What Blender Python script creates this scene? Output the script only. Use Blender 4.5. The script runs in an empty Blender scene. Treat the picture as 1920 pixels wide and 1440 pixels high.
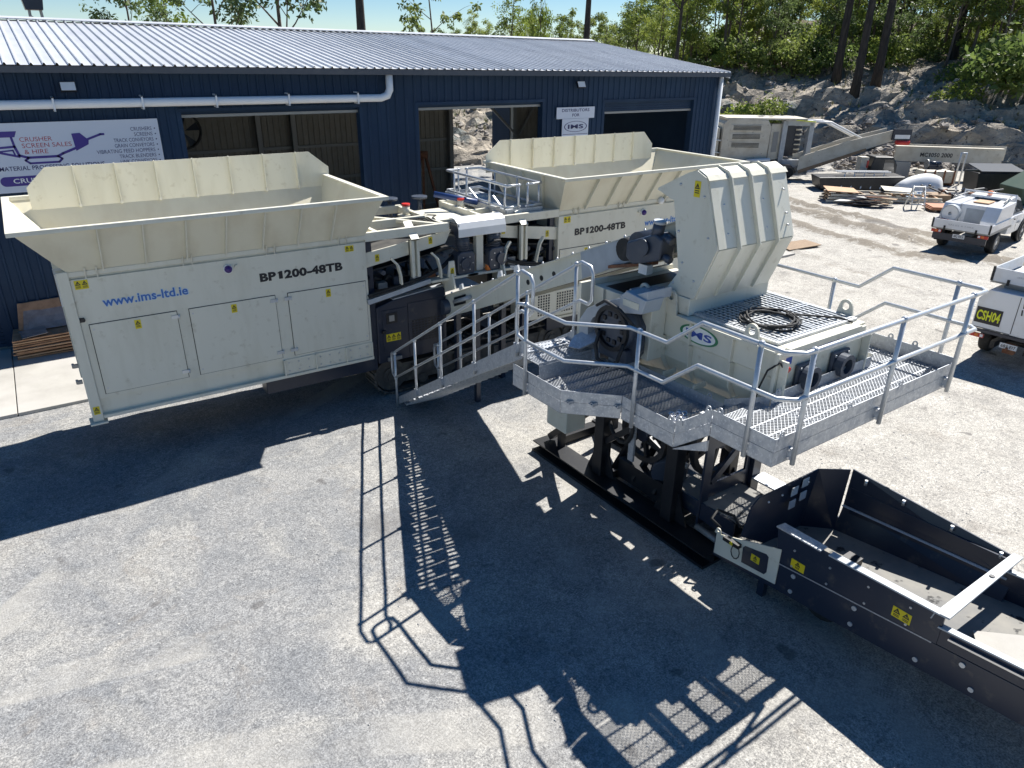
import bpy, math, random
from mathutils import Vector, Matrix, noise
R = math.radians
rng = random.Random(7)
scene = bpy.context.scene
COL = scene.collection

# ------------------------------------------------------------------ camera
cam_d = bpy.data.cameras.new('camera'); cam = bpy.data.objects.new('camera', cam_d); COL.objects.link(cam)
cam_d.sensor_width = 36.0; cam_d.lens = 25.2; cam_d.clip_start = 0.1; cam_d.clip_end = 3000
def cam_basis():
    p, r, a = R(24.68), R(0.76), R(34.0)
    fwd = Vector((0, math.cos(p), -math.sin(p))); rt = Vector((1, 0, 0)); up = Vector((0, math.sin(p), math.cos(p)))
    c, s = math.cos(r), math.sin(r)
    rt, up = c*rt + s*up, -s*rt + c*up
    T = Matrix.Rotation(-a, 3, 'Z')
    return T @ rt, T @ up, T @ fwd
_r, _u, _f = cam_basis()
cam.matrix_world = Matrix(((_r.x, _u.x, -_f.x, 0), (_r.y, _u.y, -_f.y, 0), (_r.z, _u.z, -_f.z, 7.0), (0, 0, 0, 1)))
scene.camera = cam

# ------------------------------------------------------------------ sky and sun
SUNV = Vector((0.71, 0.18, 1.0)).normalized()
world = bpy.data.worlds.new('World'); scene.world = world; world.use_nodes = True
wn = world.node_tree.nodes; wl = world.node_tree.links
sky = wn.new('ShaderNodeTexSky'); sky.sky_type = 'NISHITA'; sky.sun_disc = False
sky.sun_elevation = math.asin(SUNV.z); sky.sun_rotation = math.atan2(SUNV.x, SUNV.y)
sky.altitude = 900; sky.air_density = 0.9; sky.dust_density = 0.0; sky.ozone_density = 3.5
hs = wn.new('ShaderNodeHueSaturation'); hs.inputs['Saturation'].default_value = 1.28; wl.new(sky.outputs[0], hs.inputs['Color']); wl.new(hs.outputs[0], wn['Background'].inputs[0]); wn['Background'].inputs[1].default_value = 0.060
sun_d = bpy.data.lights.new('sun', 'SUN'); sun_d.energy = 5.0; sun_d.angle = R(0.5); sun_d.color = (1.0, 0.965, 0.915)
sun = bpy.data.objects.new('sun', sun_d); COL.objects.link(sun); sun.location = (30, 10, 45)
sun.rotation_euler = (-SUNV).to_track_quat('-Z', 'Y').to_euler()
scene.view_settings.view_transform = 'Standard'; scene.view_settings.look = 'None'
scene.view_settings.exposure = 0.88; scene.view_settings.gamma = 1.0; scene.view_settings.use_curve_mapping = False

# ------------------------------------------------------------------ materials
def nd(nt, t, **k):
    n = nt.nodes.new(t)
    for a, b in k.items():
        if a in n.inputs: n.inputs[a].default_value = b
        else: setattr(n, a, b)
    return n
def mat(name, col, rough=0.5, metal=0.0, col2=None, scale=3.0, lo=0.4, hi=0.7, bump=0.0, bscale=40.0, detail=5.0,
        col3=None, scale3=0.6, lo3=0.5, hi3=0.75, stretch=None, spec=0.5, rvar=0.0, coat=0.0, orand=0.0):
    m = bpy.data.materials.new(name); m.use_nodes = True; nt = m.node_tree; b = nt.nodes['Principled BSDF']
    b.inputs['Base Color'].default_value = (*col, 1); b.inputs['Roughness'].default_value = rough
    b.inputs['Metallic'].default_value = metal; b.inputs['Specular IOR Level'].default_value = spec
    b.inputs['Coat Weight'].default_value = coat
    tc = nt.nodes.new('ShaderNodeTexCoord'); vec = tc.outputs['Object']
    if stretch:
        mp = nt.nodes.new('ShaderNodeMapping'); mp.inputs['Scale'].default_value = stretch
        nt.links.new(vec, mp.inputs[0]); vec2 = mp.outputs[0]
    else: vec2 = vec
    src = None
    def layer(prev, c, sc, l, h, vv):
        n = nd(nt, 'ShaderNodeTexNoise', Scale=sc, Detail=detail, Roughness=0.6); nt.links.new(vv, n.inputs['Vector'])
        mr = nd(nt, 'ShaderNodeMapRange'); mr.inputs[1].default_value = l; mr.inputs[2].default_value = h
        nt.links.new(n.outputs[0], mr.inputs[0])
        mx = nd(nt, 'ShaderNodeMix', data_type='RGBA'); nt.links.new(mr.outputs[0], mx.inputs[0])
        if prev is None: mx.inputs[6].default_value = (*col, 1)
        else: nt.links.new(prev, mx.inputs[6])
        mx.inputs[7].default_value = (*c, 1)
        return mx.outputs[2], mr.outputs[0]
    if col2: src, f = layer(None, col2, scale, lo, hi, vec2)
    if col2 and rvar:
        ma = nd(nt, 'ShaderNodeMath', operation='MULTIPLY_ADD'); nt.links.new(f, ma.inputs[0]); ma.inputs[1].default_value = rvar; ma.inputs[2].default_value = rough
        nt.links.new(ma.outputs[0], b.inputs['Roughness'])
    if col3: src, _ = layer(src, col3, scale3, lo3, hi3, vec)
    if orand and src is not None:          # each sheet a shade of its own
        oi = nt.nodes.new('ShaderNodeObjectInfo'); mr = nd(nt, 'ShaderNodeMapRange'); mr.inputs[3].default_value = 1-orand; mr.inputs[4].default_value = 1+orand; nt.links.new(oi.outputs['Random'], mr.inputs[0])
        hv = nt.nodes.new('ShaderNodeHueSaturation'); nt.links.new(mr.outputs[0], hv.inputs['Value']); nt.links.new(src, hv.inputs['Color']); src = hv.outputs[0]
    if src is not None: nt.links.new(src, b.inputs['Base Color'])
    if bump:
        n = nd(nt, 'ShaderNodeTexNoise', Scale=bscale, Detail=4.0); nt.links.new(vec2, n.inputs['Vector'])
        bp = nd(nt, 'ShaderNodeBump', Strength=bump, Distance=0.02 if bscale > 5 else 0.06); nt.links.new(n.outputs[0], bp.inputs['Height'])
        nt.links.new(bp.outputs[0], b.inputs['Normal'])
    return m
MT = {}
MT['cream'] = mat('cream_paint', (0.68, 0.655, 0.545), 0.36, col2=(0.595, 0.565, 0.45), scale=2.6, lo=0.48, hi=0.78, stretch=(1, 1, 0.22), col3=(0.50, 0.46, 0.35), scale3=7, lo3=0.60, hi3=0.80, rvar=0.18, bump=0.25, bscale=1.3)
MT['cream_in'] = mat('cream_paint_dusty', (0.67, 0.635, 0.50), 0.5, col2=(0.58, 0.53, 0.40), scale=1.6, lo=0.45, hi=0.75, stretch=(1, 1, 0.4))
MT['cream_old'] = mat('cream_paint_worn', (0.58, 0.54, 0.45), 0.6, col2=(0.46, 0.41, 0.32), scale=1.5, lo=0.4, hi=0.7, col3=(0.2, 0.16, 0.12), scale3=5, lo3=0.62, hi3=0.75)
MT['galv'] = mat('galvanised_steel', (0.50, 0.52, 0.54), 0.42, 0.55, col2=(0.40, 0.42, 0.45), scale=9, lo=0.4, hi=0.65, col3=(0.58, 0.6, 0.62), scale3=30, lo3=0.55, hi3=0.6, rvar=0.15)
MT['galv_pipe'] = mat('galvanised_pipe', (0.60, 0.62, 0.63), 0.36, 0.5, col2=(0.50, 0.52, 0.54), scale=14, lo=0.4, hi=0.7)
MT['dark'] = mat('charcoal_paint', (0.018, 0.026, 0.046), 0.30, col2=(0.027, 0.035, 0.052), scale=2.5, lo=0.5, hi=0.8, col3=(0.11, 0.10, 0.085), scale3=5, lo3=0.60, hi3=0.82)
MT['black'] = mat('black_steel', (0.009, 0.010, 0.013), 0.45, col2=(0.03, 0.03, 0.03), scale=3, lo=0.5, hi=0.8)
MT['rubber'] = mat('black_rubber', (0.02, 0.02, 0.02), 0.75, col2=(0.06, 0.055, 0.05), scale=6, lo=0.5, hi=0.8, bump=0.2, bscale=30)
MT['track'] = mat('track_steel', (0.085, 0.078, 0.07), 0.7, 0.2, col2=(0.18, 0.16, 0.13), scale=4, lo=0.45, hi=0.7, bump=0.3, bscale=25)
MT['motor'] = mat('slate_blue_motor_paint', (0.05, 0.062, 0.085), 0.38, col2=(0.075, 0.085, 0.105), scale=5, lo=0.5, hi=0.8)
MT['belt'] = mat('dusty_belt', (0.17, 0.17, 0.165), 0.8, col2=(0.28, 0.265, 0.23), scale=1.3, lo=0.4, hi=0.7, col3=(0.03, 0.03, 0.03), scale3=4, lo3=0.6, hi3=0.66)
MT['belt_black'] = mat('belt_rubber', (0.03, 0.03, 0.03), 0.7, col2=(0.07, 0.068, 0.06), scale=3)
MT['grey_pale'] = mat('pale_grey_paint', (0.42, 0.45, 0.47), 0.42, col2=(0.36, 0.38, 0.4), scale=4)
MT['blue_pipe'] = mat('blue_paint', (0.02, 0.05, 0.16), 0.4)
MT['navy'] = mat('navy_sheet', (0.014, 0.035, 0.074), 0.58, 0.0, spec=0.25, col2=(0.018, 0.042, 0.084), scale=1.2, lo=0.4, hi=0.7, col3=(0.030, 0.056, 0.10), scale3=0.5, lo3=0.55, hi3=0.8, orand=0.10, bump=0.12, bscale=2.0)
MT['roof'] = mat('zinc_roof_sheet', (0.58, 0.59, 0.60), 0.38, 0.2, col2=(0.51, 0.52, 0.535), scale=1.1, lo=0.4, hi=0.7, col3=(0.63, 0.635, 0.64), scale3=0.35, orand=0.08)
MT['shed_in'] = mat('zincalume_inner_sheet', (0.30, 0.28, 0.24), 0.5, 0.2, col2=(0.24, 0.22, 0.18), scale=1.5)
MT['shed_steel'] = mat('shed_frame_steel', (0.30, 0.30, 0.29), 0.5, 0.4)
MT['white'] = mat('white_paint', (0.78, 0.78, 0.77), 0.35, col2=(0.72, 0.72, 0.70), scale=3)
MT['white_car'] = mat('white_car_paint', (0.76, 0.77, 0.78), 0.22, col2=(0.66, 0.64, 0.60), scale=2.0, lo=0.5, hi=0.8, coat=0.4)
MT['pvc'] = mat('white_pvc', (0.80, 0.81, 0.82), 0.35)
MT['sign'] = mat('white_sign_sheet', (0.62, 0.66, 0.74), 0.4)
MT['purple'] = mat('purple_print', (0.06, 0.035, 0.24), 0.45)
MT['red_print'] = mat('red_print', (0.42, 0.05, 0.07), 0.45)
MT['navy_print'] = mat('navy_print', (0.025, 0.03, 0.12), 0.45)
MT['ink'] = mat('black_print', (0.012, 0.012, 0.016), 0.4)
MT['blue_print'] = mat('blue_print', (0.03, 0.13, 0.42), 0.4)
MT['blue_edge'] = mat('pale_blue_print', (0.42, 0.60, 0.78), 0.4)
MT['logo_blue'] = mat('logo_blue', (0.02, 0.07, 0.36), 0.4)
MT['logo_green'] = mat('logo_green', (0.03, 0.20, 0.09), 0.4)
MT['logo_white'] = mat('logo_white', (0.80, 0.82, 0.80), 0.4)
MT['yellow'] = mat('yellow_sticker', (0.70, 0.56, 0.01), 0.45)
MT['hi_yellow'] = mat('fluoro_yellow', (0.75, 0.78, 0.02), 0.45)
MT['red'] = mat('red_plastic', (0.55, 0.03, 0.02), 0.35)
MT['orange'] = mat('orange_lens', (0.75, 0.18, 0.02), 0.3)
MT['lens_purple'] = mat('smoked_purple_dome', (0.05, 0.02, 0.16), 0.12)
MT['glass'] = mat('dark_glass', (0.02, 0.025, 0.03), 0.06, spec=0.8)
MT['chrome'] = mat('bright_metal', (0.65, 0.66, 0.68), 0.28, 0.9)
MT['bolt'] = mat('zinc_bolt', (0.55, 0.56, 0.57), 0.35, 0.7)
MT['concrete'] = mat('concrete', (0.40, 0.385, 0.35), 0.85, col2=(0.33, 0.315, 0.285), scale=1.4, col3=(0.45, 0.43, 0.40), scale3=0.4, bump=0.15, bscale=40)
MT['wood'] = mat('weathered_timber', (0.30, 0.21, 0.13), 0.8, col2=(0.18, 0.12, 0.075), scale=6, stretch=(1, 8, 8))
MT['card'] = mat('brown_cardboard', (0.44, 0.25, 0.14), 0.8, col2=(0.28, 0.15, 0.085), scale=4)
MT['card_light'] = mat('tan_cardboard', (0.50, 0.32, 0.19), 0.8, col2=(0.42, 0.26, 0.15), scale=4)
MT['plastic_wrap'] = mat('clear_wrap', (0.32, 0.27, 0.25), 0.25, col2=(0.22, 0.17, 0.15), scale=4)
MT['rust'] = mat('rusty_steel', (0.22, 0.09, 0.045), 0.85, col2=(0.13, 0.06, 0.035), scale=3, col3=(0.30, 0.16, 0.09), scale3=8)
MT['orange_ply'] = mat('orange_formply', (0.42, 0.18, 0.09), 0.7, col2=(0.30, 0.13, 0.07), scale=2)
MT['green_bin'] = mat('dark_green_paint', (0.03, 0.07, 0.045), 0.5, col2=(0.05, 0.08, 0.055), scale=2)
MT['bark_dark'] = mat('charred_bark', (0.028, 0.024, 0.021), 0.95, col2=(0.07, 0.058, 0.048), scale=6, stretch=(1, 1, 0.2), bump=0.6, bscale=12)
MT['bark'] = mat('gum_bark', (0.16, 0.12, 0.09), 0.9, col2=(0.08, 0.06, 0.05), scale=4, stretch=(1, 1, 0.25), bump=0.4, bscale=12)
def leafmat(name, c1, c2, tr):
    m = bpy.data.materials.new(name); m.use_nodes = True; nt = m.node_tree; b = nt.nodes['Principled BSDF']
    b.inputs['Roughness'].default_value = 0.5; b.inputs['Specular IOR Level'].default_value = 0.35
    oi = nt.nodes.new('ShaderNodeObjectInfo'); tc = nt.nodes.new('ShaderNodeTexCoord')
    n = nd(nt, 'ShaderNodeTexNoise', Scale=0.9, Detail=3.0); nt.links.new(tc.outputs['Object'], n.inputs['Vector'])
    ad = nd(nt, 'ShaderNodeMath', operation='MULTIPLY_ADD'); nt.links.new(oi.outputs['Random'], ad.inputs[0]); ad.inputs[1].default_value = 0.5; nt.links.new(n.outputs[0], ad.inputs[2])
    mr = nd(nt, 'ShaderNodeMapRange'); mr.inputs[1].default_value = 0.35; mr.inputs[2].default_value = 1.1; nt.links.new(ad.outputs[0], mr.inputs[0])
    mx = nd(nt, 'ShaderNodeMix', data_type='RGBA'); mx.inputs[6].default_value = (*c1, 1); mx.inputs[7].default_value = (*c2, 1); nt.links.new(mr.outputs[0], mx.inputs[0])
    nt.links.new(mx.outputs[2], b.inputs['Base Color'])
    t = nt.nodes.new('ShaderNodeBsdfTranslucent'); nt.links.new(mx.outputs[2], t.inputs[0])
    ms = nt.nodes.new('ShaderNodeMixShader'); ms.inputs[0].default_value = tr
    nt.links.new(b.outputs[0], ms.inputs[1]); nt.links.new(t.outputs[0], ms.inputs[2])
    nt.links.new(ms.outputs[0], nt.nodes['Material Output'].inputs[0]); return m
MT['leaf'] = leafmat('gum_leaf', (0.10, 0.16, 0.045), (0.24, 0.28, 0.07), 0.5)
MT['leaf_dk'] = leafmat('gum_leaf_deep', (0.07, 0.12, 0.05), (0.16, 0.21, 0.07), 0.46)
MT['leaf_lt'] = leafmat('fresh_leaf', (0.16, 0.23, 0.04), (0.30, 0.34, 0.07), 0.5)

# ------------------------------------------------------------------ mesh helpers
class Frame:
    def __init__(s, loc=(0, 0, 0), rz=0.0): s.m = Matrix.Translation(loc) @ Matrix.Rotation(rz, 4, 'Z')
WF = Frame()
PF = Frame((5.45, 7.6, 0), R(1.4))            # axes of the mixer, its walkway and its conveyors
WM = {}
def thing(name, label, cat, loc=(0, 0, 0), rz=0.0, group=None, frame=None):
    o = bpy.data.objects.new(name, None); COL.objects.link(o); o.empty_display_size = 0.3
    m = Matrix.Translation(loc) @ Matrix.Rotation(rz, 4, 'Z')
    if frame: m = frame.m @ m
    o.matrix_world = m; WM[o] = m.copy()
    o['label'] = label; o['category'] = cat
    if group: o['group'] = group
    return o
def tag(o, label, cat, group=None):
    o['label'] = label; o['category'] = cat
    if group: o['group'] = group
    return o
class MB:
    def __init__(s, frame=WF): s.v = []; s.f = []; s.sm = []; s.fr = frame
    def add(s, vs, fs, smooth=False):
        n = len(s.v); s.v += [tuple(p) for p in vs]
        for f in fs: s.f.append(tuple(i + n for i in f)); s.sm.append(smooth)
        return s
    def box(s, x0, x1, y0, y1, z0, z1):
        if x0 > x1: x0, x1 = x1, x0
        if y0 > y1: y0, y1 = y1, y0
        if z0 > z1: z0, z1 = z1, z0
        return s.add([(x0, y0, z0), (x1, y0, z0), (x1, y1, z0), (x0, y1, z0), (x0, y0, z1), (x1, y0, z1), (x1, y1, z1), (x0, y1, z1)],
              [(0, 3, 2, 1), (4, 5, 6, 7), (0, 1, 5, 4), (1, 2, 6, 5), (2, 3, 7, 6), (3, 0, 4, 7)])
    def prism(s, pts, axis, a, b):
        def P(p, t): return {'x': (t, p[0], p[1]), 'y': (p[0], t, p[1]), 'z': (p[0], p[1], t)}[axis]
        n = len(pts); vs = [P(p, a) for p in pts] + [P(p, b) for p in pts]
        fs = [tuple(range(n))[::-1], tuple(range(n, 2*n))] + [(i, (i+1) % n, n + (i+1) % n, n + i) for i in range(n)]
        return s.add(vs, fs)
    def slab(s, pts, vec):
        """flat polygon in space, thickened along vec"""
        v = Vector(vec); n = len(pts); P = [Vector(p) for p in pts]
        return s.add(P + [p + v for p in P], [tuple(range(n))[::-1], tuple(range(n, 2*n))] + [(i, (i+1) % n, n + (i+1) % n, n + i) for i in range(n)])
    def beam(s, p0, p1, w, h, up=(0, 0, 1)):
        p0, p1 = Vector(p0), Vector(p1); d = (p1 - p0).normalized(); u = Vector(up)
        sd = d.cross(u)
        if sd.length < 1e-4: sd = d.cross(Vector((1, 0, 0)))
        sd.normalize(); u = sd.cross(d).normalized(); a, b = sd*w/2, u*h/2
        vs = [q + i*a + j*b for q in (p0, p1) for i, j in ((-1, -1), (1, -1), (1, 1), (-1, 1))]
        return s.add(vs, [(0, 1, 2, 3)[::-1], (4, 5, 6, 7), (0, 1, 5, 4), (1, 2, 6, 5), (2, 3, 7, 6), (3, 0, 4, 7)])
    def cyl(s, p0, p1, r0, r1=None, n=12, caps=True):
        r1 = r0 if r1 is None else r1; p0, p1 = Vector(p0), Vector(p1); d = (p1 - p0).normalized()
        a = d.orthogonal().normalized(); b = d.cross(a)
        vs = [p + (a*math.cos(2*math.pi*i/n) + b*math.sin(2*math.pi*i/n))*r for p, r in ((p0, r0), (p1, r1)) for i in range(n)]
        s.add(vs, [(i, (i+1) % n, n + (i+1) % n, n + i) for i in range(n)], True)
        if caps: k = len(s.v) - 2*n; s.f += [tuple(range(k, k+n))[::-1], tuple(range(k+n, k+2*n))]; s.sm += [False, False]
        return s
    def tube(s, pts, r, n=8, closed=False):
        P = [Vector(p) for p in pts]; m = len(P); rings = []
        prev = None
        for i in range(m):
            t0 = (P[i] - P[i-1]) if (i > 0 or closed) else (P[1] - P[0])
            t1 = (P[(i+1) % m] - P[i]) if (i < m-1 or closed) else (P[-1] - P[-2])
            t = (t0.normalized() + t1.normalized())
            t = t.normalized() if t.length > 1e-5 else t1.normalized()
            if prev is None: a = t.orthogonal().normalized()
            else: a = (prev - t*prev.dot(t)); a = a.normalized() if a.length > 1e-4 else t.orthogonal().normalized()
            prev = a; b = t.cross(a); c = max(0.5, (1 + t0.normalized().dot(t1.normalized()))/2) ** 0.5
            rr = (r[i] if isinstance(r, (list, tuple)) else r)/c
            rings.append([P[i] + (a*math.cos(2*math.pi*k/n) + b*math.sin(2*math.pi*k/n))*rr for k in range(n)])
        vs = [q for rg in rings for q in rg]; fs = []
        for i in range(m if closed else m-1):
            j = (i+1) % m
            fs += [(i*n+k, i*n+(k+1) % n, j*n+(k+1) % n, j*n+k) for k in range(n)]
        s.add(vs, fs, True)
        if not closed:
            k = len(s.v) - m*n; s.f += [tuple(range(k, k+n))[::-1], tuple(range(k+(m-1)*n, k+m*n))]; s.sm += [False, False]
        return s
    def ball(s, c, r, n=8, m=5, sz=1.0):
        c = Vector(c); vs = []; fs = []
        for j in range(m+1):
            t = math.pi*j/m
            for i in range(n): p = 2*math.pi*i/n; vs.append(c + Vector((math.sin(t)*math.cos(p), math.sin(t)*math.sin(p), math.cos(t)*sz))*r)
        for j in range(m):
            for i in range(n): fs.append((j*n+i, (j+1)*n+i, (j+1)*n+(i+1) % n, j*n+(i+1) % n))
        return s.add(vs, fs, True)
    def ring(s, c, axis, r0, r1, t, n=16):
        """flat washer round axis, thickness t"""
        c = Vector(c); d = Vector(axis).normalized(); a = d.orthogonal().normalized(); b = d.cross(a); vs = []
        for off in (-t/2, t/2):
            for r in (r0, r1): vs += [c + d*off + (a*math.cos(2*math.pi*i/n) + b*math.sin(2*math.pi*i/n))*r for i in range(n)]
        fs = []
        for i in range(n):
            j = (i+1) % n
            fs += [(i, j, n+j, n+i), (2*n+i, 3*n+i, 3*n+j, 2*n+j), (n+i, n+j, 3*n+j, 3*n+i), (i, 2*n+i, 2*n+j, j)]
        return s.add(vs, fs)
    def lug(s, base, along, nrm, h=0.2, w=0.2, t=0.03, hole=0.05):
        """lifting eye: plate with rounded head and a real hole. base = middle of foot, along = plate's length, nrm = plate normal"""
        o = Vector(base); a = Vector(along).normalized(); d = Vector(nrm).normalized(); up = Vector((0, 0, 1)); n = 16
        cc = o + up*(h - w*0.42); vs = []
        for off in (-t/2, t/2):
            outer = []
            for i in range(n):
                g = 2*math.pi*i/n + math.pi/n; x, y = math.cos(g), math.sin(g)
                if y >= -0.05: outer.append(cc + a*x*w*0.42 + up*y*w*0.42)
                else:
                    q = cc + a*max(-1, min(1, x*1.5))*w*0.6; q.z = o.z; outer.append(q)
            vs += [p + d*off for p in outer] + [cc + d*off + (a*math.cos(2*math.pi*i/n + math.pi/n) + up*math.sin(2*math.pi*i/n + math.pi/n))*hole for i in range(n)]
        fs = []
        for i in range(n):
            j = (i+1) % n
            fs += [(i, j, n+j, n+i), (2*n+i, 3*n+i, 3*n+j, 2*n+j), (i, 2*n+i, 2*n+j, j), (n+i, n+j, 3*n+j, 3*n+i)]
        return s.add(vs, fs)
    def loft(s, rings, closed=True, caps=True, smooth=False):
        n = len(rings[0]); vs = [p for r in rings for p in r]; fs = []
        for i in range(len(rings)-1):
            for k in range(n if closed else n-1): fs.append((i*n+k, i*n+(k+1) % n, (i+1)*n+(k+1) % n, (i+1)*n+k))
        s.add(vs, fs, smooth)
        if caps and closed:
            k = len(s.v) - len(vs); s.f += [tuple(range(k, k+n))[::-1], tuple(range(k+len(vs)-n, k+len(vs)))]; s.sm += [False]*2
        return s
    def mesh(s, name, m, inv=None):
        T = s.fr.m if inv is None else inv @ s.fr.m
        me = bpy.data.meshes.new(name); me.from_pydata([T @ Vector(p) for p in s.v], [], s.f); me.update()
        me.polygons.foreach_set('use_smooth', s.sm)
        if m: me.materials.append(MT[m] if isinstance(m, str) else m)
        return me
    def build(s, name, m, parent=None, bevel=0.0, kind=None, fix=False):
        inv = WM[parent].inverted() if parent is not None else None
        me = s.mesh(name, m, inv)
        if fix: fixn(me)
        o = bpy.data.objects.new(name, me); COL.objects.link(o)
        if parent is not None: o.parent = parent; WM[o] = WM[parent]
        else: WM[o] = Matrix()
        if bevel:
            b = o.modifiers.new('bevel', 'BEVEL'); b.width = bevel; b.segments = 2; b.limit_method = 'ANGLE'; b.angle_limit = R(40)
        if kind: o['kind'] = kind
        return o
def fixn(me):
    import bmesh
    bm = bmesh.new(); bm.from_mesh(me); bmesh.ops.recalc_face_normals(bm, faces=bm.faces); bm.to_mesh(me); bm.free()
def inst(me, name, parent, wmat):
    """a piece that shares mesh data; wmat is its place in the world"""
    o = bpy.data.objects.new(name, me); COL.objects.link(o)
    if parent is not None:
        o.parent = parent; o.matrix_local = WM[parent].inverted() @ wmat
    else: o.matrix_world = wmat
    WM[o] = wmat; return o
def rootmesh(name, mb, m, loc, label, cat, group=None, rz=0.0, bevel=0.0):
    """one-mesh thing whose origin is its base; mb is in local coordinates"""
    me = mb.mesh(name, m); o = bpy.data.objects.new(name, me); COL.objects.link(o)
    o.matrix_world = Matrix.Translation(loc) @ Matrix.Rotation(rz, 4, 'Z'); WM[o] = o.matrix_world.copy()
    if bevel:
        b = o.modifiers.new('bevel', 'BEVEL'); b.width = bevel; b.segments = 2; b.limit_method = 'ANGLE'
    return tag(o, label, cat, group)
def text(body, org, xd, yd, w, h, m, parent, frame=WF, bold=0.0, depth=0.002, name='lettering', shear=0.0, spacing=1.0):
    """printed lettering: org = lower left corner, w x h its size on the surface; the figure 1 is drawn with a flag"""
    o_, X, Y = Vector(org), Vector(xd).normalized(), Vector(yd).normalized(); Z = X.cross(Y)
    V = []; F = []; pen = 0.0
    parts = []; cur = ''
    for c in body:
        if c == '1':
            if cur: parts.append(cur)
            parts.append('1'); cur = ''
        else: cur += c
    if cur: parts.append(cur)
    for seg in parts:
        n0 = len(V)
        if seg == '1':
            t = 0.085 + bold; V += [(pen+0.22-t, 0), (pen+0.22+t, 0), (pen+0.22+t, 0.70), (pen+0.20, 0.70), (pen+0.02, 0.60), (pen+0.02, 0.47), (pen+0.22-t, 0.54)]
            F.append(tuple(n0+i for i in range(7))); pen += 0.22+t+0.12
            continue
        cu = bpy.data.curves.new('t', 'FONT'); cu.body = seg; cu.size = 1; cu.offset = bold; cu.shear = shear; cu.space_character = spacing + bold*1.2; cu.resolution_u = 3
        ob = bpy.data.objects.new('t', cu); me = bpy.data.meshes.new_from_object(ob); bpy.data.objects.remove(ob); bpy.data.curves.remove(cu)
        x0 = min(v.co.x for v in me.vertices)
        V += [(v.co.x-x0+pen, v.co.y) for v in me.vertices]; F += [tuple(n0+i for i in p.vertices) for p in me.polygons]
        pen = max(v[0] for v in V) + 0.10; bpy.data.meshes.remove(me)
    xs = [v[0] for v in V]; ys = [v[1] for v in V]
    sx, sy = w/(max(xs)-min(xs)), h/(max(ys)-min(ys)); x0, y0 = min(xs), min(ys)
    T = WM[parent].inverted() @ frame.m
    me = bpy.data.meshes.new(name); me.from_pydata([T @ (o_ + X*(x-x0)*sx + Y*(y-y0)*sy + Z*depth) for x, y in V], [], F); me.update(); me.materials.append(MT[m])
    o = bpy.data.objects.new(name, me); COL.objects.link(o); o.parent = parent; WM[o] = WM[parent]; return o
def sticker(org, xd, yd, w, h, parent, frame=WF, n=1, bolt=False):
    """yellow hazard label with black triangle(s) and small print: org = lower left"""
    o, X, Y = Vector(org), Vector(xd).normalized(), Vector(yd).normalized(); Z = X.cross(Y)
    a = MB(frame); a.slab([o, o+X*w, o+X*w+Y*h, o+Y*h], Z*0.003); s_ = a.build('warning_label', 'yellow', parent)
    b = MB(frame); cw = w/n
    for i in range(n):
        c = o + X*(i+0.5)*cw + Y*h*0.66 + Z*0.003; r = min(cw*0.42, h*0.3)
        t0 = [c + Y*r, c - X*r - Y*r*0.7, c + X*r - Y*r*0.7]; t1 = [c + Y*r*0.45, c - X*r*0.5 - Y*r*0.4, c + X*r*0.5 - Y*r*0.4]
        for k in range(3): b.slab([t0[k], t0[(k+1) % 3], t1[(k+1) % 3], t1[k]], Z*0.002)
        b.slab([c - X*r*0.12 - Y*r*0.3, c + X*r*0.12 - Y*r*0.3, c + X*r*0.12 + Y*r*0.3, c - X*r*0.12 + Y*r*0.3], Z*0.002)
        for k in range(2):
            q = c - X*r*0.8 - Y*(r*1.1 + k*h*0.13); b.slab([q, q + X*r*1.6, q + X*r*1.6 - Y*h*0.06, q - Y*h*0.06], Z*0.002)
    if MB: b.build('print', 'ink', s_)
    return s_
def oval_logo(c, xd, yd, w, h, parent, frame=WF, ringm='logo_green', inkm='logo_blue', base=True, body='IMS'):
    c, X, Y = Vector(c), Vector(xd).normalized(), Vector(yd).normalized(); Z = X.cross(Y); n = 40
    def el(k, i): g = 2*math.pi*i/n; return c + X*math.cos(g)*w/2*k + Y*math.sin(g)*h/2*k
    root = None
    if base:
        a = MB(frame); a.slab([el(0.98, i) + Z*0.001 for i in range(n)], Z*0.002); root = a.build('emblem', 'logo_white', parent)
    b = MB(frame)
    for i in range(n):
        thick = 0.86 if ringm != inkm else 0.93
        b.slab([el(1, i)+Z*0.003, el(1, i+1)+Z*0.003, el(thick, i+1)+Z*0.003, el(thick, i)+Z*0.003], Z*0.002)
    rg = b.build('emblem_ring', ringm, root or parent)
    text(body, c - X*w*0.34 - Y*h*0.2 + Z*0.004, X, Y, w*0.68, h*0.40, inkm, root or parent, frame, bold=0.03)
    return rg
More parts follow.
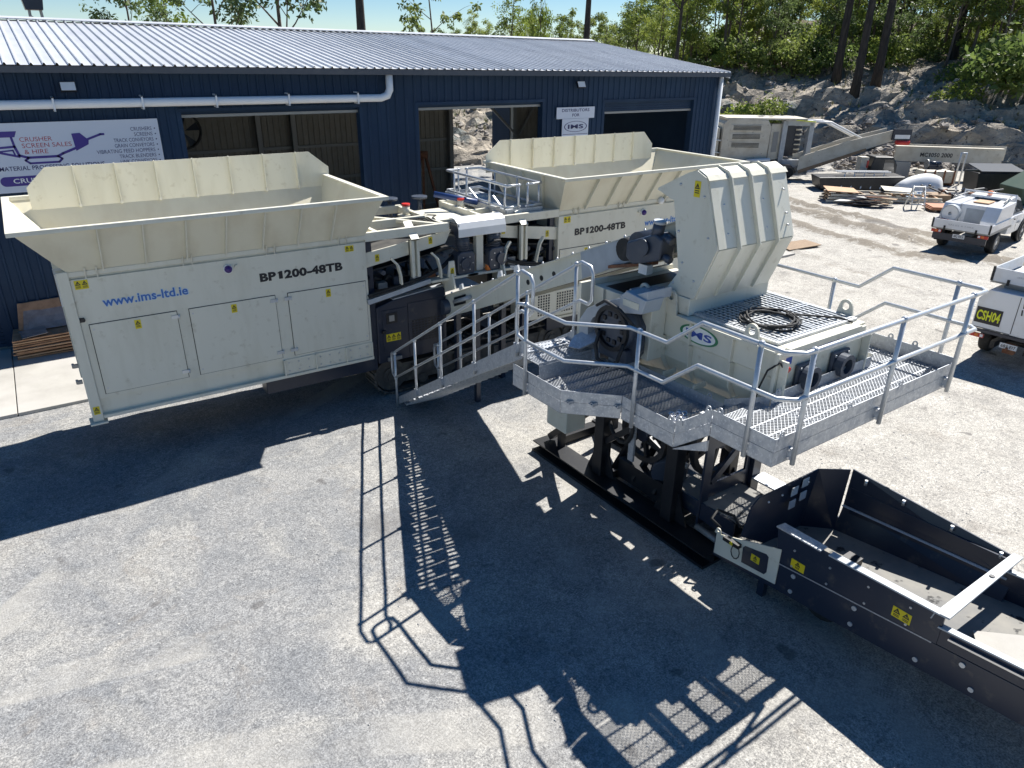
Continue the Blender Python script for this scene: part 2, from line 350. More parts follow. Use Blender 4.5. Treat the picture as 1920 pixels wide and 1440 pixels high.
# ================================================================== THE SETTING
def fb(x, y, z=0.0, o=4): return noise.fractal(Vector((x, y, z)), 1.0, 2.0, o)
RUTS = [((32.8, 25.5), (31.2, 15.2), 0.55, 0.26), ((34.6, 25.5), (32.9, 16.0), 0.45, 0.22), ((30.6, 24.0), (28.6, 15.5), 0.4, 0.14), ((30.0, 13.0), (33.0, 8.0), 0.7, 0.16),
        ((28.5, 14.5), (32.5, 9.5), 0.5, 0.13), ((26.0, 21.0), (24.0, 12.0), 0.5, 0.05), ((37.0, 12.0), (40.0, 6.0), 0.6, 0.12)]
def gh(x, y):
    h = 0.035*fb(x*0.35, y*0.35) + 0.012*fb(x*1.7, y*1.7, 3)
    if x > 22:
        h += 0.03*fb(x*0.9, y*0.9, 9)*min(1, (x-22)/5)
        for (a, b), (c, d), w, amp in RUTS:
            ex, ey = c-a, d-b; L = ex*ex+ey*ey; t = max(0, min(1, ((x-a)*ex+(y-b)*ey)/L)); wob = 0.5*fb(t*4, a, 2)
            dx, dy = x-a-t*ex+wob, y-b-t*ey; ds = math.hypot(dx, dy)
            if ds < 3*w: h += amp*math.exp(-(ds/w)**2)*(0.45+0.9*abs(fb(x*2.2, y*2.2, 5)))*math.sin(min(1, t*6+0.15, (1-t)*6+0.15)*1.57)
    return h
def axis(lo, hi, st, far):
    a = []; v = lo
    while v < hi: a.append(v); v += st
    a.append(hi); s = st; p, q = lo, hi; pre = []; post = []
    while p > -far: s = min(s*1.6, 200); p -= s; pre.append(p); q += s; post.append(q)
    return pre[::-1] + a + post
def make_ground():
    xs = axis(-6, 46, 0.26, 1500); ys = axis(-6, 34, 0.26, 1500); nx = len(xs); vs = []
    for y in ys:
        for x in xs:
            vs.append((x, y, gh(x, y) if abs(x) < 80 and abs(y) < 80 else 0.0))
    fs = [(j*nx+i, j*nx+i+1, (j+1)*nx+i+1, (j+1)*nx+i) for j in range(len(ys)-1) for i in range(nx-1)]
    m = bpy.data.materials.new('gravel_yard'); m.use_nodes = True; nt = m.node_tree; L = nt.links; b = nt.nodes['Principled BSDF']
    b.inputs['Roughness'].default_value = 0.9; b.inputs['Specular IOR Level'].default_value = 0.25
    tc = nt.nodes.new('ShaderNodeTexCoord'); V = tc.outputs['Object']
    def nz(sc, det=6, rough=0.6, vec=V, dist=0.0):
        n = nd(nt, 'ShaderNodeTexNoise', Scale=sc, Detail=det, Roughness=rough, Distortion=dist); L.new(vec, n.inputs['Vector']); return n.outputs[0]
    def rmp(s, a, b_, c=0.0, d=1.0):
        n = nd(nt, 'ShaderNodeMapRange'); L.new(s, n.inputs[0])
        for i, v in enumerate((a, b_, c, d)): n.inputs[i+1].default_value = v
        return n.outputs[0]
    def mx(f, a, b_, blend='MIX'):
        n = nd(nt, 'ShaderNodeMix', data_type='RGBA', blend_type=blend)
        L.new(f, n.inputs[0]) if not isinstance(f, float) else setattr(n.inputs[0], 'default_value', f)
        for i, c in ((6, a), (7, b_)):
            if isinstance(c, tuple): n.inputs[i].default_value = (*c, 1)
            else: L.new(c, n.inputs[i])
        return n.outputs[2]
    def mth(op, a, b_):
        n = nd(nt, 'ShaderNodeMath', operation=op)
        for i, c in enumerate((a, b_)):
            if isinstance(c, float): n.inputs[i].default_value = c
            else: L.new(c, n.inputs[i])
        return n.outputs[0]
    sp = nt.nodes.new('ShaderNodeSeparateXYZ'); L.new(V, sp.inputs[0])
    big = nz(0.28, 5, 0.6, dist=0.6); mid = nz(1.1, 6, 0.65, dist=0.8); fine = nz(13.0, 4, 0.7, dist=1.0); grit = nz(42.0, 3, 0.7); gr2 = nz(75.0, 2, 0.6)
    # dustier, creamier ground towards the open yard
    ax = mth('ADD', mth('MULTIPLY', sp.outputs[0], 0.55), mth('MULTIPLY', sp.outputs[1], -0.35))
    yard = rmp(mth('ADD', ax, mth('MULTIPLY', big, 8.0)), 2.6, 7.6)
    grey = mx(rmp(mid, 0.34, 0.70), (0.205, 0.21, 0.215), (0.295, 0.291, 0.281))
    dust = mx(rmp(mid, 0.35, 0.7), (0.335, 0.317, 0.285), (0.48, 0.456, 0.41))
    col = mx(yard, grey, dust)
    col = mx(mth('MULTIPLY', rmp(nz(0.45, 6, 0.65, dist=0.7), 0.50, 0.70), 0.7), col, (0.44, 0.418, 0.37))
    col = mx(mth('MULTIPLY', rmp(nz(0.8, 6, 0.7, dist=1.2), 0.56, 0.7), 0.55), col, (0.235, 0.21, 0.18))
    spk = mx(rmp(fine, 0.36, 0.64), (0.74, 0.745, 0.755), (1.20, 1.20, 1.19))
    col = mx(1.0, col, spk, 'MULTIPLY')
    col = mx(1.0, col, mx(rmp(grit, 0.34, 0.66), (0.58, 0.585, 0.60), (1.34, 1.335, 1.32)), 'MULTIPLY')
    col = mx(0.8, col, mx(rmp(gr2, 0.34, 0.66), (0.75, 0.75, 0.75), (1.2, 1.2, 1.2)), 'MULTIPLY')
    ma = nt.nodes.new('ShaderNodeAttribute'); ma.attribute_name = 'mud'
    col = mx(mth('MULTIPLY', rmp(mth('MULTIPLY', ma.outputs['Fac'], rmp(nz(2.4, 6, 0.75, dist=1.0), 0.35, 0.62, 0.25, 1.4)), 0.25, 0.6), 0.85), col, mx(fine, (0.10, 0.085, 0.065), (0.21, 0.18, 0.14)))
    # tyre prints: zig-zag tread across a few wheel lines
    for (dx, dy, c0, wd) in ((0.42, 0.907, 3.55, 0.20), (0.42, 0.907, 5.15, 0.20), (0.55, 0.835, 1.2, 0.18), (0.92, -0.39, -7.5, 0.22), (0.92, -0.39, -5.8, 0.22), (0.80, 0.60, -9.0, 0.22)):
        al = mth('ADD', mth('MULTIPLY', sp.outputs[0], dx), mth('MULTIPLY', sp.outputs[1], dy)); ac = mth('ADD', mth('MULTIPLY', sp.outputs[0], dy), mth('MULTIPLY', sp.outputs[1], -dx))
        ac = mth('ADD', ac, mth('MULTIPLY', nz(0.12, 1, 0.3), 3.0)); da = mth('ABSOLUTE', mth('SUBTRACT', ac, c0 + 1.5), 0.0)
        band_ = rmp(da, wd, wd+0.06, 1.0, 0.0); zz = mth('PINGPONG', mth('MULTIPLY', al, 1.0), 0.06); ln = mth('ABSOLUTE', mth('SUBTRACT', mth('PINGPONG', mth('ADD', da, zz), 0.05), 0.025), 0.0)
        pr = mth('MULTIPLY', mth('MULTIPLY', rmp(ln, 0.004, 0.010, 1.0, 0.0), band_), rmp(nz(0.9, 3, 0.6), 0.42, 0.58))
        col = mx(mth('MULTIPLY', mth('MULTIPLY', band_, rmp(nz(0.5, 3, 0.6), 0.40, 0.6)), 0.5), col, (0.44, 0.42, 0.375)); col = mx(mth('MULTIPLY', mth('MULTIPLY', pr, rmp(nz(3.5, 3, 0.7), 0.45, 0.6)), 0.55), col, (0.13, 0.125, 0.12))
    # damp oily patches
    col = mx(mth('MULTIPLY', rmp(nz(0.36, 5, 0.6, dist=0.5), 0.60, 0.68), 0.55), col, (0.14, 0.135, 0.13))
    col = mx(mth('MULTIPLY', rmp(nz(1.7, 2, 0.4), 0.70, 0.74), 0.6), col, (0.085, 0.08, 0.078))
    L.new(col, b.inputs['Base Color'])
    hh = mth('ADD', mth('MULTIPLY', fine, 0.7), mth('MULTIPLY', grit, 0.5))
    hh = mth('ADD', hh, mth('MULTIPLY', gr2, 0.2))
    bp = nd(nt, 'ShaderNodeBump', Strength=0.42, Distance=0.05); L.new(hh, bp.inputs['Height']); L.new(bp.outputs[0], b.inputs['Normal'])
    me = bpy.data.meshes.new('ground'); me.from_pydata(vs, [], fs); me.update()
    at = me.attributes.new('mud', 'FLOAT', 'POINT')
    def mud(x, y):
        m_ = 0.0
        if x > 20 and x < 46 and 0 < y < 34:
            for (a, b_), (c, d), w, amp in RUTS:
                ex, ey = c-a, d-b_; t = max(0, min(1, ((x-a)*ex+(y-b_)*ey)/(ex*ex+ey*ey))); wob = 0.5*fb(t*4, a, 2)
                ds = math.hypot(x-a-t*ex+wob, y-b_-t*ey); m_ = max(m_, math.exp(-(ds/(w*1.25))**2)*min(1, amp*7))
        return m_
    at.data.foreach_set('value', [mud(v[0], v[1]) for v in vs]); me.polygons.foreach_set('use_smooth', [True]*len(fs)); me.materials.append(m)
    o = bpy.data.objects.new('ground', me); COL.objects.link(o); o['kind'] = 'structure'; o['label'] = 'dusty grey gravel yard'
make_ground()

# concrete apron in front of the shed, cast in bays
slab_root = bpy.data.objects.new('concrete_apron', None); COL.objects.link(slab_root); slab_root['kind'] = 'structure'; WM[slab_root] = Matrix()
for i, (x0, x1) in enumerate(((-8.0, -4.62), (-4.6, -1.13), (-1.11, 2.6), (2.62, 6.3), (6.32, 10.0), (10.02, 13.7), (13.72, 17.4), (17.42, 21.0), (21.02, 24.6))):
    MB().box(x0, x1, 16.78, 21.05, -0.1, 0.075).build('concrete_bay', 'concrete', slab_root, bevel=0.01)

# ------------------------------------------------------------------ rock cutting and wooded slope
BK = [(-120, 46), (-30, 45), (20, 44.5), (38, 43), (46, 39.5), (51, 34.5), (54.5, 28), (57, 20), (59.5, 10), (62, -5), (66, -40), (70, -90)]
def bank_line(step):
    P = [Vector((a, b, 0)) for a, b in BK]; pts = []
    for i in range(len(P)-1):
        p0, p1, p2, p3 = P[max(0, i-1)], P[i], P[i+1], P[min(len(P)-1, i+2)]; n = max(2, int((p2-p1).length/step))
        for k in range(n):
            t = k/n; pts.append(0.5*((2*p1) + (p2-p0)*t + (2*p0-5*p1+4*p2-p3)*t*t + (3*p1-p0-3*p2+p3)*t**3))
    return pts
BL = bank_line(0.55)
def bank_h(d, x, y):
    """height of the cutting d metres behind its foot"""
    w = 0.5 + 0.5*max(-1, min(1, fb(x*0.05, y*0.05, 4)*1.6))
    f = 2.2*min(1, max(0, d)/1.6)**0.8 + 1.3*min(1, max(0, d-2.8)/2.2) + 1.0*min(1, max(0, d-6.5)/2.5) + 0.9*min(1, max(0, d-11)/3.0)
    k = min(1.0, max(0.06, (49.0 - math.degrees(math.atan2(y, max(x, 0.1))))/9.0)) if x > 0 else 0.06
    return (f*(0.85+0.3*w))*(0.55+0.45*k) + k*0.125*(min(55, max(0, d-9)))
def bank_rough(x, y, d, h):
    k = min(1, d/1.0); rock = max(0.25, 1 - max(0, d-9)/9)
    s = noise.cell(Vector((x*0.8+0.2*y, y*0.8, h*1.2))) - 0.5
    q = h*0.85 + 1.1*fb(x*0.11, y*0.11, 8); st = (q - math.floor(q)); st = (min(1.0, st*3.2) - st)*1.25*rock
    return k*(st + 0.55*fb(x*0.45, y*0.45, 1)*1.0 + 0.26*rock*fb(x*1.3, y*1.3, 2) + 0.16*rock*s + 0.14*rock*fb(x*3.1, y*3.1, 6))
NRM = []
for i in range(len(BL)):
    t = (BL[min(len(BL)-1, i+6)] - BL[max(0, i-6)]).normalized(); NRM.append(Vector((-t.y, t.x, 0)))
DS = [-0.6, 0, 0.2, 0.4, 0.6, 0.8, 1.0, 1.25, 1.5, 1.8, 2.1, 2.4, 2.7, 3.0, 3.3, 3.6, 4.0, 4.4, 4.8, 5.2, 5.6, 6.0, 6.4, 6.8, 7.3, 7.8, 8.3, 8.9, 9.5, 10.2, 11, 11.8, 12.6, 13.5, 14.5, 16, 18, 21, 25, 30, 36, 44, 54, 70, 95, 130]
def make_bank():
    vs = []; fs = []; n = len(DS)
    for i, p in enumerate(BL):
        for d in DS:
            q = p + NRM[i]*d; h = bank_h(d, q.x, q.y); j = bank_rough(q.x, q.y, max(0, d), h)
            off = NRM[i]*(0.5*fb(q.x*0.9, q.y*0.9, h+7) + 0.25*fb(q.x*2.7, q.y*2.7, h)) * (1 if 0 <= d < 12 else 0)
            vs.append((q.x+off.x, q.y+off.y, (h + j) if d >= 0 else -0.5))
    for i in range(len(BL)-1):
        for k in range(n-1): fs.append((i*n+k, (i+1)*n+k, (i+1)*n+k+1, i*n+k+1))
    m = bpy.data.materials.new('cut_rock'); m.use_nodes = True; nt = m.node_tree; L = nt.links; b = nt.nodes['Principled BSDF']; b.inputs['Roughness'].default_value = 0.92
    tc = nt.nodes.new('ShaderNodeTexCoord'); V = tc.outputs['Object']; ge = nt.nodes.new('ShaderNodeNewGeometry')
    def ns(sc, det=6, mp=None):
        n_ = nd(nt, 'ShaderNodeTexNoise', Scale=sc, Detail=det, Roughness=0.65)
        if mp: q = nt.nodes.new('ShaderNodeMapping'); q.inputs['Scale'].default_value = mp; L.new(V, q.inputs[0]); L.new(q.outputs[0], n_.inputs['Vector'])
        else: L.new(V, n_.inputs['Vector'])
        return n_.outputs[0]
    def ramp(s, a, b_, lo=0.0, hi=1.0):
        r = nd(nt, 'ShaderNodeMapRange'); r.inputs[1].default_value = a; r.inputs[2].default_value = b_; r.inputs[3].default_value = lo; r.inputs[4].default_value = hi; L.new(s, r.inputs[0]); return r.outputs[0]
    def mix(f, a, c, blend='MIX'):
        x = nd(nt, 'ShaderNodeMix', data_type='RGBA', blend_type=blend); L.new(f, x.inputs[0])
        for i, k in ((6, a), (7, c)):
            if isinstance(k, tuple): x.inputs[i].default_value = (*k, 1)
            else: L.new(k, x.inputs[i])
        return x.outputs[2]
    rock = mix(ramp(ns(0.5, 7), 0.35, 0.65), (0.22, 0.20, 0.17), (0.44, 0.38, 0.30))
    rock = mix(ramp(ns(0.9, 5, (1, 1, 3.0)), 0.5, 0.68), rock, (0.54, 0.47, 0.37))
    rock = mix(ramp(ns(0.35, 4), 0.52, 0.66), rock, (0.17, 0.19, 0.18))
    rock = mix(ramp(ns(2.6, 5), 0.58, 0.66), rock, (0.05, 0.045, 0.04))
    sx = nt.nodes.new('ShaderNodeSeparateXYZ'); L.new(V, sx.inputs[0])
    soil = mix(ramp(ns(1.1, 5), 0.4, 0.65), (0.085, 0.06, 0.04), (0.17, 0.125, 0.08))
    soil = mix(ramp(ns(3.0, 5), 0.55, 0.7), soil, (0.30, 0.25, 0.19))
    col = mix(ramp(sx.outputs[2], 5.2, 8.0), rock, soil); L.new(col, b.inputs['Base Color'])
    bp = nd(nt, 'ShaderNodeBump', Strength=0.9, Distance=0.5); L.new(ns(1.8, 8), bp.inputs['Height']); L.new(bp.outputs[0], b.inputs['Normal'])
    me = bpy.data.meshes.new('rock_bank'); me.from_pydata(vs, [], fs); me.update(); me.materials.append(m)
    o = bpy.data.objects.new('rock_bank', me); COL.objects.link(o); o['kind'] = 'structure'; o['label'] = 'cut rock bank rising to a wooded slope'
    return m
rock_m = make_bank()
MT['rock'] = rock_m
def bank_at(s, d):
    """point on the slope: s metres along from x=-120 end, d metres behind the foot"""
    i = max(0, min(len(BL)-1, int(s))); q = BL[i] + NRM[i]*d; h = bank_h(d, q.x, q.y)
    return Vector((q.x, q.y, h + bank_rough(q.x, q.y, max(0, d), h)))
# distance along for a bearing (degrees from +X as seen from the camera)
def bank_index(bearing):
    best = min(range(len(BL)), key=lambda i: abs(math.degrees(math.atan2(BL[i].y, BL[i].x)) - bearing)); return best
# loose rubble along the foot of the cutting
def make_rubble():
    mb = MB(); r2 = random.Random(11)
    def rk(c, s):
        vs = []
        for j, (t, k) in enumerate(((-0.7, 0.7), (0.1, 1.0), (0.75, 0.55))):
            for i in range(5):
                g = i*1.257 + j*0.5 + r2.random()*0.5; rr = s*k*(0.6+0.6*r2.random()); vs.append((c[0]+math.cos(g)*rr, c[1]+math.sin(g)*rr, c[2]+t*s*0.7*(0.7+0.5*r2.random())))
        fs = [tuple(range(5))[::-1], (10, 11, 12, 13, 14)]
        for j in range(2):
            for i in range(5): fs.append((j*5+i, j*5+(i+1) % 5, (j+1)*5+(i+1) % 5, (j+1)*5+i))
        mb.add(vs, fs)
    i0, i1 = bank_index(62), bank_index(20)
    for k in range(1700):
        i = r2.randint(i0, i1); d = abs(r2.gauss(0, 2.2)) - 0.7 if r2.random() < 0.6 else r2.uniform(3, 14); q = BL[i] + NRM[i]*d
        if d > 0: q = bank_at(i, d)
        s = 0.09 + 0.3*r2.random()**3; rk((q.x+r2.random(), q.y+r2.random(), max(0, q.z) + s*0.3), s)
    for k in range(240):      # angular blocks on the ledges
        i = r2.randint(i0, i1); d = r2.uniform(0.3, 13); q = bank_at(i, d); s = 0.14 + 0.34*r2.random()**2
        rk((q.x+r2.random()*0.5, q.y+r2.random()*0.5, q.z + s*0.1), s)
    for k in range(420):      # spoil heap behind the parked crusher
        g = r2.random()*6.283; rr = 3.4*r2.random()**0.5; x, y = 52.0 + rr*math.cos(g)*1.5 - 0.8, 28.4 + rr*math.sin(g); s = 0.12 + 0.28*r2.random()**2
        rk((x, y, max(0.1, 1.7*(1-rr/3.5)) + 0.1*r2.random()), s)
    m2 = mat('broken_rock', (0.34, 0.31, 0.27), 0.9, col2=(0.15, 0.13, 0.12), scale=0.9, lo=0.35, hi=0.65, col3=(0.46, 0.43, 0.38), scale3=2.0)
    o = mb.build('rubble', m2, kind='stuff'); o['label'] = 'broken rock strewn along the foot of the bank'
make_rubble()
def make_tufts():
    mb = MB(); r2 = random.Random(17); i0, i1 = bank_index(60), bank_index(20)
    for k in range(900):
        i = r2.randint(i0, i1); q = bank_at(i, 2.2 + 15*r2.random()); h = 0.25+0.45*r2.random()
        for j in range(7):
            a = r2.random()*6.283; d = Vector((math.cos(a), math.sin(a), 0)); e = q + d*h*(0.25+0.5*r2.random()) + Vector((0, 0, h*(0.5+0.6*r2.random()))); sd = Vector((-d.y, d.x, 0))*0.02
            mb.add([q - sd, q + sd, e], [(0, 1, 2)])
    mm = mat('dry_grass', (0.20, 0.18, 0.07), 0.9, col2=(0.09, 0.13, 0.035), scale=0.4, lo=0.4, hi=0.6)
    o = mb.build('grass_tufts', mm, kind='stuff'); o['label'] = 'dry grass tufts scattered over the rock bank'
make_tufts()
def make_stones():
    mb = MB(); r2 = random.Random(29)
    for k in range(15000):
        if k % 3: x, y = r2.uniform(-3, 14), r2.uniform(1.5, 14)
        else: x, y = r2.uniform(8, 34), r2.uniform(1, 20)
        if fb(x*0.5, y*0.5, 12) < -0.12 + 0.3*(r2.random()-0.5): continue
        s = 0.006 + 0.016*r2.random()**4*(1.6 if k % 3 == 0 else 1); z = gh(x, y) + 0.001
        c = [(x+s*(r2.random()*0.6+0.7), y, z), (x, y+s*(r2.random()*0.6+0.7), z), (x-s*(r2.random()*0.6+0.7), y+s*0.2, z), (x+s*0.1, y-s*(r2.random()*0.6+0.7), z), (x, y, z+s*(0.3+0.4*r2.random())), ]
        mb.add(c, [(0, 1, 4), (1, 2, 4), (2, 3, 4), (3, 0, 4)])
    mm = mat('loose_stone', (0.36, 0.355, 0.34), 0.9, col2=(0.25, 0.25, 0.25), scale=3.0, lo=0.45, hi=0.65, col3=(0.44, 0.42, 0.38), scale3=9)
    o = mb.build('loose_gravel', mm, kind='stuff'); o['label'] = 'loose gravel scattered over the yard'
make_stones()

# ================================================================== SHED
SY = 21.15
def tilt(x): return 0.0085*(12 - x)
shed = thing('workshop_shed', 'long navy steel shed with zinc ribbed roof and three open roller doors', 'shed', (10, SY, 0))
def sheet_mesh(name, w, h, m, ribs=3, rd=0.03):
    """upright ribbed cladding sheet, base at z=0, ribs towards -Y"""
    p = w/ribs; pts = []
    for i in range(ribs): x = i*p; pts += [(x, 0), (x+p*0.66, 0), (x+p*0.73, -rd), (x+p*0.92, -rd)]
    pts.append((w, 0)); vs = [(x, y, z) for z in (0, h) for x, y in pts]; n = len(pts)
    me = bpy.data.meshes.new(name); me.from_pydata(vs, [], [(i, i+1, n+i+1, n+i) for i in range(n-1)]); me.update(); me.materials.append(MT[m]); return me
SW = 0.762
DOORS = [(3.79, 8.78, 5.55, 5.40), (10.6, 15.4, 5.55, 5.40), (18.07, 22.72, 5.48, 5.08)]
mesh_cache = {}
def wall_run(x0, x1, z0, zf, y=SY, m='navy', name='wall_sheet'):
    n = max(1, round((x1-x0)/SW)); w = (x1-x0)/n
    for i in range(n):
        x = x0+i*w; z1 = zf(x + w/2); key = (round(w, 3), round(z1-z0, 2), m)
        if key not in mesh_cache: mesh_cache[key] = sheet_mesh(name, w, z1-z0, m)
        inst(mesh_cache[key], name, shed, Matrix.Translation((x, y, z0)))
top = lambda x: round(6.42 + tilt(x), 2)
wall_run(-1.2, 3.79, 0.1, top); wall_run(-9.0, -1.2, 3.4, top)
wall_run(8.78, 10.6, 0.1, top); wall_run(15.4, 18.07, 0.1, top); wall_run(22.72, 24.0, 0.1, top)
for a, b, zt, zr in DOORS: wall_run(a, b, zt, top)
# closed roller door at the far left, slat by slat
for i in range(34): MB().box(-9, -1.2, SY+0.04, SY+0.075, 0.1+i*0.0975, 0.1+i*0.0975+0.088).build('door_slat', 'navy', shed)
for a, b, zt, zr in DOORS:
    rd = MB(); n = int((zt-zr)/0.085)+1
    dr = MB().box(a+0.03, b-0.03, SY+0.10, SY+0.16, zr, zr+0.07).build('roller_door', 'shed_steel', shed)
    for i in range(n): MB().box(a+0.02, b-0.02, SY+0.115, SY+0.15, zr+0.075+i*0.085, zr+0.075+i*0.085+0.078).build('door_slat', 'navy', dr)
    MB().cyl((a+0.05, SY+0.42, zt+0.28), (b-0.05, SY+0.42, zt+0.28), 0.24, n=14).build('door_drum', 'shed_in', dr)
    for x in (a, b): MB().box(x-0.05, x+0.05, SY-0.035, SY+0.24, 0.1, zt).build('door_jamb', 'navy', shed)
    MB().box(a-0.05, b+0.05, SY-0.04, SY+0.1, zt, zt+0.09).build('door_head', 'navy', shed)
# gable and rear walls
def gable(x, mname):
    MB().slab([(x, SY, 0.1), (x, 38.0, 0.1), (x, 38.0, 6.5+tilt(x)), (x, 29.55, 7.62+tilt(x)), (x, SY, 6.5+tilt(x))], (0.04, 0, 0)).build('gable_wall', mname, shed)
gable(23.97, 'navy'); gable(-9.04, 'navy')
def rear(x0, x1, z0, z1):
    n = max(1, round((x1-x0)/SW)); w = (x1-x0)/n; key = ('in', round(w, 3), round(z1-z0, 2))
    if key not in mesh_cache: mesh_cache[key] = sheet_mesh('inner_wall_sheet', w, z1-z0, 'shed_in')
    for i in range(n): inst(mesh_cache[key], 'inner_wall_sheet', shed, Matrix.Translation((x0+i*w, 33.0, z0)))
rear(-9, 18.3, 0.1, 6.9); rear(18.3, 21.9, 5.6, 6.9); rear(21.9, 24, 0.1, 6.9)
for z in (1.7, 3.1, 4.5, 5.8): MB().box(-9, 18.3, 32.86, 32.94, z, z+0.12).build('girt', 'shed_steel', shed)
for x in (-1.2, 3.6, 8.9, 10.4, 15.6, 18.2, 21.95, 23.7):
    MB().box(x-0.1, x+0.1, 32.6, 32.84, 0.1, 7.2).build('column', 'shed_steel', shed)
for x in (3.4, 9.6, 16.8, 23.5): MB().box(x-0.12, x+0.12, SY+0.25, SY+0.55, 0.1, 6.35+tilt(x)).build('column', 'shed_steel', shed)
for x in (3.4, 9.6, 16.8, 23.5):
    MB().beam((x, SY+0.3, 6.25+tilt(x)), (x, 29.5, 7.35+tilt(x)), 0.15, 0.3).beam((x, 29.5, 7.35+tilt(x)), (x, 33, 6.9+tilt(x)), 0.15, 0.3).build('rafter', 'shed_steel', shed)
MB().beam((22.3, 32.7, 3.2), (23.6, 32.7, 5.2), 0.1, 0.1).beam((19.5, 32.5, 5.4), (22.0, 32.5, 3.2), 0.1, 0.1).build('wall_brace', 'shed_steel', shed)
MB().box(-9, 24, SY+0.1, 33, -0.05, 0.09).build('shed_floor', 'concrete', shed)
# roof, sheet by sheet
def roof_mesh(w, run, rise, ribs=3, rd=0.045):
    p = w/ribs; pts = []
    for i in range(ribs): x = i*p; pts += [(x, 0), (x+p*0.74, 0), (x+p*0.79, rd), (x+p*0.91, rd)]
    pts.append((w+0.01, 0)); n = len(pts); vs = [(x, t*run, z + t*rise) for t in (0, 1) for x, z in pts]
    me = bpy.data.meshes.new('roof_sheet'); me.from_pydata(vs, [], [(i, i+1, n+i+1, n+i) for i in range(n-1)]); me.update(); me.materials.append(MT['roof']); return me
RW = 0.762; rm_f = roof_mesh(RW, 29.5-20.85, 1.14); rm_b = roof_mesh(RW, 38.2-29.5, -1.14)
k = int((24.25+9)/RW)
for i in range(k+1):
    x = 24.2 - (i+1)*RW
    inst(rm_f, 'roof_sheet', shed, Matrix.Translation((x, 20.85, 6.56 + tilt(x)))); inst(rm_b, 'roof_sheet', shed, Matrix.Translation((x, 29.5, 7.70 + tilt(x))))
MB().slab([(-9.2, 29.2, 7.73+tilt(-9)), (24.2, 29.2, 7.73+tilt(24)), (24.2, 29.5, 7.79+tilt(24)), (-9.2, 29.5, 7.79+tilt(-9))], (0, 0, 0.02)).slab([(-9.2, 29.5, 7.79+tilt(-9)), (24.2, 29.5, 7.79+tilt(24)), (24.2, 29.8, 7.73+tilt(24)), (-9.2, 29.8, 7.73+tilt(-9))], (0, 0, 0.02)).build('ridge_cap', 'roof', shed)
g = MB()
for (y0, y1, z0, z1) in ((20.78, 20.80, 6.40, 6.545), (20.80, 20.94, 6.40, 6.42), (20.94, 20.96, 6.42, 6.50)):
    g.add([(x, y, z + tilt(x)) for x in (-9.2, 24.22) for y, z in ((y0, z0), (y1, z0), (y1, z1), (y0, z1))], [(0, 1, 2, 3), (7, 6, 5, 4), (0, 4, 5, 1), (1, 5, 6, 2), (2, 6, 7, 3), (3, 7, 4, 0)])
g.build('gutter', 'motor', shed, fix=True)
MB().slab([(24.16, 20.8, 6.60+tilt(24)), (24.16, 29.5, 7.74+tilt(24)), (24.16, 29.5, 7.5+tilt(24)), (24.16, 20.8, 6.36+tilt(24))], (0.06, 0, 0)).build('barge_flashing', 'pvc', shed)
# white stormwater pipe slung along the wall, and the corner downpipe
dp = MB().tube([(-9, 20.93, 5.83), (9.35, 20.93, 5.80), (9.55, 20.93, 5.86), (9.64, 20.93, 6.02), (9.64, 20.93, 6.42)], 0.105, 14).build('downpipe', 'pvc', shed)
for x in (1.05, 2.95, 4.7, 6.6, 8.6): MB().box(x-0.02, x+0.02, 20.80, 21.12, 5.66, 5.69).box(x-0.02, x+0.02, 20.80, 20.83, 5.68, 5.98).box(x-0.02, x+0.02, 20.80, 21.12, 5.95, 5.98).build('pipe_bracket', 'pvc', dp)
MB().tube([(23.93, 20.97, 6.4), (23.93, 20.97, 0.2)], 0.085, 12).build('downpipe', 'pvc', shed)
for x, z in ((1.43, 6.2), (16.82, 6.1)):
    fl = MB().slab([(x-0.17, 20.86, z-0.1), (x+0.17, 20.86, z-0.1), (x+0.17, 20.95, z+0.1), (x-0.17, 20.95, z+0.1)], (0, 0.05, -0.03)).build('floodlight', 'black', shed)
    MB().slab([(x-0.15, 20.855, z-0.085), (x+0.15, 20.855, z-0.085), (x+0.15, 20.937, z+0.085), (x-0.15, 20.937, z+0.085)], (0, -0.008, 0.004)).build('lens', 'white', fl)
    MB().box(x-0.03, x+0.03, 20.95, 21.13, z-0.03, z+0.03).build('bracket', 'black', fl)
# bench clutter seen dimly through the doors
def clutter(x, y, k):
    r2 = random.Random(k); b = thing('workbench', ['steel workbench with tools inside the left doorway', 'steel workbench with parts inside the middle doorway'][k], 'workbench', (x, y, 0.09))
    MB().box(x-1.6, x+1.6, y-0.4, y+0.4, 0.95, 1.02).build('bench_top', 'wood', b)
    for sx in (-1.5, 1.5):
        for sy in (-0.35, 0.35): MB().box(x+sx-0.04, x+sx+0.04, y+sy-0.04, y+sy+0.04, 0.09, 0.95).build('leg', 'shed_steel', b)
    mm = ['rust', 'dark', 'blue_pipe', 'shed_steel']
    for i in range(9):
        px = x-1.4+i*0.33; s = 0.08+0.1*r2.random()
        o = MB().box(px, px+s*1.6, y-0.2, y+0.2, 1.02, 1.02+s*2).cyl((px+s, y, 1.02+s*2), (px+s, y, 1.02+s*3), s*0.5, n=8).build('machine_part', mm[i % 4], b)
clutter(6.5, 31.8, 0); clutter(12.2, 31.6, 1)
fan = thing('pedestal_fan', 'dark drum fan hanging inside the left doorway', 'fan', (5.4, 30.0, 3.5))
MB().ring((5.4, 30, 4.3), (0, 1, 0), 0.62, 0.66, 0.3, 20).build('drum', 'black', fan); MB().cyl((5.4, 30, 4.9), (5.4, 30, 7.0), 0.04).build('hanger', 'shed_steel', fan)
